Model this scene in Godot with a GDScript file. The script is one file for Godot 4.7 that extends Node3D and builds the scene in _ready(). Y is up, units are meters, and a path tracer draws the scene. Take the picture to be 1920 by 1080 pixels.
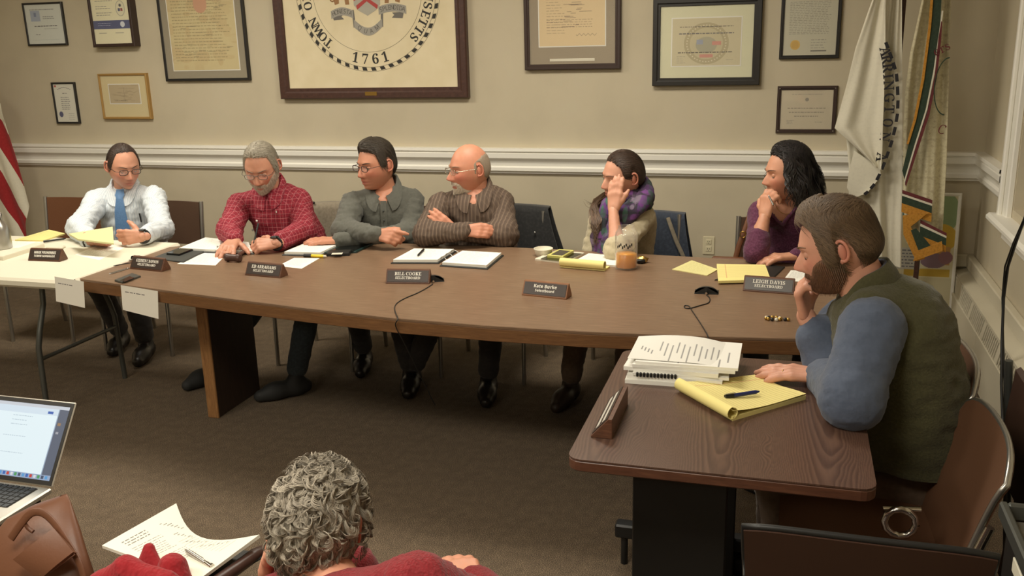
extends Node3D
# A town meeting room: a long boat-shaped table with the board behind it, a side desk with a speaker, flags, framed papers.

const WALL_Z := -5.72
const WALL_X := 1.047
const TOP := 0.74

var M := {}
var used := {}
var rng := RandomNumberGenerator.new()
var noise := FastNoiseLite.new()


# ---------------------------------------------------------------- mesh builder
class MB:
	var v := PackedVector3Array()
	var c := PackedColorArray()
	var t := PackedVector2Array()
	var ix := PackedInt32Array()
	var col := Color(1, 1, 1)

	func vert(p: Vector3, uv := Vector2.ZERO) -> int:
		v.append(p)
		c.append(col)
		t.append(uv)
		return v.size() - 1

	func tri(a: int, b: int, d: int) -> void:
		ix.append(a)
		ix.append(b)
		ix.append(d)

	func quad(a: int, b: int, d: int, e: int) -> void:
		tri(a, b, d)
		tri(a, d, e)

	# flat polygon (convex), turned so that it faces away from «inside»
	func face(pts: Array, inside: Vector3, uvs: Array = []) -> void:
		var n := Vector3.ZERO
		for i in range(1, pts.size() - 1):
			n += (pts[i] - pts[0]).cross(pts[i + 1] - pts[0])
		var mid := Vector3.ZERO
		for p in pts:
			mid += p
		mid /= pts.size()
		var first := v.size()
		for i in pts.size():
			vert(pts[i], uvs[i] if uvs.size() else Vector2.ZERO)
		var flip := n.dot(mid - inside) < 0
		for i in range(1, pts.size() - 1):
			if flip:
				tri(first, first + i + 1, first + i)
			else:
				tri(first, first + i, first + i + 1)

	# box with chamfered edges
	func box(at: Vector3, size: Vector3, b := 0.0, basis := Basis()) -> void:
		var h := size / 2
		b = minf(b, minf(h.x, minf(h.y, h.z)) * 0.9)
		var p := func(s: Vector3, axis: int) -> Vector3:
			var q := Vector3(s.x * h.x, s.y * h.y, s.z * h.z)
			for k in 3:
				if k != axis:
					q[k] -= s[k] * b
			return at + basis * q
		for a in 3:
			var e := (a + 1) % 3
			var f := (a + 2) % 3
			for s in [-1.0, 1.0]:
				var pts := []
				for k in [[-1.0, -1.0], [1.0, -1.0], [1.0, 1.0], [-1.0, 1.0]]:
					var g := Vector3.ZERO
					g[a] = s
					g[e] = k[0]
					g[f] = k[1]
					pts.append(p.call(g, a))
				face(pts, at, [Vector2(0, 0), Vector2(1, 0), Vector2(1, 1), Vector2(0, 1)])
				if b > 0.0:
					for s2 in [-1.0, 1.0]:
						var g0 := Vector3.ZERO
						g0[a] = s
						g0[e] = s2
						var g1 := g0
						g0[f] = -1.0
						g1[f] = 1.0
						face([p.call(g0, a), p.call(g1, a), p.call(g1, e), p.call(g0, e)], at)
		if b > 0.0:
			for sx in [-1.0, 1.0]:
				for sy in [-1.0, 1.0]:
					for sz in [-1.0, 1.0]:
						var g := Vector3(sx, sy, sz)
						face([p.call(g, 0), p.call(g, 1), p.call(g, 2)], at)

	# a bar with a rectangular section from a to b
	func bar(a: Vector3, b: Vector3, w: float, h: float, bevel := 0.0, up := Vector3.UP) -> void:
		var z := (b - a).normalized()
		if absf(z.dot(up)) > 0.98:
			up = Vector3.RIGHT
		var x := up.cross(z).normalized()
		var y := z.cross(x)
		box((a + b) / 2, Vector3(w, h, a.distance_to(b)), bevel, Basis(x, y, z))

	# round tube through points; radius may be an array
	func tube(pts: Array, r, sides := 8, caps := true, flat := 1.0, up := Vector3.UP) -> void:
		var n := pts.size()
		var first := v.size()
		var x := Vector3.ZERO
		for i in n:
			var d: Vector3 = (pts[mini(i + 1, n - 1)] - pts[maxi(i - 1, 0)]).normalized()
			if i == 0:
				x = up.cross(d)
				if x.length() < 0.05:
					x = Vector3.RIGHT.cross(d)
			x = (x - d * x.dot(d)).normalized()
			var y := d.cross(x)
			var rad: float = r[i] if r is Array else r
			for k in sides:
				var a := TAU * k / sides
				vert(pts[i] + (x * cos(a) + y * sin(a) * flat) * rad, Vector2(float(k) / sides, float(i) / maxf(n - 1, 1)))
		for i in n - 1:
			for k in sides:
				var a := first + i * sides + k
				var b := first + i * sides + (k + 1) % sides
				quad(a, b, b + sides, a + sides)
		if caps:
			for e in [0, n - 1]:
				var base: int = first + e * sides
				var mid := Vector3.ZERO
				for k in sides:
					mid += v[base + k]
				var ring := []
				for k in sides:
					ring.append(v[base + k])
				face(ring, pts[1 if e == 0 else n - 2])

	# turned shape: profile of Vector2(radius, height)
	func lathe(at: Vector3, prof: Array, sides := 20, basis := Basis()) -> void:
		var first := v.size()
		for i in prof.size():
			for k in sides:
				var a := TAU * k / sides
				vert(at + basis * Vector3(cos(a) * prof[i].x, prof[i].y, -sin(a) * prof[i].x), Vector2(float(k) / sides, float(i) / (prof.size() - 1)))
		for i in prof.size() - 1:
			for k in sides:
				var a := first + i * sides + k
				var b := first + i * sides + (k + 1) % sides
				quad(a, b, b + sides, a + sides)

	# outline in 2D (counter-clockwise), extruded along basis.z by depth, with a small chamfer
	func prism(at: Vector3, poly: PackedVector2Array, depth: float, basis := Basis(), bevel := 0.0) -> void:
		if Geometry2D.is_polygon_clockwise(poly):
			poly.reverse()
		var n := poly.size()
		var lo := poly
		var hi := poly
		if bevel > 0.0:
			var inner := Geometry2D.offset_polygon(poly, -bevel)
			if inner.size() and inner[0].size() == n:
				# line the inner outline up with the outer one
				var best := 0
				for i in n:
					if inner[0][i].distance_to(poly[0]) < inner[0][best].distance_to(poly[0]):
						best = i
				hi = PackedVector2Array()
				for i in n:
					hi.append(inner[0][(best + i) % n])
			else:
				bevel = 0.0
		var P := func(q: Vector2, z: float) -> Vector3:
			return at + basis * Vector3(q.x, q.y, z)
		var tris := Geometry2D.triangulate_polygon(hi)
		for side in 2:
			var f := v.size()
			for q in hi:
				vert(P.call(q, depth if side == 0 else 0.0), q)
			for i in range(0, tris.size(), 3):
				var w := (hi[tris[i + 1]] - hi[tris[i]]).cross(hi[tris[i + 2]] - hi[tris[i]])
				if (w > 0) == (side == 0):
					tri(f + tris[i], f + tris[i + 1], f + tris[i + 2])
				else:
					tri(f + tris[i], f + tris[i + 2], f + tris[i + 1])
		for i in n:
			var j := (i + 1) % n
			var a := vert(P.call(poly[i], bevel))
			var b := vert(P.call(poly[j], bevel))
			var d := vert(P.call(poly[j], depth - bevel))
			var e := vert(P.call(poly[i], depth - bevel))
			quad(a, b, d, e)
			if bevel > 0.0:
				quad(vert(v[e]), vert(v[d]), vert(P.call(hi[j], depth)), vert(P.call(hi[i], depth)))
				quad(vert(P.call(hi[i], 0)), vert(P.call(hi[j], 0)), vert(v[b]), vert(v[a]))

	# smooth grid of points given row by row
	func grid(rows: Array, closed := false) -> void:
		var first := v.size()
		var w: int = rows[0].size()
		for i in rows.size():
			for k in w:
				vert(rows[i][k], Vector2(float(k) / (w - 1), float(i) / (rows.size() - 1)))
		for i in rows.size() - 1:
			for k in (w if closed else w - 1):
				var a := first + i * w + k
				var b := first + i * w + (k + 1) % w
				quad(a, b, b + w, a + w)

	# a sheet with thickness: front and back grids and a rim
	func sheet(rows: Array, thick: float) -> void:
		var h := rows.size()
		var w: int = rows[0].size()
		var back := []
		for i in h:
			var r := []
			for k in w:
				var du: Vector3 = rows[i][mini(k + 1, w - 1)] - rows[i][maxi(k - 1, 0)]
				var dv: Vector3 = rows[mini(i + 1, h - 1)][k] - rows[maxi(i - 1, 0)][k]
				r.append(rows[i][k] - du.cross(dv).normalized() * thick)
			back.append(r)
		grid(rows)
		grid(back)
		# turn the back round
		var per := (h - 1) * (w - 1) * 6
		for i in range(ix.size() - per, ix.size(), 3):
			var s := ix[i + 1]
			ix[i + 1] = ix[i + 2]
			ix[i + 2] = s
		var rim := []
		for k in w: rim.append([rows[0][k], back[0][k]])
		for i in range(1, h): rim.append([rows[i][w - 1], back[i][w - 1]])
		for k in range(w - 2, -1, -1): rim.append([rows[h - 1][k], back[h - 1][k]])
		for i in range(h - 2, -1, -1): rim.append([rows[i][0], back[i][0]])
		for i in rim.size() - 1:
			var a := vert(rim[i][0])
			var b := vert(rim[i][1])
			var d := vert(rim[i + 1][1])
			var e := vert(rim[i + 1][0])
			quad(a, b, d, e)

	func ball(at: Vector3, r: Vector3, rows := 10, cols := 14, basis := Basis()) -> void:
		var first := v.size()
		for i in rows + 1:
			var p := PI * i / rows
			for k in cols:
				var a := TAU * k / cols
				vert(at + basis * Vector3(sin(p) * cos(a) * r.x, cos(p) * r.y, -sin(p) * sin(a) * r.z))
		for i in rows:
			for k in cols:
				var a := first + i * cols + k
				var b := first + i * cols + (k + 1) % cols
				quad(a, a + cols, b + cols, b)

	func add_mesh(m: Mesh, xf: Transform3D) -> void:
		for s in m.get_surface_count():
			var arr := m.surface_get_arrays(s)
			var vs: PackedVector3Array = arr[Mesh.ARRAY_VERTEX]
			var f := v.size()
			for p in vs:
				vert(xf * p)
			var id: PackedInt32Array = arr[Mesh.ARRAY_INDEX]
			for i in range(0, id.size(), 3):
				tri(f + id[i], f + id[i + 2], f + id[i + 1])

	func add(o: MB) -> void:
		var f := v.size()
		v.append_array(o.v)
		c.append_array(o.c)
		t.append_array(o.t)
		for i in o.ix:
			ix.append(f + i)

	func normals() -> PackedVector3Array:
		var n := PackedVector3Array()
		n.resize(v.size())
		for i in range(0, ix.size(), 3):
			var a := ix[i]
			var b := ix[i + 1]
			var d := ix[i + 2]
			var w := (v[b] - v[a]).cross(v[d] - v[a])
			n[a] += w
			n[b] += w
			n[d] += w
		for i in n.size():
			n[i] = n[i].normalized() if n[i].length_squared() > 1e-20 else Vector3.UP
		return n

	func mesh(shift := Vector3.ZERO) -> ArrayMesh:
		var n := normals()
		var arr := []
		arr.resize(Mesh.ARRAY_MAX)
		var vv := v.duplicate()
		if shift != Vector3.ZERO:
			for i in vv.size():
				vv[i] -= shift
		var out := PackedInt32Array()
		out.resize(ix.size())
		for i in range(0, ix.size(), 3):
			out[i] = ix[i]
			out[i + 1] = ix[i + 2]
			out[i + 2] = ix[i + 1]
		arr[Mesh.ARRAY_VERTEX] = vv
		arr[Mesh.ARRAY_NORMAL] = n
		arr[Mesh.ARRAY_COLOR] = c
		arr[Mesh.ARRAY_TEX_UV] = t
		arr[Mesh.ARRAY_INDEX] = out
		var m := ArrayMesh.new()
		m.add_surface_from_arrays(Mesh.PRIMITIVE_TRIANGLES, arr)
		return m


# ---------------------------------------------------------------- naming and placing
func numbered(called: String) -> String:
	var n: int = used.get(called, 0)
	used[called] = n + 1
	return called if n == 0 else "%s_%03d" % [called, n]


func tag(o: Node, label: String, category: String, group := "") -> Node:
	o.set_meta("label", label)
	o.set_meta("category", category)
	if group:
		o.set_meta("group", group)
	return o


func thing(called: String, label: String, category: String, at := Vector3.ZERO, turn := 0.0, group := "") -> Node3D:
	var o := Node3D.new()
	o.name = numbered(called)
	add_child(o)
	o.position = at
	o.rotation.y = turn
	tag(o, label, category, group)
	return o


# one named mesh; vertices are given in world space when world is true, else in the parent's space
func obj(called: String, mb: MB, m: Material, parent: Node = self, world := false) -> MeshInstance3D:
	var o := MeshInstance3D.new()
	o.name = numbered(called) if parent == self else called
	o.mesh = mb.mesh()
	o.material_override = m
	parent.add_child(o, true)
	if world and parent != self:
		o.transform = root_transform(parent).affine_inverse()
	return o


func root_transform(n: Node) -> Transform3D:
	var t := Transform3D()
	while n != self and n != null:
		t = n.transform * t
		n = n.get_parent()
	return t


func single(called: String, mb: MB, m: Material, label: String, category: String, group := "") -> MeshInstance3D:
	var o := obj(called, mb, m)
	# put the node's origin at the thing's base
	var bb: AABB = o.mesh.get_aabb()
	var base := bb.position + Vector3(bb.size.x / 2, 0, bb.size.z / 2)
	o.mesh = mb.mesh(base)
	o.position = base
	tag(o, label, category, group)
	return o


func struct(called: String, mb: MB, m: Material) -> MeshInstance3D:
	var o := obj(called, mb, m)
	o.set_meta("kind", "structure")
	return o


func stuff(o: Node) -> void:
	o.set_meta("kind", "stuff")


# ---------------------------------------------------------------- materials
func mat(called: String, color: Color, rough := 0.6, metal := 0.0) -> StandardMaterial3D:
	var m := StandardMaterial3D.new()
	m.resource_name = called
	m.albedo_color = color
	m.roughness = rough
	m.metallic = metal
	M[called] = m
	return m


func rgb8(r: int, g: int, b: int) -> Color:
	return Color(r / 255.0, g / 255.0, b / 255.0)


func noise_tex(freq: float, w := 256, h := 256, ramp: Array = [], kind := FastNoiseLite.TYPE_SIMPLEX_SMOOTH, oct := 4, sd := 1) -> NoiseTexture2D:
	var n := FastNoiseLite.new()
	n.noise_type = kind
	n.frequency = freq
	n.fractal_octaves = oct
	n.seed = sd
	var t := NoiseTexture2D.new()
	t.width = w
	t.height = h
	t.seamless = true
	t.noise = n
	if ramp.size():
		var g := Gradient.new()
		var offs := PackedFloat32Array()
		var cols := PackedColorArray()
		for r in ramp:
			offs.append(r[0])
			cols.append(r[1])
		g.offsets = offs
		g.colors = cols
		t.color_ramp = g
	return t


func triplanar(m: StandardMaterial3D, scale: Vector3, world := false) -> void:
	m.uv1_triplanar = true
	m.uv1_world_triplanar = world
	m.uv1_scale = scale


# cloth: base colour with weave grain; relief of folds comes from the mesh
func cloth(called: String, color: Color, fine := 60.0, contrast := 0.12, rough := 0.9, bump := 0.05) -> StandardMaterial3D:
	var m := mat(called, Color(1, 1, 1), rough)
	var d := color.darkened(contrast)
	var l := color.lightened(contrast * 0.6)
	m.albedo_texture = noise_tex(0.09, 128, 128, [[0.0, d], [0.5, color], [1.0, l]], FastNoiseLite.TYPE_SIMPLEX_SMOOTH, 3, called.hash() % 1000)
	m.heightmap_enabled = true
	m.heightmap_texture = noise_tex(0.2, 128, 128, [], FastNoiseLite.TYPE_CELLULAR, 1, 3)
	m.heightmap_scale = bump
	triplanar(m, Vector3.ONE * fine / 10.0)
	m.rim_enabled = true
	m.rim = 0.25
	m.rim_tint = 0.7
	return m


func pattern(called: String, im: Image, scale: float, rough := 0.9) -> StandardMaterial3D:
	var m := mat(called, Color(1, 1, 1), rough)
	m.albedo_texture = ImageTexture.create_from_image(im)
	triplanar(m, Vector3.ONE * scale)
	return m


func canvas(w: int, h: int, c: Color) -> Image:
	var im := Image.create(w, h, false, Image.FORMAT_RGB8)
	im.fill(c)
	return im


# printed lines of small type: rows of dashes of word length
func type_lines(im: Image, x: int, y: int, w: int, rows: int, gap: int, ink: Color, th := 2, ragged := 0.25) -> void:
	for r in rows:
		var e := x + int(w * (1.0 - ragged * rng.randf()))
		var p := x
		while p < e:
			var l := rng.randi_range(4, 14)
			l = mini(l, e - p)
			im.fill_rect(Rect2i(p, y + r * gap, l, th), ink)
			p += l + 3


func _ready() -> void:
	rng.seed = 7
	noise.seed = 5
	noise.frequency = 1.0
	noise.fractal_octaves = 3
	# --- camera
	var cam := Camera3D.new()
	cam.name = "camera"
	cam.position = Vector3(0, 1.7525, 0)
	cam.rotation = Vector3(-0.2654, 0.2933, -0.0262)
	cam.fov = 34.505
	cam.near = 0.05
	cam.current = true
	add_child(cam)
	# --- environment: a closed room, so the sky outside gives nothing
	var env := Environment.new()
	env.background_mode = Environment.BG_COLOR
	env.background_color = Color(0.02, 0.02, 0.03)
	env.tonemap_mode = Environment.TONE_MAPPER_LINEAR
	env.tonemap_exposure = 1.0
	env.sdfgi_enabled = true
	env.ssao_enabled = true
	env.ssil_enabled = true
	var we := WorldEnvironment.new()
	we.name = "environment"
	we.environment = env
	add_child(we)
	make_materials()
	# --- ceiling lights
	for p in [Vector2(-3.6, -3.9), Vector2(-1.1, -3.9), Vector2(-3.5, -0.9), Vector2(-1.1, -0.9), Vector2(-2.3, 1.6)]:
		ceiling_light(p.x, p.y)
	room()
	heater_and_window()
	wall_frames()
	flags()
	tables()
	chairs()
	table_things()
	desk_things()
	foreground_things()
	people()


func ceiling_light(x: float, z: float) -> void:
	var t := thing("ceiling_light", "fluorescent troffer set flush into the ceiling", "ceiling light", Vector3(x, 2.78, z), 0.0, "fluorescent ceiling troffers")
	var f := MB.new()
	for s in [-1.0, 1.0]:
		f.box(Vector3(0, -0.012, s * 0.32), Vector3(1.28, 0.024, 0.04), 0.004)
		f.box(Vector3(s * 0.62, -0.012, 0), Vector3(0.04, 0.024, 0.6), 0.004)
	obj("frame", f, M.trim, t)
	var d := MB.new()
	d.box(Vector3(0, -0.004, 0), Vector3(1.2, 0.006, 0.6))
	obj("diffuser", d, M.tube_glow, t)
	var l := AreaLight3D.new()
	l.name = "light"
	l.area_size = Vector2(1.2, 0.6)
	l.area_normalize_energy = true
	l.light_energy = LIGHT
	l.light_color = Color(1.0, 0.968, 0.9)
	l.shadow_enabled = true
	l.rotation.x = -PI / 2
	l.position = Vector3(0, -0.03, 0)
	t.add_child(l)


const LIGHT := 4.3


func make_materials() -> void:
	var m := mat("wall_paint", Color(1, 1, 1), 0.85)
	var wp := rgb8(199, 188, 163)
	m.albedo_texture = noise_tex(0.012, 256, 256, [[0.0, wp.darkened(0.03)], [0.5, wp], [1.0, wp.lightened(0.03)]])
	triplanar(m, Vector3.ONE * 0.6)
	m.heightmap_enabled = true
	m.heightmap_texture = noise_tex(0.15, 128, 128)
	m.heightmap_scale = 0.02
	mat("trim", rgb8(243, 240, 230), 0.4)
	m = mat("ceiling_paint", rgb8(225, 221, 210), 0.9)
	m = mat("carpet", Color(1, 1, 1), 0.98)
	m.albedo_texture = noise_tex(0.16, 512, 512, [[0.22, rgb8(52, 43, 34)], [0.42, rgb8(92, 78, 62)], [0.58, rgb8(116, 99, 79)], [0.8, rgb8(172, 150, 121)]], FastNoiseLite.TYPE_SIMPLEX_SMOOTH, 5)
	m.heightmap_enabled = true
	m.heightmap_texture = noise_tex(0.25, 256, 256, [], FastNoiseLite.TYPE_CELLULAR, 2)
	m.heightmap_scale = 0.12
	triplanar(m, Vector3.ONE * 3.2)
	m.detail_enabled = true
	m.detail_blend_mode = BaseMaterial3D.BLEND_MODE_MUL
	m.detail_uv_layer = BaseMaterial3D.DETAIL_UV_1
	m.detail_albedo = noise_tex(0.02, 256, 256, [[0.0, Color(0.86, 0.86, 0.86)], [1.0, Color(1, 1, 1)]])
	# oak laminate, grain along x
	wood("oak_top", rgb8(128, 102, 80), rgb8(105, 81, 62), rgb8(143, 117, 93), 0.36, Vector3(1.2, 14, 14))
	wood("oak_edge", rgb8(118, 82, 50), rgb8(90, 60, 35), rgb8(134, 96, 60), 0.45, Vector3(1.2, 14, 14))
	wood("oak_upright", rgb8(150, 108, 66), rgb8(112, 76, 44), rgb8(165, 122, 78), 0.5, Vector3(14, 1.4, 14))
	wood("dark_panel", rgb8(58, 43, 33), rgb8(44, 32, 25), rgb8(66, 50, 38), 0.5, Vector3(10, 1.0, 10))
	m = mat("walnut_top", Color(1, 1, 1), 0.32)
	m.albedo_texture = ImageTexture.create_from_image(cathedral(rgb8(108, 82, 68), rgb8(74, 53, 44)))
	m = wood("walnut_edge", rgb8(96, 62, 46), rgb8(74, 46, 34), rgb8(112, 74, 54), 0.4, Vector3(1.5, 12, 12))
	m = wood("walnut_block", rgb8(98, 64, 46), rgb8(70, 44, 31), rgb8(116, 78, 56), 0.42, Vector3(3, 20, 20))
	mat("black_laminate", rgb8(26, 24, 22), 0.5)
	mat("black_plastic", rgb8(24, 24, 24), 0.45)
	mat("black_leatherette", rgb8(30, 32, 31), 0.5)
	mat("grey_folder", rgb8(62, 64, 62), 0.55)
	mat("screen_glass", rgb8(18, 20, 20), 0.08)
	m = mat("white_plastic", rgb8(222, 216, 196), 0.55)
	m.heightmap_enabled = true
	m.heightmap_texture = noise_tex(0.2, 128, 128)
	m.heightmap_scale = 0.02
	triplanar(m, Vector3.ONE * 4)
	mat("ivory_plastic", rgb8(222, 212, 180), 0.4)
	mat("keyboard_and_slot_dark", rgb8(30, 27, 24), 0.8)  # laptop keyboard base; also paints the shade inside the outlet slots
	mat("chrome", rgb8(200, 196, 188), 0.18, 1.0)
	mat("grey_steel", rgb8(92, 94, 90), 0.4, 0.6)
	mat("satin_steel", rgb8(180, 178, 172), 0.3, 0.9)
	mat("brass", rgb8(186, 150, 80), 0.3, 0.9)
	mat("gold_frame", rgb8(176, 140, 82), 0.45, 0.25)
	mat("frame_black", rgb8(36, 34, 32), 0.4)
	mat("frame_brown", rgb8(58, 42, 36), 0.45)
	wood("frame_mahogany", rgb8(76, 50, 42), rgb8(60, 38, 32), rgb8(86, 58, 48), 0.4, Vector3(6, 6, 6))
	mat("heater_paint", rgb8(206, 198, 176), 0.5)
	m = mat("vinyl_brown", rgb8(82, 60, 46), 0.5)
	m.heightmap_enabled = true
	m.heightmap_texture = noise_tex(0.12, 128, 128, [], FastNoiseLite.TYPE_CELLULAR, 2)
	m.heightmap_scale = 0.04
	triplanar(m, Vector3.ONE * 9)
	m = mat("vinyl_rust", rgb8(104, 66, 42), 0.45)
	m.heightmap_enabled = true
	m.heightmap_texture = M.vinyl_brown.heightmap_texture
	m.heightmap_scale = 0.04
	triplanar(m, Vector3.ONE * 9)
	m = mat("chair_plastic_brown", rgb8(98, 68, 49), 0.45)
	m.heightmap_enabled = true
	m.heightmap_texture = M.vinyl_brown.heightmap_texture
	m.heightmap_scale = 0.02
	triplanar(m, Vector3.ONE * 12)
	mat("vinyl_dark_shaded", rgb8(66, 44, 34), 0.5)  # dark brown vinyl; on the near desk chair shade is put into the colour
	mat("paper", rgb8(232, 230, 222), 0.8)
	mat("yellow_paper", rgb8(238, 224, 146), 0.8)
	mat("white_print", rgb8(238, 234, 222), 0.6)
	mat("plate_face", rgb8(62, 52, 47), 0.35)
	mat("plate_face_grey", rgb8(84, 80, 78), 0.35)
	m = mat("tube_glow", rgb8(250, 248, 236), 0.5)
	m.emission_enabled = true
	m.emission = Color(1.0, 0.968, 0.9)
	m.emission_energy_multiplier = 2.0
	m = mat("clear_glass", Color(1, 1, 1, 0.06), 0.02)
	m.transparency = BaseMaterial3D.TRANSPARENCY_ALPHA
	m = mat("picture_glass", Color(1, 1, 1, 0.03), 0.05)
	m.transparency = BaseMaterial3D.TRANSPARENCY_ALPHA


func wood(called: String, base: Color, dark: Color, light: Color, rough: float, scale: Vector3) -> StandardMaterial3D:
	var m := mat(called, Color(1, 1, 1), rough)
	m.albedo_texture = noise_tex(0.03, 512, 512, [[0.0, dark], [0.42, base], [0.55, base.lerp(dark, 0.35)], [0.62, base], [1.0, light]], FastNoiseLite.TYPE_SIMPLEX_SMOOTH, 5, called.hash() % 97)
	triplanar(m, scale * 0.35)
	return m


# flat-sawn veneer with nested arches
func cathedral(light: Color, dark: Color) -> Image:
	var w := 384
	var h := 448
	var im := Image.create(w, h, false, Image.FORMAT_RGB8)
	for y in h:
		for x in w:
			var u := float(x) / w
			var v := float(y) / h
			var leaf := fposmod(u * 2.6 + 0.25, 1.0) - 0.5
			var wob := noise.get_noise_2d(u * 4.0, v * 2.0) * 0.12
			var r := absf(leaf + wob * 0.6)
			var f := r * r * 34.0 + v * 2.6 * (1.0 + 0.25 * sin(u * 7.0)) + wob * 4.0
			var ring := fposmod(f * 2.6, 1.0)
			ring = smoothstep(0.0, 0.75, ring) * (1.0 - smoothstep(0.82, 1.0, ring))
			var fine := noise.get_noise_2d(u * 160.0, v * 9.0) * 0.5 + 0.5
			im.set_pixel(x, y, light.lerp(dark, clampf(ring * 0.65 + fine * 0.35, 0, 1)))
	return im


# ---------------------------------------------------------------- the room shell
func room() -> void:
	var x0 := -6.4
	var x1 := WALL_X
	var z0 := WALL_Z
	var z1 := 2.9
	var hh := 2.78
	var b := MB.new()
	b.box(Vector3((x0 + x1) / 2, -0.05, (z0 + z1) / 2), Vector3(x1 - x0 + 0.4, 0.1, z1 - z0 + 0.4))
	struct("floor", b, M.carpet)
	b = MB.new()
	b.box(Vector3((x0 + x1) / 2, hh + 0.05, (z0 + z1) / 2), Vector3(x1 - x0 + 0.4, 0.1, z1 - z0 + 0.4))
	struct("ceiling", b, M.ceiling_paint)
	b = MB.new()
	b.box(Vector3((x0 + x1) / 2, hh / 2, z0 - 0.1), Vector3(x1 - x0 + 0.4, hh, 0.2))
	struct("wall_back", b, M.wall_paint)
	b = MB.new()
	b.box(Vector3(x0 - 0.1, hh / 2, (z0 + z1) / 2), Vector3(0.2, hh, z1 - z0))
	struct("wall_left", b, M.wall_paint)
	b = MB.new()
	b.box(Vector3((x0 + x1) / 2, hh / 2, z1 + 0.1), Vector3(x1 - x0 + 0.4, hh, 0.2))
	struct("wall_front", b, M.wall_paint)
	# right wall with its window opening (z -4.89 to -3.59, y 0.886 to 2.366)
	b = MB.new()
	b.box(Vector3(x1 + 0.1, hh / 2, (z0 - 4.89) / 2), Vector3(0.2, hh, -4.89 - z0))
	b.box(Vector3(x1 + 0.1, hh / 2, (z1 - 3.59) / 2), Vector3(0.2, hh, z1 + 3.59))
	b.box(Vector3(x1 + 0.1, 0.443, -4.24), Vector3(0.2, 0.886, 1.3))
	b.box(Vector3(x1 + 0.1, (hh + 2.366) / 2, -4.24), Vector3(0.2, hh - 2.366, 1.3))
	struct("wall_right", b, M.wall_paint)
	# moulded chair rail: section (out from the wall, height)
	var sec := [Vector2(0.0000, 1.0622), Vector2(0.0561, 1.0622), Vector2(0.0583, 1.0442), Vector2(0.0460, 1.0408), Vector2(0.0460, 1.0341), Vector2(0.0538, 1.0296), Vector2(0.0527, 1.0005), Vector2(0.0449, 0.9937), Vector2(0.0314, 0.9825), Vector2(0.0236, 0.9646), Vector2(0.0202, 0.9466), Vector2(0.0247, 0.9433), Vector2(0.0336, 0.9377), Vector2(0.0336, 0.9175), Vector2(0.0202, 0.9085), Vector2(0.0179, 0.8995), Vector2(0.0000, 0.8973)]
	var r := MB.new()
	for i in sec.size() - 1:
		var p: Vector2 = sec[i]
		var q: Vector2 = sec[i + 1]
		r.face([Vector3(x0, p.y, z0 + p.x), Vector3(x1 - p.x, p.y, z0 + p.x), Vector3(x1 - q.x, q.y, z0 + q.x), Vector3(x0, q.y, z0 + q.x)], Vector3(-2, 0.98, z0 - 0.05))
	struct("trim_1", r, M.trim)
	r = MB.new()
	for i in sec.size() - 1:
		var p: Vector2 = sec[i]
		var q: Vector2 = sec[i + 1]
		r.face([Vector3(x1 - p.x, p.y, z0 + p.x), Vector3(x1 - p.x, p.y, -5.0), Vector3(x1 - q.x, q.y, -5.0), Vector3(x1 - q.x, q.y, z0 + q.x)], Vector3(x1 + 0.05, 0.98, -5.3))
	struct("trim_2", r, M.trim)
	var bb := MB.new()
	bb.box(Vector3((x0 + x1) / 2, 0.07, z0 + 0.01), Vector3(x1 - x0, 0.14, 0.02), 0.004)
	struct("baseboard_back", bb, M.trim)
	# duplex outlet
	var o := thing("wall_outlet", "ivory duplex power outlet on the lower wall", "outlet", Vector3(-0.4475, 0.4135, WALL_Z))
	var p := MB.new()
	p.box(Vector3(0, 0.056, 0.003), Vector3(0.07, 0.114, 0.006), 0.002)
	obj("cover_plate", p, M.ivory_plastic, o)
	for k in 2:
		var s := MB.new()
		s.box(Vector3(0, 0.034 + k * 0.046, 0.007), Vector3(0.034, 0.03, 0.004), 0.002)
		var so := obj("socket", s, M.ivory_plastic, o)
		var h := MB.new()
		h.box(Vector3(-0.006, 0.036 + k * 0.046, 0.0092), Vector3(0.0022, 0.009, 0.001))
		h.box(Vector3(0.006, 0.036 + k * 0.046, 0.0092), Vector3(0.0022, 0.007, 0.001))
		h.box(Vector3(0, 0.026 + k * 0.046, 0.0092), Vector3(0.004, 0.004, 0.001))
		obj("slots", h, M.keyboard_and_slot_dark, so)  # dark boxes on the face stand in for the shade inside the holes


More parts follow.
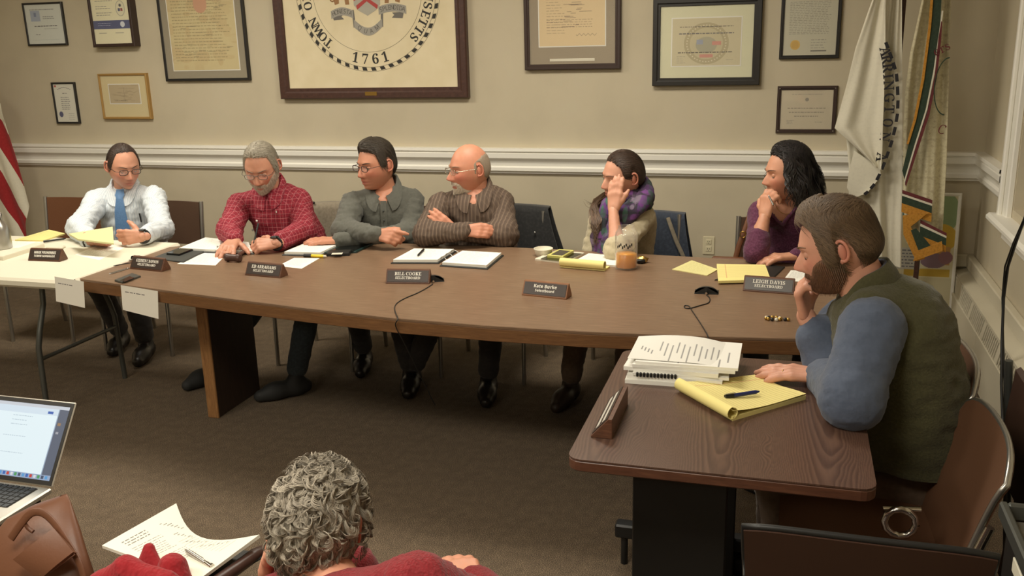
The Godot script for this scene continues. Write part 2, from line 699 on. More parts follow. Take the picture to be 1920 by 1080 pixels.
func heater_and_window() -> void:
	# window in the right wall: casing, stool, glass and closed blind
	var w := Node3D.new()
	w.name = "window_1"
	w.set_meta("kind", "structure")
	add_child(w)
	var c := MB.new()
	c.box(Vector3(WALL_X - 0.013, 1.626, -4.957), Vector3(0.03, 1.64, 0.11), 0.006)
	c.box(Vector3(WALL_X - 0.013, 1.626, -3.52), Vector3(0.03, 1.64, 0.11), 0.006)
	c.box(Vector3(WALL_X - 0.013, 2.42, -4.24), Vector3(0.03, 0.11, 1.3), 0.006)
	c.box(Vector3(WALL_X - 0.038, 1.626, -4.997), Vector3(0.022, 1.64, 0.034), 0.006)
	obj("casing", c, M.trim, w)
	c = MB.new()
	c.box(Vector3(WALL_X - 0.022, 0.8245, -4.24), Vector3(0.135, 0.04, 1.62), 0.013)
	c.box(Vector3(WALL_X - 0.009, 0.763, -4.24), Vector3(0.022, 0.08, 1.5), 0.006)
	obj("sill", c, M.trim, w)
	c = MB.new()
	for z in [-4.87, -4.24, -3.61]:
		c.box(Vector3(WALL_X + 0.1, 1.626, z), Vector3(0.04, 1.48, 0.04), 0.004)
	for y in [0.906, 1.626, 2.346]:
		c.box(Vector3(WALL_X + 0.1, y, -4.24), Vector3(0.04, 0.04, 1.3), 0.004)
	obj("sash", c, M.trim, w)
	for k in 4:
		c = MB.new()
		c.box(Vector3(WALL_X + 0.1, 1.266 + 0.72 * (k / 2), -4.555 + 0.63 * (k % 2)), Vector3(0.006, 0.68, 0.59))
		obj("pane", c, M.clear_glass, w)
	# convector along the right wall
	var h := thing("baseboard_heater", "long cream metal heater with slotted grille along the side wall", "heater", Vector3(0.97, 0, -3.6))
	var z0 := -5.7
	var z1 := -1.3
	var b := MB.new()
	b.box(Vector3(0.986, 0.155, (z0 + z1) / 2), Vector3(0.11, 0.25, z1 - z0), 0.004)
	b.face([Vector3(0.953, 0.385, z0), Vector3(0.953, 0.385, z1), Vector3(1.032, 0.404, z1), Vector3(1.032, 0.404, z0)], Vector3(1.0, 0.15, -3))
	b.face([Vector3(0.953, 0.385, z0), Vector3(0.953, 0.385, z1), Vector3(0.952, 0.371, z1), Vector3(0.952, 0.371, z0)], Vector3(1.0, 0.37, -3))
	obj("cabinet", b, M.heater_paint, h, true)
	b = MB.new()
	b.box(Vector3(1.038, 0.33, (z0 + z1) / 2), Vector3(0.006, 0.14, z1 - z0))
	obj("back_plate", b, M.heater_paint, h, true)
	# grille: bars of the sloping face, in sections, with solid lands between
	var a := Vector3(0.952, 0.372, 0)
	var d := Vector3(0.931, 0.271, 0)
	var bars := MB.new()
	var z := -5.36
	var barmesh := MB.new()
	barmesh.bar(Vector3.ZERO, d - a, 0.0125, 0.004, 0.0, Vector3.RIGHT)
	var shared := barmesh.mesh()
	var landmesh := MB.new()
	landmesh.bar(Vector3.ZERO, d - a, 0.055, 0.004, 0.0, Vector3.RIGHT)
	var shared_land := landmesh.mesh()
	var count := 0
	while z < -2.2:
		var land := count % 9 == 8
		var o := MeshInstance3D.new()
		o.name = "grille_bar"
		if land:
			z += 0.022
		o.mesh = shared_land if land else shared
		o.material_override = M.heater_paint
		h.add_child(o, true)
		o.position = a + Vector3(0, 0, z) - h.position
		z += 0.056 if land else 0.034
		count += 1
	bars.box(Vector3(0.953, 0.376, (z0 + z1) / 2), Vector3(0.011, 0.018, z1 - z0), 0.002)
	bars.box(Vector3(0.933, 0.274, (z0 + z1) / 2), Vector3(0.011, 0.018, z1 - z0), 0.002)
	bars.box(Vector3(0.948, 0.32, (z0 - 5.38) / 2), Vector3(0.011, 0.11, -5.38 - z0), 0.002)
	obj("grille_frame", bars, M.heater_paint, h, true)
	for zz in [-4.82, -3.5, -2.2]:
		b = MB.new()
		b.box(Vector3(0.93, 0.15, zz), Vector3(0.003, 0.24, 0.013), 0.001)
		obj("joint_cover", b, M.heater_paint, h, true)
	# boxed panel behind the heater
	b = MB.new()
	b.box(Vector3(1.026, 0.441, (z0 + z1) / 2), Vector3(0.04, 0.074, z1 - z0), 0.006)
	b.box(Vector3(0.965, 0.441, -5.703), Vector3(0.17, 0.074, 0.034), 0.006)
	struct("trim_3", b, M.heater_paint)
	# cable hanging down past the sill
	b = MB.new()
	var pts := [Vector3(0.8970, 1.0367, -3.9677), Vector3(0.8970, 0.8954, -4.0810), Vector3(0.8970, 0.7744, -4.1679), Vector3(0.8970, 0.6337, -4.1763), Vector3(0.8970, 0.4646, -4.1158), Vector3(0.8970, 0.3032, -4.0377), Vector3(0.8970, 0.1938, -3.9560), Vector3(0.8970, 0.1549, -3.8926)]
	b.tube(pts, 0.006, 8)
	var pts2 := []
	for i in pts.size():
		pts2.append(pts[i] + Vector3(-0.012, 0, 0.004) * sin(i * 0.9))
	b.tube(pts2, 0.004, 6)
	single("hanging_cable", b, M.black_plastic, "black cable bundle hanging down in front of the heater", "cable")


# ---------------------------------------------------------------- lettering
var fonts := {}

func font(called: String, weight := 400) -> SystemFont:
	var key := called + str(weight)
	if not fonts.has(key):
		var f := SystemFont.new()
		f.font_names = PackedStringArray([called])
		f.font_weight = weight
		fonts[key] = f
	return fonts[key]


func text_mesh(s: String, height: float, f := "Droid Sans", weight := 400, depth := 0.0006) -> TextMesh:
	var t := TextMesh.new()
	t.text = s
	t.font = font(f, weight)
	t.font_size = 32
	t.pixel_size = height / 23.0
	t.depth = depth
	t.curve_step = 2.0
	return t


# a print: a flat picture facing +z of its basis
func print_face(mb: MB, at: Vector3, w: float, h: float, basis := Basis()) -> void:
	mb.face([at + basis * Vector3(-w / 2, -h / 2, 0), at + basis * Vector3(w / 2, -h / 2, 0), at + basis * Vector3(w / 2, h / 2, 0), at + basis * Vector3(-w / 2, h / 2, 0)], at - basis.z * 0.1, [Vector2(0, 1), Vector2(1, 1), Vector2(1, 0), Vector2(0, 0)])


func print_mat(im: Image, rough := 0.7) -> StandardMaterial3D:
	var m := StandardMaterial3D.new()
	m.resource_name = "print"
	m.roughness = rough
	m.albedo_texture = ImageTexture.create_from_image(im)
	m.texture_repeat = false
	return m


func frame_bars(mb: MB, w: float, h: float, border: float, depth: float, lip := 0.004) -> void:
	# four mitred mouldings with a stepped section, back at z = 0
	var sec := [Vector2(0, 0), Vector2(0, depth - lip), Vector2(lip, depth), Vector2(border * 0.55, depth), Vector2(border * 0.7, depth - lip), Vector2(border - 0.002, depth - lip), Vector2(border, depth - lip * 1.6), Vector2(border, 0.002)]
	var cor := [Vector2(-1, -1), Vector2(1, -1), Vector2(1, 1), Vector2(-1, 1)]
	for k in 4:
		var a: Vector2 = cor[k]
		var b: Vector2 = cor[(k + 1) % 4]
		for i in sec.size() - 1:
			var p: Vector2 = sec[i]
			var q: Vector2 = sec[i + 1]
			var pts := []
			for e in [[a, p], [b, p], [b, q], [a, q]]:
				pts.append(Vector3(e[0].x * (w / 2 - e[1].x), e[0].y * (h / 2 - e[1].x), e[1].y))
			var mid: Vector2 = (a + b) / 2
			mb.face(pts, Vector3(mid.x * (w / 2 - border / 2), mid.y * (h / 2 - border / 2), depth / 2))


func framed(label: String, x0: float, x1: float, y0: float, y1: float, depth: float, border: float, fm: Material, im: Image, mat_margin := 0.0, mat_color := Color.WHITE, bottom_extra := 0.0, group := "") -> Node3D:
	var w := x1 - x0
	var h := y1 - y0
	var t := thing("picture_frame", label, "picture frame", Vector3((x0 + x1) / 2, y0, WALL_Z), 0.0, group)
	var c := Vector3(0, h / 2, 0)
	var f := MB.new()
	frame_bars(f, w, h, border, depth)
	for i in f.v.size():
		f.v[i] += c
	obj("frame", f, fm, t)
	var bw := w - 2 * border
	var bh := h - 2 * border
	var z := depth - 0.012
	if mat_margin > 0.0:
		var b := MB.new()
		b.box(c + Vector3(0, 0, z - 0.002), Vector3(bw, bh, 0.003))
		var mm := StandardMaterial3D.new()
		mm.resource_name = "mat_board"
		mm.albedo_color = mat_color
		mm.roughness = 0.9
		obj("mat_board", b, mm, t)
		# bevelled opening: a thin white line round the print
		var e := MB.new()
		e.box(c + Vector3(0, bottom_extra / 2, z + 0.0002), Vector3(bw - 2 * mat_margin + 0.012, bh - 2 * mat_margin - bottom_extra + 0.012, 0.0016))
		obj("mat_bevel", e, M.paper, t)
	var p := MB.new()
	print_face(p, c + Vector3(0, bottom_extra / 2, z + 0.0016), bw - 2 * mat_margin, bh - 2 * mat_margin - bottom_extra)
	obj("print", p, print_mat(im), t)
	var g := MB.new()
	g.box(c + Vector3(0, 0, depth - 0.007), Vector3(bw, bh, 0.0015))
	obj("glass", g, M.picture_glass, t)
	return t


func wall_frames() -> void:
	var ink := rgb8(96, 96, 100)
	# certificate with a pale blue emblem, top left
	var im := canvas(192, 156, rgb8(218, 222, 214))
	im.fill_rect(Rect2i(26, 24, 50, 42), rgb8(168, 180, 200))
	im.fill_rect(Rect2i(44, 32, 12, 16), rgb8(120, 134, 166))
	type_lines(im, 24, 19, 130, 1, 6, ink, 2, 0.0)
	type_lines(im, 90, 48, 60, 2, 7, ink, 2, 0.1)
	type_lines(im, 40, 84, 120, 1, 6, rgb8(60, 60, 64), 3, 0.0)
	type_lines(im, 90, 96, 70, 1, 6, ink, 1, 0.0)
	type_lines(im, 40, 118, 24, 1, 6, ink, 2, 0.0)
	type_lines(im, 20, 140, 140, 1, 6, rgb8(170, 180, 175), 1, 0.0)
	framed("small black framed certificate with pale blue emblem block", -5.3556, -5.0113, 1.7688, 2.0682, 0.0224, 0.0135, M.frame_black, im)
	# deep plaque with a blue band
	im = canvas(192, 224, rgb8(232, 226, 192))
	im.fill_rect(Rect2i(0, 130, 192, 34), rgb8(48, 62, 118))
	type_lines(im, 24, 140, 70, 2, 9, rgb8(180, 186, 210), 2, 0.2)
	disc(im, 152, 146, 12, rgb8(214, 218, 226))
	type_lines(im, 22, 50, 90, 1, 9, ink, 2, 0.0)
	type_lines(im, 22, 72, 80, 2, 9, ink, 2, 0.3)
	type_lines(im, 22, 98, 88, 2, 9, ink, 2, 0.3)
	oval(im, 150, 82, 24, 32, rgb8(170, 168, 150))
	oval(im, 150, 82, 21, 29, rgb8(226, 220, 190))
	disc(im, 150, 70, 6, rgb8(60, 60, 70))
	im.fill_rect(Rect2i(138, 82, 11, 12), rgb8(58, 66, 110))
	im.fill_rect(Rect2i(151, 82, 11, 12), rgb8(150, 60, 56))
	im.fill_rect(Rect2i(24, 180, 40, 2), ink)
	im.fill_rect(Rect2i(110, 180, 44, 2), ink)
	framed("deep brown framed certificate with a dark blue band", -4.7500, -4.4023, 1.7486, 2.1647, 0.0673, 0.0224, M.frame_brown, im)
	# big old parchment document
	im = canvas(256, 340, rgb8(206, 190, 140))
	for i in 90:
		oval(im, rng.randi_range(0, 255), rng.randi_range(0, 339), rng.randi_range(8, 30), rng.randi_range(6, 18), rgb8(206, 190, 140).lerp(rgb8(190, 160, 110), rng.randf() * 0.5))
	for r in 34:
		type_lines(im, 14, 14 + r * 9, 220, 1, 9, rgb8(150, 138, 92), 2, 0.2)
	for i in 70:
		im.fill_rect(Rect2i(rng.randi_range(10, 220), rng.randi_range(10, 320), rng.randi_range(8, 30), 1), rgb8(128, 118, 84))
	disc(im, 128, 150, 26, rgb8(200, 150, 116))
	framed("tall framed old parchment document with grey mat", -4.2139, -3.5454, 1.5052, 2.4339, 0.0292, 0.0179, M.frame_black, im, 0.0561, rgb8(146, 136, 112))
	# narrow certificate with blue seal
	im = canvas(120, 156, rgb8(224, 222, 208))
	disc(im, 24, 124, 12, rgb8(44, 52, 110))
	im.fill_rect(Rect2i(4, 4, 12, 8), rgb8(186, 80, 70))
	for k in 9:
		im.fill_rect(Rect2i(20 + k * 9, 20 - int(8 * sin(PI * k / 8.0)), 8, 2), ink)
	type_lines(im, 48, 36, 26, 1, 8, rgb8(60, 60, 60), 3, 0.0)
	type_lines(im, 34, 54, 56, 7, 8, ink, 2, 0.2)
	type_lines(im, 68, 120, 40, 4, 8, ink, 1, 0.2)
	framed("narrow black framed certificate with a round blue seal", -5.2065, -5.0012, 1.2102, 1.5086, 0.0224, 0.0135, M.frame_black, im)
	# gold frame with a small map-like sketch
	im = canvas(160, 104, rgb8(188, 170, 134))
	for i in 26:
		var x := rng.randi_range(6, 120)
		im.fill_rect(Rect2i(x, rng.randi_range(6, 96), rng.randi_range(8, 34), 1), rgb8(128, 112, 84))
	for i in 80:
		im.set_pixel(78 + int(3 * sin(i * 0.2)), 14 + i, rgb8(120, 104, 80))
		im.set_pixel(10 + i, 50 + i / 4, rgb8(128, 112, 84))
		im.set_pixel(80 + i * 79 / 80, 40 + int(6 * sin(i * 0.15)), rgb8(128, 112, 84))
	type_lines(im, 24, 88, 70, 1, 6, rgb8(110, 96, 76), 3, 0.0)
	framed("gold framed old sketch in a cream mat", -4.7803, -4.3709, 1.2450, 1.5646, 0.0314, 0.0157, M.gold_frame, im, 0.0617, rgb8(214, 198, 150), 0.034)
	seal_picture()
	# typed old form on grey mat
	im = canvas(192, 280, rgb8(220, 196, 152))
	for r in 22:
		type_lines(im, 22, 100 + r * 7, 60, 1, 7, rgb8(150, 130, 100), 1, 0.4)
	for i in 26:
		var y := 104 + rng.randi_range(0, 140)
		im.fill_rect(Rect2i(rng.randi_range(60, 130), y, rng.randi_range(12, 40), 1), rgb8(128, 108, 84))
	type_lines(im, 22, 214, 146, 4, 6, rgb8(140, 120, 92), 1, 0.1)
	for k in 60:
		im.set_pixel(108 + k, 252 + int(3 * sin(k * 0.5)), rgb8(110, 94, 76))
	var t := framed("dark framed old typed form on tan paper in a grey mat", -1.5972, -0.9993, 1.5444, 2.4339, 0.0381, 0.0336, M.frame_brown, im, 0.0617, rgb8(152, 138, 114), 0.045)
	var lab := MB.new()
	lab.box(Vector3(0, 0.058, 0.0275), Vector3(0.28, 0.016, 0.001))
	obj("caption_strip", lab, M.white_plastic, t)
	# wide black frame with a round seal print
	im = canvas(256, 200, rgb8(204, 194, 160))
	oval(im, 128, 106, 84, 88, rgb8(178, 166, 130))
	oval(im, 128, 106, 62, 66, rgb8(196, 186, 150))
	for k in 40:
		var a := TAU * k / 40.0
		im.fill_rect(Rect2i(126 + int(73 * cos(a)), 104 + int(77 * sin(a)), 5, 5), rgb8(214, 206, 176))
	oval(im, 128, 112, 40, 34, rgb8(168, 164, 140))
	im.fill_rect(Rect2i(92, 90, 24, 20), rgb8(150, 158, 176))
	im.fill_rect(Rect2i(150, 98, 34, 16), rgb8(206, 140, 124))
	im.fill_rect(Rect2i(104, 152, 50, 14), rgb8(204, 140, 124))
	type_lines(im, 28, 34, 200, 1, 8, rgb8(96, 90, 78), 3, 0.0)
	type_lines(im, 26, 62, 204, 1, 8, rgb8(70, 70, 84), 4, 0.0)
	type_lines(im, 22, 142, 206, 1, 8, rgb8(80, 74, 66), 4, 0.0)
	type_lines(im, 18, 160, 34, 4, 9, ink, 1, 0.3)
	type_lines(im, 204, 176, 26, 1, 9, ink, 1, 0.0)
	framed("wide black framed award with a large round emblem print", -0.8064, -0.1851, 1.4413, 1.9381, 0.0449, 0.0449, M.frame_black, im, 0.0695, rgb8(218, 216, 184))
	# letter with gold seal
	im = canvas(160, 210, rgb8(198, 194, 172))
	type_lines(im, 50, 14, 60, 1, 8, ink, 2, 0.0)
	for r in 20:
		type_lines(im, 16, 50 + r * 5, 126, 1, 5, rgb8(120, 118, 108), 1, 0.12)
	disc(im, 36, 178, 15, rgb8(214, 176, 80))
	disc(im, 36, 178, 11, rgb8(204, 164, 70))
	type_lines(im, 84, 164, 56, 4, 8, ink, 1, 0.3)
	im.fill_rect(Rect2i(84, 196, 48, 3), rgb8(80, 76, 72))
	framed("black framed letter with a round gold seal", -0.0830, 0.2434, 1.5837, 2.0077, 0.0247, 0.0202, M.frame_black, im)
	# small brown plaque certificate
	im = canvas(192, 150, rgb8(206, 194, 168))
	type_lines(im, 40, 16, 112, 1, 8, ink, 1, 0.0)
	disc(im, 96, 36, 7, rgb8(150, 144, 130))
	type_lines(im, 26, 68, 140, 1, 8, rgb8(90, 84, 78), 2, 0.0)
	type_lines(im, 32, 84, 128, 1, 8, rgb8(90, 84, 78), 2, 0.0)
	type_lines(im, 52, 99, 88, 1, 8, rgb8(80, 74, 70), 2, 0.0)
	type_lines(im, 24, 116, 30, 3, 6, ink, 1, 0.3)
	type_lines(im, 130, 122, 30, 1, 6, ink, 1, 0.3)
	t = framed("small dark plaque certificate with corner pins below the gold-sealed letter", -0.0819, 0.2501, 1.1620, 1.4312, 0.0179, 0.0224, M.frame_brown, im)
	for sx in [-1.0, 1.0]:
		for sy in [0.0135, 0.2557]:
			var pin := MB.new()
			pin.ball(Vector3(sx * 0.1525, sy, 0.018), Vector3.ONE * 0.004, 6, 8)
			obj("corner_pin", pin, M.satin_steel, t)


func disc(im: Image, cx: int, cy: int, r: int, c: Color) -> void:
	oval(im, cx, cy, r, r, c)


func oval(im: Image, cx: int, cy: int, rx: int, ry: int, c: Color) -> void:
	for y in range(maxi(0, cy - ry), mini(im.get_height(), cy + ry + 1)):
		var k := sqrt(maxf(0.0, 1.0 - pow(float(y - cy) / ry, 2)))
		var a := maxi(0, cx - int(rx * k))
		var b := mini(im.get_width(), cx + int(rx * k) + 1)
		if b > a:
			im.fill_rect(Rect2i(a, y, b - a, 1), c)


func seal_picture() -> void:
	var x0 := -2.952
	var x1 := -1.757
	var y0 := 1.3796
	var h := 1.2
	var t := thing("picture_frame", "large mahogany framed painted town seal dated 1761", "picture frame", Vector3(-2.6408, y0, WALL_Z))
	t.scale = Vector3.ONE * 1.12
	var f := MB.new()
	frame_bars(f, x1 - x0, h, 0.062, 0.045, 0.006)
	for i in f.v.size():
		f.v[i] += Vector3(0, h / 2, 0)
	obj("frame", f, M.frame_mahogany, t)
	var b := MB.new()
	b.box(Vector3(0, h / 2, 0.022), Vector3(x1 - x0 - 0.12, h - 0.12, 0.012))
	var cm := mat("seal_canvas", Color(1, 1, 1), 0.8)
	cm.albedo_texture = noise_tex(0.02, 128, 128, [[0.0, rgb8(222, 208, 172)], [1.0, rgb8(230, 217, 184)]])
	triplanar(cm, Vector3.ONE * 2)
	obj("canvas", b, cm, t)
	var pl := MB.new()
	pl.box(Vector3(0.0, 0.028, 0.0455), Vector3(0.075, 0.022, 0.003), 0.001)
	obj("brass_plate", pl, M.brass, t)
	var black := mat("seal_black", rgb8(48, 46, 42), 0.7)
	var z := 0.0285
	var c := Vector3(0.003, 0.6, z)
	var R := 0.445
	# roped border of dark and pale bars
	var bar := MB.new()
	var n := 96
	for k in n:
		if k % 2 == 0:
			var pts := []
			for e in [[0.0, 0.0], [1.0, 0.0], [1.25, 1.0], [0.25, 1.0]]:
				var a: float = TAU * (k + e[0]) / n
				var r: float = lerpf(R - 0.021, R - 0.002, e[1])
				pts.append(c + Vector3(cos(a) * r, sin(a) * r, 0.0004))
			bar.face(pts, c - Vector3(0, 0, 1))
	stuff(obj("roped_border", bar, black, t))
	for rr in [[R - 0.0235, 0.0016], [R + 0.001, 0.0016], [0.337, 0.0014]]:
		var ring := MB.new()
		for k in 96:
			var pts := []
			for e in [[0.0, 0.0], [1.0, 0.0], [1.0, 1.0], [0.0, 1.0]]:
				var a: float = TAU * (k + e[0]) / 96
				var r: float = rr[0] + rr[1] * e[1]
				pts.append(c + Vector3(cos(a) * r, sin(a) * r, 0.0003))
			ring.face(pts, c - Vector3(0, 0, 1))
		obj("circle_line", ring, black, t)
	var let := MB.new()
	var words := "TOWN OF GREAT BARRINGTON MASSACHUSETTS"
	for i in words.length():
		var s := words[i]
		if s == " ":
			continue
		var a := deg_to_rad(227.0 - 270.0 * i / (words.length() - 1))
		var p := c + Vector3(cos(a), sin(a), 0) * 0.38
		let.add_mesh(text_mesh(s, 0.05, "Droid Serif", 900, 0.001), Transform3D(Basis(Vector3.BACK, a - PI / 2), p))
	for i in 4:
		var a := deg_to_rad(-90.0 + (i - 1.5) * 9.6)
		let.add_mesh(text_mesh("1761"[i], 0.056, "Droid Serif", 900, 0.001), Transform3D(Basis(Vector3.BACK, a + PI / 2), c + Vector3(cos(a), sin(a), 0) * 0.378))
	obj("lettering", let, black, t)
	# shield with chevrons
	var grey := mat("seal_grey", rgb8(176, 172, 158), 0.7)
	var red := mat("seal_red", rgb8(176, 70, 66), 0.7)
	var tan := mat("seal_tan", rgb8(156, 116, 76), 0.7)
	var sh := MB.new()
	sh.prism(c + Vector3(0, 0.0, 0), PackedVector2Array([Vector2(-0.082, 0.12), Vector2(-0.082, -0.075), Vector2(-0.055, -0.105), Vector2(0, -0.135), Vector2(0.055, -0.105), Vector2(0.082, -0.075), Vector2(0.082, 0.12)]), 0.0008)
	obj("shield", sh, grey, t)
	for k in 4:
		var ch := MB.new()
		var y := -0.1 + k * 0.047
		ch.prism(c + Vector3(0, y, 0.0009), PackedVector2Array([Vector2(-0.081 if k > 0 else -0.062, 0.0 if k > 0 else 0.0), Vector2(-0.081 if k > 0 else -0.068, 0.022), Vector2(0, 0.066), Vector2(0.081 if k > 0 else 0.068, 0.022), Vector2(0.081 if k > 0 else 0.062, 0.0), Vector2(0, 0.044)]), 0.0005)
		obj("chevron", ch, red, t)
	# supporters: two beasts standing on the ribbon
	for s in [-1.0, 1.0]:
		var li := MB.new()
		var poly := PackedVector2Array([Vector2(0.1, -0.1), Vector2(0.105, -0.05), Vector2(0.088, 0.0), Vector2(0.1, 0.07), Vector2(0.12, 0.13), Vector2(0.165, 0.15), Vector2(0.195, 0.1), Vector2(0.2, 0.03), Vector2(0.188, -0.02), Vector2(0.2, -0.06), Vector2(0.192, -0.1), Vector2(0.165, -0.092), Vector2(0.165, -0.05), Vector2(0.14, -0.02), Vector2(0.13, -0.06), Vector2(0.125, -0.1)])
		if s > 0:
			for i in poly.size():
				poly[i] = Vector2(poly[i].x + 0.01, poly[i].y)
		else:
			for i in poly.size():
				poly[i] = Vector2(-poly[i].x - 0.01, poly[i].y)
		li.prism(c + Vector3(0, 0.03, 0), poly, 0.0006)
		obj("heraldic_beast", li, tan, t)
		var tail := MB.new()
		var tp := []
		for i in 9:
			var a := i / 8.0
			tp.append(c + Vector3(s * (0.205 + 0.03 * sin(a * PI)), 0.02 - 0.06 * a + 0.02 * sin(a * 6.0), 0.0006))
		tail.tube(tp, 0.004, 5)
		obj("tail", tail, tan, t)
	# ribbon with motto
	var rib := mat("seal_ribbon", rgb8(160, 156, 146), 0.7)
	var dark := mat("seal_ribbon_fold", rgb8(112, 108, 102), 0.7)
	var ink2 := mat("seal_ribbon_ink", rgb8(96, 92, 86), 0.7)
	for part in [[-0.23, -0.09, -0.125, 0.012, "HONESTA"], [-0.088, 0.088, -0.175, -0.03, "QUAM"], [0.07, 0.24, -0.11, 0.01, "SPLENDIDA"]]:
		var r := MB.new()
		var rows := [[], []]
		for i in 13:
			var u := i / 12.0
			var x: float = lerpf(part[0], part[1], u)
			var y: float = part[2] + part[3] * sin(PI * u) * 1.6
			rows[0].append(c + Vector3(x, y - 0.022, 0.0012))
			rows[1].append(c + Vector3(x, y + 0.022, 0.0012))
		r.grid(rows)
		obj("ribbon", r, rib, t)
		var tx := MB.new()
		var word: String = part[4]
		for i in word.length():
			var u := (i + 0.9) / (word.length() + 0.8)
			var x: float = lerpf(part[0], part[1], u)
			var y: float = part[2] + part[3] * sin(PI * u) * 1.6
			var sl: float = part[3] * cos(PI * u) * 1.6 * PI / (part[1] - part[0])
			tx.add_mesh(text_mesh(word[i], 0.024, "Droid Sans", 400, 0.0004), Transform3D(Basis(Vector3.BACK, atan(sl)), c + Vector3(x, y, 0.0016)))
		obj("motto", tx, ink2, t)
	for s in [-1.0, 1.0]:
		var fo := MB.new()
		fo.prism(c + Vector3(0, 0, 0.0007), PackedVector2Array([Vector2(s * 0.085, -0.1), Vector2(s * 0.098, -0.1), Vector2(s * 0.092, -0.2), Vector2(s * 0.078, -0.19)]), 0.0003)
		obj("ribbon_fold", fo, dark, t)
		fo = MB.new()
		fo.prism(c + Vector3(0, 0, 0.0007), PackedVector2Array([Vector2(s * 0.225, -0.12), Vector2(s * 0.215, -0.155), Vector2(s * 0.15, -0.15), Vector2(s * 0.165, -0.135), Vector2(s * 0.152, -0.122)]), 0.0003)
		obj("ribbon_fold", fo, dark, t)


# ---------------------------------------------------------------- flags


func ribbon(parent: Node, called: String, left: Array, right: Array, m: Material, wave := 0.004) -> void:
	var mb := MB.new()
	var rows := []
	for i in left.size():
		var r := []
		for k in 7:
			var u := k / 6.0
			var p: Vector3 = (left[i] as Vector3).lerp(right[i], u)
			p.z += wave * sin(i * 1.7 + u * 2.0)
			r.append(p)
		rows.append(r)
	# facing the room: rows run downwards
	for r in rows:
		r.reverse()
	mb.sheet(rows, 0.003)
	obj(called, mb, m, parent, true)


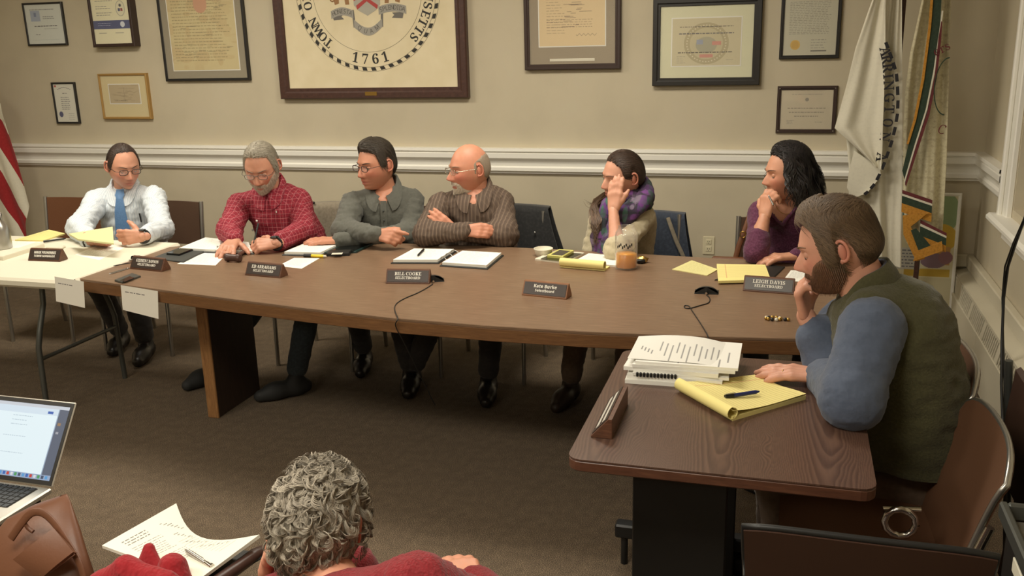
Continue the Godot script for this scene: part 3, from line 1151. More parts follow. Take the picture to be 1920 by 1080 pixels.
func flags() -> void:
	var white := cloth("flag_white", rgb8(226, 220, 200), 40, 0.04, 0.8, 0.02)
	white.backlight_enabled = true
	white.backlight = Color(0.2, 0.2, 0.18)
	var black := mat("flag_black", rgb8(36, 34, 38), 0.8)
	var t := thing("flag", "white flag with black curved lettering hanging in folds", "flag", Vector3(0.4935, 0, -5.3164))
	var mb := MB.new()
	# main drape
	var L := [Vector3(0.4038, 2.5909, -5.3164), Vector3(0.3870, 1.9179, -5.3164), Vector3(0.3365, 1.6936, -5.3164), Vector3(0.3028, 1.4693, -5.3164), Vector3(0.2804, 1.2450, -5.3164), Vector3(0.3140, 1.0207, -5.3164), Vector3(0.3253, 0.8524, -5.3164), Vector3(0.3589, 0.6842, -5.3164), Vector3(0.3926, 0.4823, -5.3164)]
	var Rr := [Vector3(0.4711, 2.5909, -5.3164), Vector3(0.5103, 1.9179, -5.3164), Vector3(0.5272, 1.6936, -5.3164), Vector3(0.5473, 1.4693, -5.3164), Vector3(0.5642, 1.2450, -5.3164), Vector3(0.5832, 1.0207, -5.3164), Vector3(0.5967, 0.8524, -5.3164), Vector3(0.6057, 0.6842, -5.3164), Vector3(0.6191, 0.4823, -5.3164)]
	var rows := []
	for i in (L.size() - 1) * 5 + 1:
		var k := mini(i / 5, L.size() - 2)
		var u := (i - k * 5) / 5.0
		var r := []
		for j in 57:
			var s := 1.0 - j / 56.0
			var p := (L[k] as Vector3).lerp(L[k + 1], u).lerp((Rr[k] as Vector3).lerp(Rr[k + 1], u), s)
			p.z += 0.018 * sin(s * 15.0 + 0.4 * sin(i * 0.1)) + 0.008 * sin(s * 31.0 + i * 0.07)
			r.append(p)
		rows.append(r)
	mb.sheet(rows, 0.003)
	obj("cloth", mb, white, t, true)
	# the fly corner folded forward on the left
	mb = MB.new()
	var fold := [[Vector3(0.3962, 1.9839, -5.2603), Vector3(0.4240, 1.9828, -5.2603)], [Vector3(0.3511, 1.8302, -5.2547), Vector3(0.4331, 1.8277, -5.2603)], [Vector3(0.3017, 1.6467, -5.2491), Vector3(0.4464, 1.6436, -5.2547)], [Vector3(0.2698, 1.4583, -5.2491), Vector3(0.4548, 1.4564, -5.2491)], [Vector3(0.2255, 1.2372, -5.2491), Vector3(0.4623, 1.2517, -5.2491)], [Vector3(0.3248, 1.1479, -5.2491), Vector3(0.4690, 1.1267, -5.2491)], [Vector3(0.4383, 1.0420, -5.2491), Vector3(0.4716, 1.0199, -5.2491)]]
	rows = []
	for i in (fold.size() - 1) * 5 + 1:
		var k := mini(i / 5, fold.size() - 2)
		var u := (i - k * 5) / 5.0
		var r := []
		for j in 29:
			var s := 1.0 - j / 28.0
			var p := (fold[k][0] as Vector3).lerp(fold[k + 1][0], u).lerp((fold[k][1] as Vector3).lerp(fold[k + 1][1], u), s)
			p.z += 0.014 * sin(s * 7.0 + 0.5) + 0.004 * sin(s * 16.0 + i * 0.2)
			r.append(p)
		rows.append(r)
	mb.sheet(rows, 0.003)
	obj("folded_fly", mb, white, t, true)
	# second turn of cloth below the corner
	ribbon(t, "lower_fold", [Vector3(0.3341, 1.1158, -5.2827), Vector3(0.3144, 1.0070, -5.2827), Vector3(0.3097, 0.9145, -5.2827), Vector3(0.3461, 0.8571, -5.2827)], [Vector3(0.4667, 1.0267, -5.2603), Vector3(0.4752, 0.9843, -5.2603), Vector3(0.4465, 0.9409, -5.2603), Vector3(0.4099, 0.8914, -5.2603)], white, 0.002)
	var let := MB.new()
	var lp := [[Vector3(0.4435, 1.6282, -5.2356), "A"], [Vector3(0.4541, 1.5882, -5.2356), "R"], [Vector3(0.4624, 1.5455, -5.2356), "R"], [Vector3(0.4682, 1.5027, -5.2356), "I"], [Vector3(0.4742, 1.4570, -5.2356), "N"], [Vector3(0.4815, 1.3949, -5.2356), "G"], [Vector3(0.4860, 1.3351, -5.2356), "T"], [Vector3(0.4835, 1.2667, -5.2356), "O"], [Vector3(0.4759, 1.1950, -5.2356), "N"], [Vector3(0.4654, 1.0891, -5.2356), "A"]]
	for i in lp.size():
		var a: Vector3 = lp[maxi(i - 1, 0)][0]
		var b: Vector3 = lp[mini(i + 1, lp.size() - 1)][0]
		var dir := atan2(b.y - a.y, b.x - a.x)
		let.add_mesh(text_mesh(lp[i][1], 0.047, "Droid Serif", 900, 0.001), Transform3D(Basis(Vector3.BACK, dir), lp[i][0]))
	obj("lettering", let, black, t, true)
	var dash := MB.new()
	var dp := [Vector3(0.4454, 1.6729, -5.2379), Vector3(0.4670, 1.6224, -5.2379), Vector3(0.4887, 1.5716, -5.2379), Vector3(0.5083, 1.5154, -5.2379), Vector3(0.5184, 1.4510, -5.2379), Vector3(0.5264, 1.3809, -5.2379), Vector3(0.5291, 1.3130, -5.2379), Vector3(0.5242, 1.2446, -5.2379), Vector3(0.5139, 1.1756, -5.2379), Vector3(0.5002, 1.1172, -5.2379), Vector3(0.4861, 1.0610, -5.2379), Vector3(0.4670, 0.9988, -5.2379), Vector3(0.4446, 0.9444, -5.2379), Vector3(0.4155, 0.9038, -5.2379), Vector3(0.3853, 0.8773, -5.2379)]
	for i in dp.size() - 1:
		var a: Vector3 = dp[i]
		var b: Vector3 = dp[i + 1]
		dash.bar(a, a.lerp(b, 0.62), 0.016, 0.001, 0.0, Vector3(0, 0, 1))
	stuff(obj("roped_border", dash, black, t, true))
	flag_pole(t, Vector3(0.5272, 0, -5.3725), 2.6)
	# --- beige flag with a green, maroon and gold border
	var beige := mat("flag_beige", Color(1, 1, 1), 0.85)
	beige.albedo_texture = noise_tex(0.02, 256, 256, [[0.0, rgb8(176, 164, 132)], [0.38, rgb8(200, 190, 158)], [0.5, rgb8(216, 208, 176)], [0.62, rgb8(202, 193, 160)], [1.0, rgb8(222, 214, 182)]], FastNoiseLite.TYPE_SIMPLEX, 3)
	triplanar(beige, Vector3.ONE * 5)
	var green := cloth("flag_green", rgb8(46, 62, 46), 40, 0.08)
	var gold := cloth("flag_gold", rgb8(196, 136, 46), 60, 0.15)
	var maroon := cloth("flag_maroon", rgb8(104, 44, 46), 40, 0.08)
	t = thing("flag", "beige flag with green maroon and gold border draped on its pole", "flag", Vector3(0.6954, 0, -5.3164))
	mb = MB.new()
	L = [Vector3(0.6505, 2.5909, -5.3164), Vector3(0.6061, 1.8751, -5.3164), Vector3(0.5721, 1.6131, -5.3164), Vector3(0.5641, 1.4244, -5.3164), Vector3(0.5713, 1.2036, -5.3164), Vector3(0.6005, 0.8343, -5.3164), Vector3(0.6366, 0.6158, -5.3164)]
	Rr = [Vector3(0.7178, 2.5909, -5.3164), Vector3(0.7431, 1.8704, -5.3164), Vector3(0.7592, 1.6095, -5.3164), Vector3(0.7783, 1.3414, -5.3164), Vector3(0.7954, 1.0658, -5.3164), Vector3(0.8053, 0.8108, -5.3164), Vector3(0.8102, 0.6370, -5.3164)]
	rows = []
	for i in (L.size() - 1) * 6 + 1:
		var k := mini(i / 6, L.size() - 2)
		var u := (i - k * 6) / 6.0
		var r := []
		for j in 49:
			var s := 1.0 - j / 48.0
			var p := (L[k] as Vector3).lerp(L[k + 1], u).lerp((Rr[k] as Vector3).lerp(Rr[k + 1], u), s)
			p.z += 0.02 * sin(s * 11.0 + 1.0) + 0.006 * sin(s * 27.0)
			r.append(p)
		rows.append(r)
	mb.sheet(rows, 0.003)
	obj("cloth", mb, beige, t, true)
	# border running down in a long diagonal
	ribbon(t, "gold_trim", [Vector3(0.6395, 1.9486, -5.2547), Vector3(0.6423, 1.7437, -5.2547), Vector3(0.6319, 1.4811, -5.2547), Vector3(0.6106, 1.2787, -5.2547), Vector3(0.5871, 1.1548, -5.2547)], [Vector3(0.6518, 1.9481, -5.2547), Vector3(0.6547, 1.7434, -5.2547), Vector3(0.6446, 1.4809, -5.2547), Vector3(0.6233, 1.2787, -5.2547), Vector3(0.5975, 1.1549, -5.2547)], gold, 0.0)
	ribbon(t, "green_band", [Vector3(0.6525, 1.9483, -5.2603), Vector3(0.6554, 1.7434, -5.2603), Vector3(0.6453, 1.4806, -5.2603), Vector3(0.6240, 1.2782, -5.2603), Vector3(0.5981, 1.1543, -5.2603), Vector3(0.5781, 1.0143, -5.2603)], [Vector3(0.6893, 1.9469, -5.2603), Vector3(0.6975, 1.7422, -5.2603), Vector3(0.6881, 1.4801, -5.2603), Vector3(0.6725, 1.2782, -5.2603), Vector3(0.6365, 1.1268, -5.2603), Vector3(0.5994, 0.9439, -5.2603)], green, 0.0)
	ribbon(t, "white_stripe", [Vector3(0.6978, 1.8194, -5.2581), Vector3(0.6946, 1.7164, -5.2581), Vector3(0.6843, 1.5201, -5.2581), Vector3(0.6651, 1.3328, -5.2581), Vector3(0.6248, 1.1409, -5.2581), Vector3(0.5902, 0.9583, -5.2581)], [Vector3(0.7052, 1.8191, -5.2581), Vector3(0.7020, 1.7162, -5.2581), Vector3(0.6918, 1.5200, -5.2581), Vector3(0.6727, 1.3327, -5.2581), Vector3(0.6325, 1.1409, -5.2581), Vector3(0.5958, 0.9527, -5.2581)], white, 0.0)
	ribbon(t, "maroon_stripe", [Vector3(0.6997, 1.7679, -5.2569), Vector3(0.6942, 1.6905, -5.2569), Vector3(0.6928, 1.5068, -5.2569), Vector3(0.6737, 1.3193, -5.2569), Vector3(0.6309, 1.1272, -5.2569), Vector3(0.5964, 0.9444, -5.2569)], [Vector3(0.7047, 1.7678, -5.2569), Vector3(0.7078, 1.6772, -5.2569), Vector3(0.7040, 1.4934, -5.2569), Vector3(0.6850, 1.3057, -5.2569), Vector3(0.6424, 1.1134, -5.2569), Vector3(0.6027, 0.9304, -5.2569)], maroon, 0.0)
	# lower hem in its bands
	for h in [[0, 7, maroon, "maroon_stripe"], [7, 11, white, "white_stripe"], [11, 25, green, "green_band"], [25, 42, gold, "gold_fringe"]]:
		var y0: float = h[0]
		var y1: float = h[1]
		ribbon(t, h[3], [hem(1692, 356 + y0), hem(1692, 356 + y1)], [hem(1742, 374 + y0), hem(1742, 374 + y1)], h[2], 0.0)
	# the corner turned up below
	for h in [[0, 7, maroon, "maroon_stripe"], [7, 12, white, "white_stripe"], [12, 30, green, "green_band"], [30, 46, gold, "gold_fringe"]]:
		var y0: float = h[0]
		var y1: float = h[1]
		ribbon(t, h[3], [hem(1724, 412 + y0), hem(1724, 412 + y1)], [hem(1768, 436 + y0 * 0.8), hem(1768, 436 + y1 * 0.8)], h[2], 0.0)
	ribbon(t, "gold_fringe", [Vector3(0.5973, 0.7788, -5.2401), Vector3(0.6082, 0.6751, -5.2401), Vector3(0.6833, 0.5319, -5.2401)], [Vector3(0.7236, 0.7997, -5.2401), Vector3(0.6415, 0.7197, -5.2401), Vector3(0.7267, 0.5485, -5.2401)], gold, 0.0)
	ribbon(t, "gold_fringe", [Vector3(0.6672, 0.5317, -5.2379), Vector3(0.6834, 0.5910, -5.2379)], [Vector3(0.8085, 0.5961, -5.2379), Vector3(0.7988, 0.6477, -5.2379)], gold, 0.0)
	ribbon(t, "green_band", [Vector3(0.6426, 0.7004, -5.2356), Vector3(0.6946, 0.5803, -5.2356)], [Vector3(0.6679, 0.7128, -5.2356), Vector3(0.7548, 0.6119, -5.2356)], green, 0.0)
	# round emblem print with lettering on the right-hand fold
	var em := MB.new()
	for a in 24:
		var an := lerpf(PI * 0.5, PI * 1.5, a / 23.0)
		var an2 := lerpf(PI * 0.5, PI * 1.5, (a + 1) / 23.0)
		if a == 23:
			break
		var cc := Vector3(0.7550, 1.4479, -5.2536)
		em.face([cc + Vector3(cos(an) * 0.062, sin(an) * 0.146, 0), cc + Vector3(cos(an2) * 0.062, sin(an2) * 0.146, 0), cc + Vector3(cos(an2) * 0.057, sin(an2) * 0.139, 0), cc + Vector3(cos(an) * 0.057, sin(an) * 0.139, 0)], cc - Vector3(0, 0, 1))
	obj("emblem_ring", em, green, t, true)
	em = MB.new()
	em.add_mesh(text_mesh("ers", 0.04, "Droid Serif", 400, 0.001), Transform3D(Basis(Vector3.BACK, 0.5), Vector3(0.7136, 1.6329, -5.2525)))
	em.add_mesh(text_mesh("C", 0.045, "Droid Serif", 400, 0.001), Transform3D(Basis(Vector3.BACK, -0.3), Vector3(0.7492, 1.2301, -5.2525)))
	obj("lettering", em, maroon, t, true)
	flag_pole(t, Vector3(0.7044, 0, -5.3612), 2.6)
	# --- striped flag at the left
	var red := cloth("flag_red", rgb8(160, 34, 38), 40, 0.08)
	t = thing("flag", "red and white striped flag hanging beside an empty brown chair", "flag", Vector3(-5.6641, 0, -5.4510))
	# stripes fall in long diagonals; each is its own strip of cloth
	var strips := [
		[[Vector3(-5.8323, 2.0077, 0), Vector3(-5.6753, 1.6488, 0), Vector3(-5.5568, 1.4686, -5.4398), Vector3(-5.4335, 1.3778, -5.4398), Vector3(-5.4272, 1.2722, -5.4398)], [Vector3(-5.8323, 1.8619, 0), Vector3(-5.6977, 1.5254, 0), Vector3(-5.5731, 1.3935, -5.4398), Vector3(-5.4598, 1.2533, -5.4398), Vector3(-5.4129, 1.1582, -5.4398)], white, "white_stripe"],
		[[Vector3(-5.8323, 1.8619, 0), Vector3(-5.6977, 1.5254, 0), Vector3(-5.5731, 1.3935, -5.4398), Vector3(-5.4598, 1.2533, -5.4398), Vector3(-5.4129, 1.1582, -5.4398), Vector3(-5.3825, 0.9586, -5.4398), Vector3(-5.3662, 0.7796, -5.4398)], [Vector3(-5.8548, 1.5815, 0), Vector3(-5.7202, 1.3123, 0), Vector3(-5.6079, 1.2341, -5.4398), Vector3(-5.5002, 1.0617, -5.4398), Vector3(-5.4530, 0.9655, -5.4398), Vector3(-5.4032, 0.8572, -5.4398), Vector3(-5.3678, 0.7717, -5.4398)], red, "red_stripe"],
		[[Vector3(-5.8548, 1.5815, 0), Vector3(-5.7202, 1.3123, 0), Vector3(-5.6079, 1.2341, -5.4398), Vector3(-5.5002, 1.0617, -5.4398), Vector3(-5.4330, 0.9230, -5.4398), Vector3(-5.3662, 0.7796, -5.4398), Vector3(-5.3481, 0.6302, -5.4398)], [Vector3(-5.8772, 1.3011, 0), Vector3(-5.7650, 1.0767, 0), Vector3(-5.6441, 1.0683, -5.4398), Vector3(-5.5406, 0.8706, -5.4398), Vector3(-5.4858, 0.7614, -5.4398), Vector3(-5.4202, 0.6322, -5.4398), Vector3(-5.3706, 0.5420, -5.4398)], white, "white_stripe"],
		[[Vector3(-5.8772, 1.3011, 0), Vector3(-5.7650, 1.0767, 0), Vector3(-5.6441, 1.0683, -5.4398), Vector3(-5.5406, 0.8706, -5.4398), Vector3(-5.4858, 0.7614, -5.4398), Vector3(-5.4169, 0.6244, -5.4398), Vector3(-5.3755, 0.5418, -5.4398)], [Vector3(-5.8996, 1.0207, 0), Vector3(-5.8099, 0.8524, 0), Vector3(-5.6912, 0.8523, -5.4398), Vector3(-5.5817, 0.6759, -5.4398), Vector3(-5.5305, 0.5933, -5.4398), Vector3(-5.4726, 0.4946, -5.4398), Vector3(-5.4276, 0.3790, -5.4398)], red, "red_stripe"],
		[[Vector3(-5.8996, 1.0207, 0), Vector3(-5.8099, 0.8524, 0), Vector3(-5.6912, 0.8523, -5.4398), Vector3(-5.5817, 0.6759, -5.4398), Vector3(-5.5305, 0.5933, -5.4398), Vector3(-5.4726, 0.4946, -5.4398), Vector3(-5.4276, 0.3790, -5.4398)], [Vector3(-5.9220, 0.7403, 0), Vector3(-5.8323, 0.5720, 0), Vector3(-5.7526, 0.5709, -5.4398), Vector3(-5.6288, 0.4531, -5.4398), Vector3(-5.5762, 0.3735, -5.4398), Vector3(-5.5235, 0.2938, -5.4398), Vector3(-5.4806, 0.2135, -5.4398)], white, "white_stripe"]]
	for s in strips:
		var rows2 := []
		for i in s[0].size():
			var r := []
			for k in 9:
				var u := 1.0 - k / 8.0
				var p: Vector3 = (s[1][i] as Vector3).lerp(s[0][i], u)
				p.z = -5.451 + 0.012 * sin(p.x * 45.0 + p.y * 10.0)
				r.append(p)
			rows2.append(r)
		mb = MB.new()
		mb.sheet(rows2, 0.003)
		obj(s[3], mb, s[2], t, true)
	flag_pole(t, Vector3(-5.8772, 0, -5.4734), 2.5)
	# --- map board leaning on the wall behind the flags
	var im := canvas(128, 256, rgb8(222, 214, 180))
	oval(im, 90, 30, 44, 40, rgb8(150, 172, 130))
	oval(im, 40, 20, 40, 30, rgb8(140, 168, 164))
	oval(im, 96, 76, 36, 26, rgb8(214, 178, 70))
	im.fill_rect(Rect2i(60, 92, 60, 34), rgb8(206, 160, 96))
	oval(im, 84, 118, 30, 14, rgb8(150, 124, 140))
	oval(im, 110, 112, 16, 12, rgb8(160, 120, 130))
	im.fill_rect(Rect2i(20, 134, 102, 14), rgb8(206, 172, 70))
	im.fill_rect(Rect2i(0, 96, 56, 40), rgb8(210, 208, 200))
	type_lines(im, 4, 100, 46, 6, 6, rgb8(120, 120, 130), 2, 0.2)
	im.fill_rect(Rect2i(0, 150, 128, 106), rgb8(210, 202, 168))
	t = thing("map_board", "tall coloured map in a white frame leaning behind the flags", "map", Vector3(0.7851, 0, -5.5744))
	var bx := Basis(Vector3.RIGHT, -0.09)
	var f := MB.new()
	frame_bars(f, 0.336, 0.83, 0.018, 0.014)
	var o := obj("frame", f, M.trim, t)
	o.transform = Transform3D(bx, Vector3(-0.014, 0.428, -0.02))
	f = MB.new()
	print_face(f, Vector3(0, 0, 0.006), 0.302, 0.796)
	f.box(Vector3(0, 0, 0.001), Vector3(0.304, 0.798, 0.008))
	for i in range(4, f.t.size()):
		f.t[i] = Vector2(0.5, 0.9)
	o = obj("map_print", f, print_mat(im), t)
	o.transform = Transform3D(bx, Vector3(-0.014, 0.428, -0.02))


func hem(px: float, py: float) -> Vector3:
	# points on the beige flag's lower hem, in the plane just before the cloth
	var x := lerpf(HEM_A.x, HEM_B.x, (px - 1692.0) / 76.0) + (py - 356.0) * HEM_S
	var y := HEM_A.y + (HEM_B.y - HEM_A.y) * (py - 356.0) / 116.0
	return Vector3(x, y, -5.249)


const HEM_A := Vector3(0.5849, 0.9142, -5.2491)
const HEM_B := Vector3(0.8108, 0.5878, -5.2491)
const HEM_S := 0.00012


func flag_pole(t: Node3D, at: Vector3, h: float) -> void:
	var p := MB.new()
	p.tube([at + Vector3(0, 0.02, 0), at + Vector3(0, h, 0)], 0.014, 10)
	obj("pole", p, M.frame_mahogany, t, true)
	p = MB.new()
	p.lathe(at, [Vector2(0.001, 0), Vector2(0.14, 0.0), Vector2(0.14, 0.015), Vector2(0.1, 0.03), Vector2(0.03, 0.045), Vector2(0.02, 0.1), Vector2(0.001, 0.1)], 20)
	obj("stand", p, M.brass, t, true)


# ---------------------------------------------------------------- tables
func tables() -> void:
	# boat-shaped conference table
	var t := thing("conference_table", "long boat-shaped oak laminate conference table", "table", Vector3(-1.4, 0, -3.68))
	var front := [Vector2(-3.085, -3.36), Vector2(-3.056, -3.342), Vector2(-2.7, -3.277), Vector2(-2.265, -3.2), Vector2(-1.8, -3.122), Vector2(-1.388, -3.068), Vector2(-1.0, -3.05), Vector2(-0.652, -3.055), Vector2(-0.284, -3.083), Vector2(0.067, -3.128), Vector2(0.24, -3.155), Vector2(0.27, -3.185)]
	var back := [Vector2(0.27, -4.17), Vector2(0.24, -4.2), Vector2(-0.1, -4.235), Vector2(-0.426, -4.26), Vector2(-1.022, -4.3), Vector2(-1.45, -4.31), Vector2(-1.864, -4.295), Vector2(-2.3, -4.23), Vector2(-2.7, -4.13), Vector2(-3.032, -4.02), Vector2(-3.085, -3.99)]
	var outline := PackedVector2Array()
	for p in front + back:
		outline.append(Vector2(p.x + 1.4, -(p.y + 3.68)))
	var top := MB.new()
	top.prism(Vector3(0, TOP - 0.012, 0), outline, 0.012, Basis(Vector3(1, 0, 0), Vector3(0, 0, -1), Vector3(0, 1, 0)), 0.002)
	obj("tabletop", top, M.oak_top, t)
	var edge := MB.new()
	edge.prism(Vector3(0, TOP - 0.06, 0), outline, 0.048, Basis(Vector3(1, 0, 0), Vector3(0, 0, -1), Vector3(0, 1, 0)), 0.002)
	obj("edge_band", edge, M.oak_edge, t)
	for x in [-2.612, -0.2]:
		var l := MB.new()
		l.box(Vector3(x + 1.4, 0.34, -0.1), Vector3(0.055, 0.68, 0.37), 0.003)
		var o := obj("panel_leg", l, M.dark_panel, t)
		var e := MB.new()
		e.box(Vector3(x + 1.4, 0.34, 0.09), Vector3(0.06, 0.68, 0.012), 0.003)
		obj("edge_strip", e, M.oak_upright, o)
	var rail := MB.new()
	rail.box(Vector3(0.0, 0.6, -0.12), Vector3(2.35, 0.14, 0.03), 0.003)
	obj("stretcher", rail, M.dark_panel, t)
	# white folding table
	t = thing("folding_table", "white plastic folding table with bent steel legs", "table", Vector3(-3.97, 0, -3.68))
	top = MB.new()
	top.box(Vector3(0, TOP + 0.004 - 0.022, 0.0), Vector3(1.84, 0.045, 0.82), 0.012)
	obj("tabletop", top, M.white_plastic, t)
	for s in [1.0, -1.0]:
		var lg := MB.new()
		var x: float = s * 0.55
		for zz in [0.3, -0.3]:
			lg.tube([Vector3(x, 0.7, zz * 0.62), Vector3(x, 0.56, zz * 0.66), Vector3(x, 0.44, zz * 0.82), Vector3(x, 0.36, zz * 0.9), Vector3(x, 0.0, zz * 0.94)], 0.0135, 10)
		obj("leg_frame", lg, M.grey_steel, t)
		var br := MB.new()
		br.tube([Vector3(x, 0.3, 0.27), Vector3(x, 0.3, -0.27)], 0.01, 8)
		obj("cross_bar", br, M.grey_steel, t)
		br = MB.new()
		br.tube([Vector3(x, 0.7, 0.0), Vector3(x - s * 0.1, 0.62, 0), Vector3(x - s * 0.3, 0.7, 0)], 0.008, 8)
		obj("brace", br, M.grey_steel, t)
	# desk in front, walnut laminate
	t = thing("side_desk", "walnut laminate desk with rounded corners and black pedestal", "desk", Vector3(-0.13, 0, -2.472))
	outline = PackedVector2Array()
	var hw := 0.361
	var hd := 0.421
	var r := 0.035
	for c in [[1, 1, 0.0], [-1, 1, 0.5], [-1, -1, 1.0], [1, -1, 1.5]]:
		for k in 5:
			var a: float = (c[2] + k / 8.0) * PI
			outline.append(Vector2(c[0] * (hw - r) + cos(a) * r, c[1] * (hd - r) + sin(a) * r))
	top = MB.new()
	var up := Basis(Vector3(1, 0, 0), Vector3(0, 0, -1), Vector3(0, 1, 0))
	top.prism(Vector3(0, TOP - 0.004, 0), outline, 0.004, up)
	for i in top.t.size():
		top.t[i] = Vector2(top.v[i].x / (2 * hw) + 0.5, top.v[i].z / (2 * hd) + 0.5)
	obj("tabletop", top, M.walnut_top, t)
	edge = MB.new()
	edge.prism(Vector3(0, TOP - 0.034, 0), outline, 0.03, up, 0.004)
	obj("edge_band", edge, M.walnut_edge, t)
	var col := MB.new()
	col.box(Vector3(-0.098, 0.355, 0.25), Vector3(0.243, 0.7, 0.035), 0.003)
	obj("pedestal_panel", col, M.black_laminate, t)
	col = MB.new()
	col.box(Vector3(-0.098, 0.355, -0.3), Vector3(0.243, 0.7, 0.035), 0.003)
	obj("pedestal_panel", col, M.black_laminate, t)
	for z in [0.25, -0.33]:
		var ft := MB.new()
		ft.box(Vector3(-0.12, 0.13, z), Vector3(0.5, 0.05, 0.05), 0.006)
		for s in [-1.0, 1.0]:
			ft.tube([Vector3(-0.12 + s * 0.22, 0.11, z), Vector3(-0.12 + s * 0.22, 0.0, z)], 0.012, 8)
		obj("foot_bar", ft, M.black_plastic, t)
	var cab := MB.new()
	cab.tube([Vector3(-0.1720, 0.0600, -3.3612), Vector3(-0.1114, 0.0500, -3.3640), Vector3(-0.0505, 0.0300, -3.3601), Vector3(0.0091, 0.0120, -3.3876), Vector3(0.0681, 0.0120, -3.4376), Vector3(0.1898, 0.0120, -3.5685)], 0.008, 7)
	single("floor_cable", cab, M.black_plastic, "black cable on the carpet behind the desk pedestal", "cable")


# ---------------------------------------------------------------- chairs
func stack_chair(label: String, at: Vector3, turn: float, vinyl: Material, metal: Material, group := "") -> Node3D:
	var t := thing("stacking_chair", label, "chair", at, turn, group)
	var w := 0.23
	var s := MB.new()
	s.box(Vector3(0, 0.435, 0.0), Vector3(0.44, 0.05, 0.42), 0.018)
	obj("seat", s, vinyl, t)
	var rows := []
	for i in 9:
		var r := []
		for k in 13:
			var u := k / 12.0 * 2 - 1
			var v := i / 8.0
			r.append(Vector3(u * 0.215, 0.83 - v * 0.26, -0.235 + 0.03 * v - 0.025 * (1 - u * u)))
		rows.append(r)
	s = MB.new()
	s.sheet(rows, -0.028)
	obj("backrest", s, vinyl, t)
	for sx in [-1.0, 1.0]:
		var p := MB.new()
		p.tube([Vector3(sx * w, 0.835, -0.24), Vector3(sx * w, 0.6, -0.215), Vector3(sx * w, 0.45, -0.2), Vector3(sx * w, 0.0, -0.25)], 0.0125, 10)
		obj("back_leg", p, metal, t)
		p = MB.new()
		p.tube([Vector3(sx * w, 0.42, -0.2), Vector3(sx * w, 0.42, 0.16), Vector3(sx * w, 0.39, 0.19), Vector3(sx * w, 0.0, 0.2)], 0.0115, 10)
		obj("front_leg", p, metal, t)
	s = MB.new()
	s.tube([Vector3(-w, 0.4, 0.12), Vector3(w, 0.4, 0.12)], 0.008, 8)
	s.tube([Vector3(-w, 0.4, -0.14), Vector3(w, 0.4, -0.14)], 0.008, 8)
	obj("seat_rail", s, metal, t)
	return t


func chairs() -> void:
	var g := "brown vinyl stacking chairs along the wall"
	stack_chair("empty brown vinyl stacking chair beside the striped flag", Vector3(-4.33, 0, -4.56), 0.0, M.vinyl_rust, M.satin_steel, g)
	stack_chair("brown vinyl stacking chair under the man in the pale shirt", Vector3(-3.62, 0, -4.54), 0.0, M.vinyl_brown, M.satin_steel, g)
	stack_chair("stacking chair under the man in the red shirt", Vector3(-2.46, 0, -4.53), 0.0, M.vinyl_brown, M.satin_steel, g)
	stack_chair("stacking chair under the man in the grey pullover", Vector3(-1.97, 0, -4.6), 0.0, M.vinyl_brown, M.satin_steel, g)
	stack_chair("stacking chair with a black jacket hung over its back", Vector3(-1.49, 0, -4.55), 0.0, M.vinyl_brown, M.satin_steel, g)
	stack_chair("stacking chair with a navy coat hung over its back", Vector3(-0.76, 0, -4.56), 0.0, M.vinyl_brown, M.satin_steel, g)
	stack_chair("stacking chair under the woman in the purple sweater", Vector3(0.0, 0, -4.56), 0.0, M.vinyl_brown, M.satin_steel, g)
	# moulded chair of the man in the vest: back towards the heater
	shell_chair("brown moulded chair under the man in the green vest", Vector3(0.285, 0, -2.87), PI / 2 + PI, M.chair_plastic_brown, 0.245, 1.0)
	shell_chair("empty brown moulded chair with chrome side loop beside the desk", Vector3(0.265, 0, -2.33), PI / 2 + PI, M.chair_plastic_brown, 0.245, 1.0)
	var loop := MB.new()
	var lp := []
	for k in 13:
		var a := TAU * k / 12.0
		lp.append(Vector3(0.3067, 0.5800, -2.2152) + Vector3(cos(a) * 0.036, sin(a) * 0.036, 0.0))
	loop.tube(lp, 0.009, 8, false)
	loop.tube([Vector3(0.2667, 0.6000, -2.2358), Vector3(0.3554, 0.6000, -2.2547)], 0.008, 8)
	obj("side_loop", loop, M.chrome, get_node("moulded_chair_001"), true)
	shell_chair("empty brown chair seen from behind at the near side of the desk", Vector3(0.18, 0, -1.945), PI, M.vinyl_dark_shaded, 0.228, 0.15)
	var t := thing("folded_chair", "dark brown folded chair leaning behind the moulded chair", "chair", Vector3(0.68, 0, -2.52))
	var pn := MB.new()
	pn.box(Vector3(-0.045, 0.68, 0), Vector3(0.022, 0.3, 0.42), 0.01, Basis(Vector3.BACK, -0.08))
	obj("backrest", pn, M.vinyl_dark_shaded, t)
	pn = MB.new()
	pn.box(Vector3(0.0, 0.36, 0), Vector3(0.03, 0.36, 0.4), 0.01, Basis(Vector3.BACK, -0.08))
	obj("seat", pn, M.vinyl_dark_shaded, t)
	for sz in [-1.0, 1.0]:
		pn = MB.new()
		pn.tube([Vector3(-0.06, 0.84, sz * 0.22), Vector3(0.02, 0.0, sz * 0.22)], 0.011, 8)
		obj("front_leg", pn, M.grey_steel, t)
		pn = MB.new()
		pn.tube([Vector3(0.03, 0.55, sz * 0.2), Vector3(0.06, 0.0, sz * 0.2)], 0.011, 8)
		obj("back_leg", pn, M.grey_steel, t)
	hung_coat()


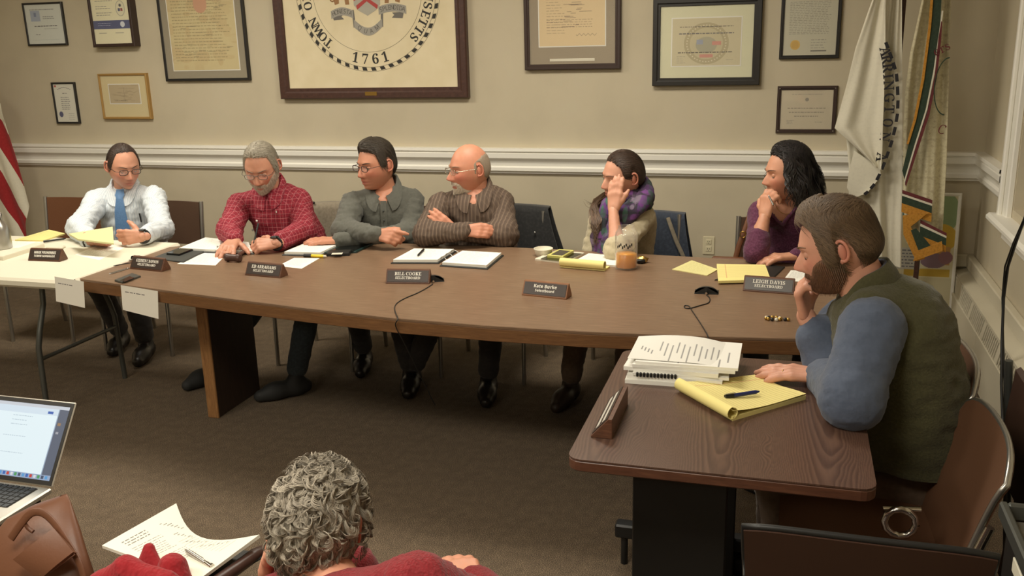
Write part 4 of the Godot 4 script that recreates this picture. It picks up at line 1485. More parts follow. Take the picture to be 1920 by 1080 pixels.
func shell_chair(label: String, at: Vector3, turn: float, skin: Material, hw: float, bow: float) -> void:
	var t := thing("moulded_chair", label, "chair", at, turn)
	# seat and back are separate curved pads; +z is the front
	var rows := []
	for i in 11:
		var r := []
		for k in 15:
			var u := k / 14.0 * 2 - 1
			var v := i / 10.0
			var cut := 0.0
			if v < 0.3:
				cut = 0.035 * bow * pow(1 - v / 0.3, 2) * pow(absf(u), 6)
			r.append(Vector3(u * (hw - 0.02 * v), 0.805 - v * 0.37 - cut, -0.225 + v * 0.1 - 0.035 * bow * (1 - u * u) * (1 - 0.5 * v)))
		rows.append(r)
	var s := MB.new()
	s.sheet(rows, -0.018)
	obj("backrest", s, skin, t)
	var rim := MB.new()
	var pts := []
	for r in rows:
		pts.append(r[0] + Vector3(0, 0, -0.008))
	pts.reverse()
	for k in range(1, 15):
		pts.append(rows[0][k] + Vector3(0, 0, -0.008))
	for i in range(1, 11):
		pts.append(rows[i][14] + Vector3(0, 0, -0.008))
	rim.tube(pts, 0.0075, 8)
	obj("back_edging", rim, M.satin_steel if bow > 0.5 else M.black_plastic, t)
	rows = []
	for i in 11:
		var r := []
		for k in 13:
			var u := k / 12.0 * 2 - 1
			var v := i / 10.0 * 2 - 1
			r.append(Vector3(u * 0.225, 0.44 - 0.012 * (1 - u * u) - 0.02 * maxf(0, v) * v, v * 0.215 + 0.02))
		rows.append(r)
	s = MB.new()
	s.sheet(rows, 0.03)
	obj("seat", s, skin, t)
	for sx in [-1.0, 1.0]:
		var p := MB.new()
		p.tube([Vector3(sx * 0.24, 0.66, -0.21), Vector3(sx * 0.245, 0.5, -0.16), Vector3(sx * 0.245, 0.43, -0.1), Vector3(sx * 0.245, 0.41, 0.0), Vector3(sx * 0.245, 0.41, 0.15), Vector3(sx * 0.245, 0.39, 0.2), Vector3(sx * 0.25, 0.0, 0.23)], 0.0125, 10)
		obj("front_leg", p, M.chrome, t)
		p = MB.new()
		p.tube([Vector3(sx * 0.245, 0.41, 0.05), Vector3(sx * 0.248, 0.36, -0.05), Vector3(sx * 0.25, 0.0, -0.24)], 0.0125, 10)
		obj("back_leg", p, M.chrome, t)
		p = MB.new()
		var ring := []
		for k in 13:
			var a := TAU * k / 12.0
			ring.append(Vector3(sx * 0.262, 0.43 + 0.045 * sin(a), 0.06 + 0.045 * cos(a)))
		p.tube(ring, 0.009, 8, false)
		obj("ganging_ring", p, M.chrome, t)
	s = MB.new()
	s.tube([Vector3(-0.245, 0.41, 0.12), Vector3(0.245, 0.41, 0.12)], 0.009, 8)
	obj("seat_rail", s, M.chrome, t)


# coats over chair backs: a bent sheet down the front and back of the backrest
func coat_over(label: String, called: String, center: Vector3, w_top: float, w_bot: float, top: float, bottom: float, m: Material, skew := 0.0) -> Node3D:
	var t := thing(called, label, "coat", Vector3(center.x, bottom, center.z))
	var rows := []
	var n := 22
	for i in n + 1:
		var u := i / float(n)
		var r := []
		for k in 25:
			var s := k / 24.0 * 2 - 1
			# path: from the back bottom up over the top to the front bottom
			var a := u * 2 - 1
			var h := 1.0 - absf(a)
			var w := lerpf(w_bot, w_top, smoothstep(0, 1, h))
			var y := lerpf(bottom, top, minf(1.0, h * 1.12))
			var z := (a / maxf(absf(a), 0.001)) * 0.035 * smoothstep(0.0, 0.12, absf(a)) + (0.05 * (1 - h) if a > 0 else -0.02 * (1 - h))
			var x := s * w + skew * (1 - h)
			z += 0.008 * sin(s * 9.0 + u * 3.0) * (1 - h) + 0.006 * noise.get_noise_3d(x * 6, y * 4, u * 3)
			y -= 0.012 * s * s * smoothstep(0.7, 1.0, h)
			r.append(Vector3(center.x + x, y, center.z + z))
		rows.append(r)
	var mb := MB.new()
	mb.sheet(rows, -0.008)
	obj("shell", mb, m, t, true)
	return t


func hung_coat() -> void:
	var black := cloth("coat_black", rgb8(34, 34, 34), 40, 0.12)
	var navy := cloth("coat_navy", rgb8(48, 56, 70), 40, 0.12)
	var tan := cloth("coat_tan", rgb8(132, 122, 104), 40, 0.12)
	var t := coat_over("black jacket hung over a chair back beside the bald man", "jacket", Vector3(-1.47, 0, -4.82), 0.235, 0.33, 0.862, 0.44, black)
	var b := MB.new()
	b.ball(Vector3(-1.2967, 0.7222, -4.7500) , Vector3.ONE * 0.006, 6, 8)
	obj("snap_button", b, M.satin_steel, t, true)
	t = coat_over("navy coat hung over a chair back with a grey strap", "coat", Vector3(-0.74, 0, -4.83), 0.235, 0.29, 0.845, 0.44, navy)
	var st := MB.new()
	st.tube([Vector3(-0.5878, 0.8198, -4.7800), Vector3(-0.5686, 0.7755, -4.7650), Vector3(-0.5384, 0.7023, -4.7550), Vector3(-0.4971, 0.6210, -4.7450)], 0.011, 6, true, 0.3, Vector3(0, 0, 1))
	obj("strap", st, tan, t, true)
	t = coat_over("tan jacket with dark buttons hung behind the man in red", "jacket", Vector3(-2.42, 0, -4.81), 0.235, 0.27, 0.85, 0.44, tan)
	var bt := MB.new()
	bt.ball(Vector3(-2.6279, 0.8484, -4.7700), Vector3.ONE * 0.008, 6, 8)
	bt.ball(Vector3(-2.6337, 0.7927, -4.7650), Vector3.ONE * 0.008, 6, 8)
	obj("button", bt, M.black_plastic, t, true)
	# shoulder bag slung on the chair of the woman in purple
	t = thing("shoulder_bag", "brown leather bag with a brass ring slung on a chair back", "bag", Vector3(-0.2, 0.45, -4.72))
	var leather := mat("bag_strap_leather", rgb8(112, 68, 40), 0.5)
	st = MB.new()
	st.tube([Vector3(-0.1683, 0.8673, -4.7400), Vector3(-0.1833, 0.8108, -4.7200), Vector3(-0.1989, 0.7577, -4.7100), Vector3(-0.2173, 0.7042, -4.7000), Vector3(-0.2347, 0.6229, -4.6900)], 0.014, 8, true, 0.35, Vector3(0, 0, 1))
	obj("strap", st, leather, t, true)
	st = MB.new()
	var ring := []
	for k in 13:
		var a := TAU * k / 12.0
		ring.append(Vector3(-0.2009, 0.7608, -4.6950) + Vector3(cos(a) * 0.014, sin(a) * 0.016, 0))
	st.tube(ring, 0.003, 6, false)
	obj("brass_ring", st, M.brass, t, true)
	st = MB.new()
	st.box(Vector3(-0.22, 0.54, -4.66), Vector3(0.3, 0.22, 0.09), 0.03)
	obj("pouch", st, leather, t, true)


# ---------------------------------------------------------------- paper and small things
# a sheet or block given by its four corners: near left, near right, far right, far left (top face), with print
func paper_block(mb: MB, c: Array, thick: float) -> void:
	var mid: Vector3 = (c[0] + c[1] + c[2] + c[3]) / 4 - Vector3(0, thick / 2, 0)
	mb.face([c[0], c[1], c[2], c[3]], mid, [Vector2(0, 1), Vector2(1, 1), Vector2(1, 0), Vector2(0, 0)])
	var d := Vector3(0, -thick, 0)
	var blank := [Vector2(0.01, 0.01), Vector2(0.02, 0.01), Vector2(0.02, 0.02), Vector2(0.01, 0.02)]
	for i in 4:
		mb.face([c[i], c[(i + 1) % 4], c[(i + 1) % 4] + d, c[i] + d], mid, blank)
	mb.face([c[0] + d, c[1] + d, c[2] + d, c[3] + d], mid, blank)


func lift(c: Array, y: float) -> Array:
	var o := []
	for p in c:
		o.append(Vector3(p.x, y, p.z))
	return o


func grown(c: Array, by: float) -> Array:
	var mid: Vector3 = (c[0] + c[1] + c[2] + c[3]) / 4
	var o := []
	for p in c:
		var d: Vector3 = p - mid
		d.y = 0
		o.append(p + d.normalized() * by)
	return o


func text_page(paper: Color, ink: Color, rows := 20, w := 96, h := 124, kind := 0) -> Image:
	var im := canvas(w, h, paper)
	if kind == 1:
		for r in rows:
			im.fill_rect(Rect2i(2, 16 + r * (h - 20) / rows, w - 4, 1), ink)
		im.fill_rect(Rect2i(16, 2, 1, h - 4), rgb8(214, 150, 110))
	else:
		type_lines(im, 12, 10, w - 50, 1, 5, ink, 2, 0.3)
		type_lines(im, 10, 20, w - 20, rows, maxi(3, (h - 30) / rows), ink, 1, 0.35)
	return im


var pages := []

func page_mat(i: int) -> Material:
	if pages.is_empty():
		for k in 4:
			pages.append(print_mat(text_page(rgb8(242, 240, 230), rgb8(176, 174, 168), 15 + k * 3), 0.8))
		pages.append(print_mat(text_page(rgb8(238, 224, 148), rgb8(208, 192, 122), 18, 96, 124, 1), 0.8))
	return pages[i]


func sheet_of_paper(label: String, c: Array, y: float, thick := 0.0012, page := 0, called := "paper_sheet") -> MeshInstance3D:
	var mb := MB.new()
	paper_block(mb, lift(c, y + thick), thick)
	return single(called, mb, page_mat(page), label, "paper")


func nameplate(label: String, a: Vector3, b: Vector3, line1: String, line2: String, face: Material, f := "Droid Serif", body: Material = null) -> void:
	var dir := (b - a).normalized()
	var back := Vector3(0, 1, 0).cross(dir).normalized() * -1.0
	if back.dot((a + b) / 2 - Vector3(0, 1.75, 0)) < 0:
		back = -back
	var t := thing("nameplate", label, "nameplate", (a + b) / 2 + back * 0.03)
	var L := a.distance_to(b)
	var m := MB.new()
	var bas := Basis(dir, Vector3.UP, -back)
	t.basis = bas
	# wedge section in (depth, height); local z points to the reader
	var sec := PackedVector2Array([Vector2(0.03, 0.0), Vector2(0.03, 0.004), Vector2(0.002, 0.056), Vector2(-0.006, 0.058), Vector2(-0.03, 0.008), Vector2(-0.03, 0.0)])
	m.prism(Vector3(-L / 2, 0, 0), sec, L, Basis(Vector3(0, 0, 1), Vector3(0, 1, 0), Vector3(1, 0, 0)), 0.0015)
	obj("wooden_block", m, body if body else M.walnut_block, t)
	var tilt := atan2(0.028, 0.052)
	var fb := Basis(Vector3.RIGHT, -tilt)
	var fm := MB.new()
	fm.box(Vector3(0, 0.0305, 0.0166), Vector3(L - 0.012, 0.05, 0.002), 0.0006, fb)
	var fo := obj("face_plate", fm, face, t)
	var tx := MB.new()
	var c := Vector3(0, 0.0305, 0.0166) + fb.z * 0.0012
	for k in 2:
		var s := line1 if k == 0 else line2
		var tm := text_mesh(s, 0.0135 if k == 0 else 0.0105, f, 800, 0.0004)
		var w: float = tm.get_aabb().size.x
		var sx := minf(1.0, (L - 0.06) / maxf(w, 0.001))
		tx.add_mesh(tm, Transform3D(fb * Basis.from_scale(Vector3(sx, 1, 1)), c + fb.y * (0.0105 if k == 0 else -0.0075)))
	obj("lettering", tx, M.white_print, fo)


func pen(label: String, a: Vector3, b: Vector3, m: Material, r := 0.005, tip: Material = null) -> void:
	var t := thing("pen", label, "pen", Vector3((a.x + b.x) / 2, minf(a.y, b.y) - r, (a.z + b.z) / 2))
	var mb := MB.new()
	mb.tube([a, a.lerp(b, 0.12), a.lerp(b, 0.9), b], [r * 0.3, r, r, r * 0.8], 8)
	obj("barrel", mb, m, t, true)
	mb = MB.new()
	mb.tube([a.lerp(b, 0.78), b.lerp(a, -0.02)], r * 1.12, 8)
	obj("cap", mb, tip if tip else m, t, true)
	mb = MB.new()
	mb.bar(a.lerp(b, 0.72) + Vector3(0, r * 1.3, 0), b + Vector3(0, r * 1.3, 0), 0.003, 0.0015)
	obj("clip", mb, M.satin_steel, t, true)


func table_mic(label: String, at: Vector3, turn: float, cable: Array) -> void:
	var t := thing("table_microphone", label, "microphone", at, turn)
	var rows := []
	for i in 9:
		var r := []
		for k in 17:
			var a := PI * k / 16.0
			var u := i / 8.0
			r.append(Vector3(cos(a) * 0.047 * cos(u * PI / 2), 0.003 + 0.026 * sin(u * PI / 2) , -sin(a) * 0.06 * cos(u * PI / 2) + 0.028))
		rows.append(r)
	var mb := MB.new()
	mb.grid(rows)
	mb.box(Vector3(0, 0.0015, -0.0), Vector3(0.094, 0.003, 0.062), 0.001)
	mb.face([rows[0][0], rows[0][16], rows[8][8]], Vector3(0, 0.01, -0.02))
	obj("housing", mb, M.black_leatherette, t)
	mb = MB.new()
	mb.tube([Vector3(0, 0.01, 0.025), Vector3(0, 0.009, 0.05)], 0.005, 8)
	obj("plug", mb, M.chrome, t)
	if cable.size():
		mb = MB.new()
		mb.tube(smooth_path(cable, 4), 0.0022, 6)
		obj("cord", mb, M.black_plastic, t, true)


func smooth_path(p: Array, n: int) -> Array:
	var o := []
	for i in p.size() - 1:
		var a: Vector3 = p[maxi(i - 1, 0)]
		var b: Vector3 = p[i]
		var c: Vector3 = p[i + 1]
		var d: Vector3 = p[mini(i + 2, p.size() - 1)]
		for k in n:
			o.append(b.cubic_interpolate(c, a, d, k / float(n)))
	o.append(p[-1])
	return o


func slab(mb: MB, c: Array, y: float, h: float, bevel := 0.003) -> void:
	# a flat slab on four corners with eased top edge
	var top := lift(c, y + h)
	var inn := grown(top, -bevel * 1.4)
	var low := lift(c, y + h - bevel)
	var bot := lift(c, y)
	var mid: Vector3 = (bot[0] + top[2]) / 2
	mb.face(inn, mid, [Vector2(0, 1), Vector2(1, 1), Vector2(1, 0), Vector2(0, 0)])
	mb.face(bot, mid)
	for i in 4:
		var j := (i + 1) % 4
		mb.face([inn[i], inn[j], low[j], low[i]], mid)
		mb.face([low[i], low[j], bot[j], bot[i]], mid)


func binder(label: String, left: Array, right: Array, cover: Material) -> void:
	var other: Array = right if right.size() else left
	var mid: Vector3 = (left[0] + left[2] + other[0] + other[2]) / 4
	var t := thing("open_binder", label, "binder", Vector3(mid.x, TOP, mid.z))
	var k := 0
	for side in [left, right]:
		if side.is_empty():
			continue
		var c := MB.new()
		slab(c, grown(lift(side, TOP), 0.014), TOP, 0.006)
		obj("cover", c, cover, t, true)
		var p := MB.new()
		paper_block(p, lift(side, TOP + 0.018), 0.012)
		obj("pages", p, page_mat(k), t, true)
		k += 1
	if left.size() and right.size():
		for i in 3:
			var sp := MB.new()
			var u := 0.2 + 0.3 * i
			var a: Vector3 = (left[1] as Vector3).lerp(left[2], u)
			var b: Vector3 = (right[0] as Vector3).lerp(right[3], u)
			var ring := []
			for s in 9:
				var an := PI * s / 8.0
				ring.append(a.lerp(b, 0.5 - 0.5 * cos(an)) * Vector3(1, 0, 1) + Vector3(0, TOP + 0.012 + 0.014 * sin(an), 0))
			sp.tube(ring, 0.0025, 6)
			obj("ring", sp, M.satin_steel, t, true)


func table_things() -> void:
	var T := TOP
	# nameplates
	nameplate("dark wooden nameplate reading Mark Pruhenski Town Manager", Vector3(-3.5639, 0.7450, -3.5768), Vector3(-3.3824, 0.7450, -3.5877), "MARK PRUHENSKI", "TOWN MANAGER", M.plate_face, "Droid Sans")
	nameplate("dark wooden nameplate reading Stephen C Bannon Selectboard", Vector3(-2.9486, 0.7400, -3.5482), Vector3(-2.7535, 0.7400, -3.5231), "STEPHEN C BANNON", "SELECTBOARD", M.plate_face)
	nameplate("dark wooden nameplate reading Ed Abrahams Selectboard", Vector3(-2.3287, 0.7400, -3.5439), Vector3(-2.1377, 0.7400, -3.5226), "ED ABRAHAMS", "SELECTBOARD", M.plate_face)
	nameplate("brown wooden nameplate reading Bill Cooke Selectboard", Vector3(-1.6313, 0.7400, -3.5280), Vector3(-1.4413, 0.7400, -3.5560), "BILL COOKE", "SELECTBOARD", M.plate_face)
	nameplate("light-edged wooden nameplate reading Kate Burke Selectboard", Vector3(-1.0071, 0.7400, -3.4663), Vector3(-0.8149, 0.7400, -3.4379), "Kate Burke", "Selectboard", M.plate_face, "Droid Sans", wood("oak_block", rgb8(138, 92, 58), rgb8(112, 72, 44), rgb8(150, 104, 68), 0.42, Vector3(3, 20, 20)))
	nameplate("grey faced nameplate reading Leigh Davis Selectboard", Vector3(-0.1500, 0.7400, -3.7006), Vector3(0.0457, 0.7400, -3.6806), "LEIGH DAVIS", "SELECTBOARD", M.plate_face_grey)
	# --- white table
	var W := 0.744
	sheet_of_paper("loose yellow pad sheets on the white folding table", [Vector3(-4.0120, 0.7440, -3.9621), Vector3(-3.8360, 0.7440, -3.9789), Vector3(-3.8543, 0.7440, -4.1581), Vector3(-4.0305, 0.7440, -4.2322)], W, 0.008, 4, "yellow_pad")
	sheet_of_paper("white sheet beside the steel bottle on the folding table", [Vector3(-3.9605, 0.7440, -3.7861), Vector3(-3.8012, 0.7440, -3.8399), Vector3(-3.8435, 0.7440, -3.9641), Vector3(-4.0551, 0.7440, -3.9547)], W, 0.001, 0)
	sheet_of_paper("white sheet under the hands of the man in pale shirt", [Vector3(-3.4221, 0.7440, -3.7346), Vector3(-3.2099, 0.7440, -3.6573), Vector3(-3.2822, 0.7440, -3.9442), Vector3(-3.4754, 0.7440, -4.0013)], W, 0.001, 1)
	pen("black pen lying by the yellow pad on the white table", Vector3(-3.7381, 0.7530, -4.0362) , Vector3(-3.8018, 0.7530, -3.9434), M.black_plastic)
	var mb := MB.new()
	slab(mb, [Vector3(-3.7621, 0.7440, -3.5790), Vector3(-3.6945, 0.7440, -3.5570), Vector3(-3.7157, 0.7440, -3.8550), Vector3(-3.7878, 0.7440, -3.8810)], W, 0.022, 0.004)
	single("long_white_box", mb, M.white_plastic, "long narrow white box lying across the folding table", "box")
	mb = MB.new()
	slab(mb, [Vector3(-3.6799, 0.7440, -3.8232), Vector3(-3.5734, 0.7440, -3.8170), Vector3(-3.6013, 0.7440, -3.8752), Vector3(-3.6963, 0.7440, -3.8712)], W, 0.012, 0.004)
	single("small_grey_case", mb, M.white_plastic, "small pale case behind the town manager nameplate", "case")
	var t := thing("steel_bottle", "brushed steel water bottle on the white table edge", "bottle", Vector3(-3.9368, 0.7440, -3.7903))
	mb = MB.new()
	mb.lathe(Vector3.ZERO, [Vector2(0.001, 0), Vector2(0.052, 0.0), Vector2(0.055, 0.004), Vector2(0.055, 0.09), Vector2(0.046, 0.125), Vector2(0.03, 0.15), Vector2(0.028, 0.16), Vector2(0.001, 0.16)], 24)
	obj("flask", mb, M.satin_steel, t)
	mb = MB.new()
	mb.lathe(Vector3(0, 0.158, 0), [Vector2(0.001, 0), Vector2(0.028, 0.0), Vector2(0.03, 0.02), Vector2(0.024, 0.04), Vector2(0.001, 0.042)], 20)
	obj("cap", mb, M.black_plastic, t)
	mb = MB.new()
	mb.tube([Vector3(0.034, 0.155, 0), Vector3(0.03, 0.2, 0), Vector3(0, 0.225, 0), Vector3(-0.03, 0.2, 0), Vector3(-0.034, 0.155, 0)], 0.004, 6)
	obj("handle", mb, M.satin_steel, t)
	# --- left end of the big table
	mb = MB.new()
	slab(mb, [Vector3(-2.9698, 0.7400, -3.7409), Vector3(-2.7620, 0.7400, -3.7009), Vector3(-2.8010, 0.7400, -3.9600), Vector3(-2.9776, 0.7400, -3.9781)], T, 0.008)
	single("grey_folder", mb, M.grey_folder, "charcoal folder beside the left end nameplate", "folder")
	mb = MB.new()
	slab(mb, [Vector3(-2.9352, 0.7500, -3.8084), Vector3(-2.8550, 0.7500, -3.7995), Vector3(-2.8582, 0.7500, -3.9179), Vector3(-2.9348, 0.7500, -3.9288)], T + 0.008, 0.009, 0.003)
	single("black_phone", mb, M.screen_glass, "black phone lying on the charcoal folder", "phone")
	binder("open binder under the hands of the man in red plaid", [Vector3(-2.9391, 0.7550, -3.9182), Vector3(-2.7311, 0.7550, -3.9185), Vector3(-2.8139, 0.7550, -4.1449), Vector3(-2.9596, 0.7550, -4.1737)], [Vector3(-2.7283, 0.7550, -3.9190), Vector3(-2.5266, 0.7550, -3.9310), Vector3(-2.6564, 0.7550, -4.1066), Vector3(-2.8110, 0.7550, -4.1454)], M.black_leatherette)
	sheet_of_paper("white sheet lying between binder and gavel", [Vector3(-2.7798, 0.7400, -3.6758), Vector3(-2.5727, 0.7400, -3.6819), Vector3(-2.6675, 0.7400, -3.9356), Vector3(-2.7874, 0.7400, -3.9261)], T, 0.0012, 1)
	# gavel
	t = thing("gavel", "dark wooden gavel lying by the red shirt man's papers", "gavel", Vector3(-2.5285, 0.7400, -3.7660))
	mb = MB.new()
	var gp := []
	for e in [[-0.04, 0.014], [-0.038, 0.02], [-0.026, 0.021], [-0.022, 0.017], [0.022, 0.017], [0.026, 0.021], [0.038, 0.02], [0.04, 0.014]]:
		gp.append(Vector2(e[1], e[0]))
	mb.lathe(Vector3(0, 0.021, 0), [Vector2(0.001, -0.04)] + gp + [Vector2(0.001, 0.04)], 18, Basis(Vector3(0, 0, 1), PI / 2 - 0.0))
	obj("head", mb, M.frame_mahogany, t)
	mb = MB.new()
	mb.tube([Vector3(0, 0.021, 0), Vector3(-0.02, 0.016, -0.08), Vector3(-0.045, 0.011, -0.17)], [0.006, 0.008, 0.011], 10)
	obj("handle", mb, M.frame_mahogany, t)
	# phone and paper clip by the near left edge
	mb = MB.new()
	slab(mb, [Vector3(-2.8541, 0.7400, -3.3276), Vector3(-2.7941, 0.7400, -3.3019), Vector3(-2.7857, 0.7400, -3.4175), Vector3(-2.8590, 0.7400, -3.4527)], T, 0.009, 0.002)
	t = single("flip_phone", mb, M.grey_steel, "small grey phone near the left end of the long table", "phone")
	var scr := MB.new()
	paper_block(scr, lift([Vector3(-2.8199, 0.7490, -3.3185), Vector3(-2.7819, 0.7490, -3.3025), Vector3(-2.7840, 0.7490, -3.3730), Vector3(-2.8260, 0.7490, -3.3940)], T + 0.0095), 0.001)
	obj("screen", scr, M.screen_glass, t, true)
	mb = MB.new()
	var c0 := Vector3(-2.9708, 0.7420, -3.4436)
	var c1 := Vector3(-2.9577, 0.7420, -3.5489)
	var sd := (c1 - c0).cross(Vector3.UP).normalized() * 0.008
	mb.tube([c0 + sd, c1 + sd, c1 + (c1 - c0).normalized() * 0.006, c1 - sd, c0 - sd, c0 - (c1 - c0).normalized() * 0.006, c0 + sd * 0.5, c1 + sd * 0.4 - (c1 - c0) * 0.2], 0.0016, 6)
	single("giant_paper_clip", mb, M.satin_steel, "big wire paper clip lying on the table end", "paper clip")
	table_mic("black table microphone behind the left end nameplate", Vector3(-3.0091, 0.7400, -3.6997), -0.6, [Vector3(-3.0126, 0.7420, -3.6573), Vector3(-3.0488, 0.7420, -3.6067), Vector3(-3.0803, 0.7420, -3.5154), Vector3(-3.0980, 0.7420, -3.4295), Vector3(-3.0776, 0.7420, -3.3439), Vector3(-3.0468, 0.7420, -3.3017)])
	# --- in front of the man in grey
	binder("black binder with a white page before the man in grey", [Vector3(-2.3527, 0.7550, -3.9384), Vector3(-2.1663, 0.7550, -3.9544), Vector3(-2.1640, 0.7550, -4.1794), Vector3(-2.3474, 0.7550, -4.1603)], [], M.black_leatherette)
	mb = MB.new()
	slab(mb, [Vector3(-2.1693, 0.7450, -3.9915), Vector3(-2.0157, 0.7450, -4.0426), Vector3(-2.0138, 0.7450, -4.2641), Vector3(-2.1749, 0.7450, -4.2361)], T, 0.01, 0.003)
	t = single("dark_tablet", mb, mat("teal_cover", rgb8(30, 50, 48), 0.35), "dark teal tablet lying beside the black binder", "tablet")
	scr = MB.new()
	paper_block(scr, lift([Vector3(-2.1485, 0.7500, -3.9969), Vector3(-2.0294, 0.7500, -4.0359), Vector3(-2.0177, 0.7500, -4.2214), Vector3(-2.1471, 0.7500, -4.1988)], T + 0.0108), 0.0008)
	obj("screen", scr, M.screen_glass, t, true)
	mb = MB.new()
	slab(mb, [Vector3(-2.1312, 0.7400, -3.9507), Vector3(-2.0238, 0.7400, -3.9816), Vector3(-2.0444, 0.7400, -4.0534), Vector3(-2.1481, 0.7400, -4.0171)], T, 0.016, 0.003)
	t = single("black_phone", mb, M.black_plastic, "black phone with a pale label beside the tablet", "phone")
	scr = MB.new()
	paper_block(scr, lift([Vector3(-2.0934, 0.7570, -3.9300), Vector3(-2.0440, 0.7570, -3.9447), Vector3(-2.0545, 0.7570, -3.9773), Vector3(-2.1043, 0.7570, -3.9626)], T + 0.0168), 0.0008)
	obj("label_sticker", scr, M.white_plastic, t, true)
	t = thing("highlighter", "yellow highlighter pen lying before the black binder", "highlighter", Vector3(-2.1893, 0.7400, -3.9516))
	mb = MB.new()
	mb.tube([Vector3(-2.1957, 0.7480, -3.9218), Vector3(-2.1301, 0.7480, -3.9223)], 0.008, 10)
	obj("barrel", mb, mat("highlighter_yellow", rgb8(232, 200, 40), 0.4), t, true)
	mb = MB.new()
	mb.tube([Vector3(-2.2354, 0.7480, -3.9203), Vector3(-2.1957, 0.7480, -3.9218)], 0.0088, 10)
	obj("cap", mb, M.black_plastic, t, true)
	mb = MB.new()
	mb.tube([Vector3(-2.1301, 0.7480, -3.9223), Vector3(-2.1160, 0.7480, -3.9226)], [0.007, 0.003], 10)
	obj("tip", mb, M.white_plastic, t, true)
	sheet_of_paper("small white sheet in front of the highlighter", [Vector3(-2.2676, 0.7400, -3.7282), Vector3(-2.1292, 0.7400, -3.7020), Vector3(-2.1463, 0.7400, -3.9083), Vector3(-2.2746, 0.7400, -3.8906)], T, 0.0012, 2)
	# --- in front of the bald man
	binder("black binder lying open with a pen on the page", [Vector3(-1.7481, 0.7600, -3.8798), Vector3(-1.5417, 0.7600, -3.9176), Vector3(-1.5418, 0.7600, -4.1435), Vector3(-1.7418, 0.7600, -4.1200)], [Vector3(-1.5008, 0.7600, -3.8718), Vector3(-1.2819, 0.7600, -3.8553), Vector3(-1.2888, 0.7600, -4.1073), Vector3(-1.4887, 0.7600, -4.1177)], M.black_leatherette)
	pen("black pen on the left page of the open binder", Vector3(-1.6536, 0.7640, -3.9512), Vector3(-1.6746, 0.7640, -4.0786), M.black_plastic)
	table_mic("black table microphone behind the middle nameplate", Vector3(-1.4483, 0.7400, -3.6180), 0.4, [Vector3(-1.4249, 0.7420, -3.5516), Vector3(-1.4290, 0.7420, -3.4636), Vector3(-1.4390, 0.7420, -3.3944), Vector3(-1.4552, 0.7420, -3.3261), Vector3(-1.4603, 0.7420, -3.2620), Vector3(-1.4486, 0.7420, -3.2032), Vector3(-1.4159, 0.7430, -3.1327), Vector3(-1.3710, 0.7420, -3.0535), Vector3(-1.385, 0.71, -3.06), Vector3(-1.36, 0.62, -3.09), Vector3(-1.34, 0.3, -3.3)])
	# --- in front of the woman with the scarf
	t = thing("paper_cup", "short white cup beside the tablet on the long table", "cup", Vector3(-1.0960, 0.7400, -4.1610))
	mb = MB.new()
	mb.lathe(Vector3.ZERO, [Vector2(0.001, 0), Vector2(0.036, 0.0), Vector2(0.044, 0.03), Vector2(0.046, 0.032), Vector2(0.046, 0.036), Vector2(0.042, 0.036), Vector2(0.034, 0.006), Vector2(0.001, 0.005)], 24)
	obj("bowl", mb, M.white_plastic, t)
	mb = MB.new()
	slab(mb, [Vector3(-1.1108, 0.7450, -4.0599), Vector3(-0.9547, 0.7450, -4.0142), Vector3(-0.9090, 0.7450, -4.2182), Vector3(-1.0548, 0.7450, -4.2379)], T, 0.01, 0.003)
	t = single("white_tablet", mb, M.white_plastic, "white bordered tablet with dark screen near the white cup", "tablet")
	scr = MB.new()
	paper_block(scr, lift([Vector3(-1.0822, 0.7500, -4.0493), Vector3(-0.9571, 0.7500, -4.0138), Vector3(-0.9157, 0.7500, -4.1897), Vector3(-1.0418, 0.7500, -4.2068)], T + 0.0108), 0.0008)
	obj("screen", scr, M.screen_glass, t, true)
	mb = MB.new()
	slab(mb, [Vector3(-1.0572, 0.7600, -4.0819), Vector3(-0.9776, 0.7600, -4.0691), Vector3(-0.9569, 0.7600, -4.2009), Vector3(-1.0321, 0.7600, -4.2106)], T + 0.0108, 0.013, 0.003)
	t = single("cased_phone", mb, mat("lime_case", rgb8(206, 200, 110), 0.4), "phone in a pale yellow case lying on the tablet", "phone")
	scr = MB.new()
	paper_block(scr, lift([Vector3(-1.0401, 0.7650, -4.0855), Vector3(-0.9837, 0.7650, -4.0737), Vector3(-0.9669, 0.7650, -4.1771), Vector3(-1.0231, 0.7650, -4.1843)], T + 0.0245), 0.0008)
	obj("screen", scr, M.screen_glass, t, true)
	sheet_of_paper("white pages by the glass jar on the long table", [Vector3(-0.9260, 0.7500, -4.0196), Vector3(-0.7060, 0.7500, -3.9985), Vector3(-0.7077, 0.7500, -4.1773), Vector3(-0.8869, 0.7500, -4.2118)], T, 0.008, 2, "paper_pages")
	yellow_roll("yellow legal pad with its top pages rolled over", Vector3(-0.9620, 0.7500, -3.9509), Vector3(-0.7538, 0.7500, -3.9197), Vector3(0.012, 0, -0.06), T)
	jar()
	t = thing("snack_wrapper", "crumpled gold and black snack wrapper behind the glass jar", "wrapper", Vector3(-0.6197, 0.7400, -4.1074))
	mb = MB.new()
	crumple(mb, Vector3(0, 0.014, 0), Vector3(0.03, 0.016, 0.022), 3)
	obj("foil", mb, M.brass, t)
	mb = MB.new()
	crumple(mb, Vector3(-0.004, 0.01, 0.02), Vector3(0.026, 0.01, 0.016), 9)
	obj("foil_back", mb, M.black_plastic, t)
	# --- in front of the woman in purple
	mb = MB.new()
	paper_block(mb, lift([Vector3(-0.4682, 0.7400, -3.9942), Vector3(-0.3090, 0.7400, -3.9151), Vector3(-0.2730, 0.7400, -4.0310), Vector3(-0.4012, 0.7400, -4.1791)], T + 0.003), 0.003)
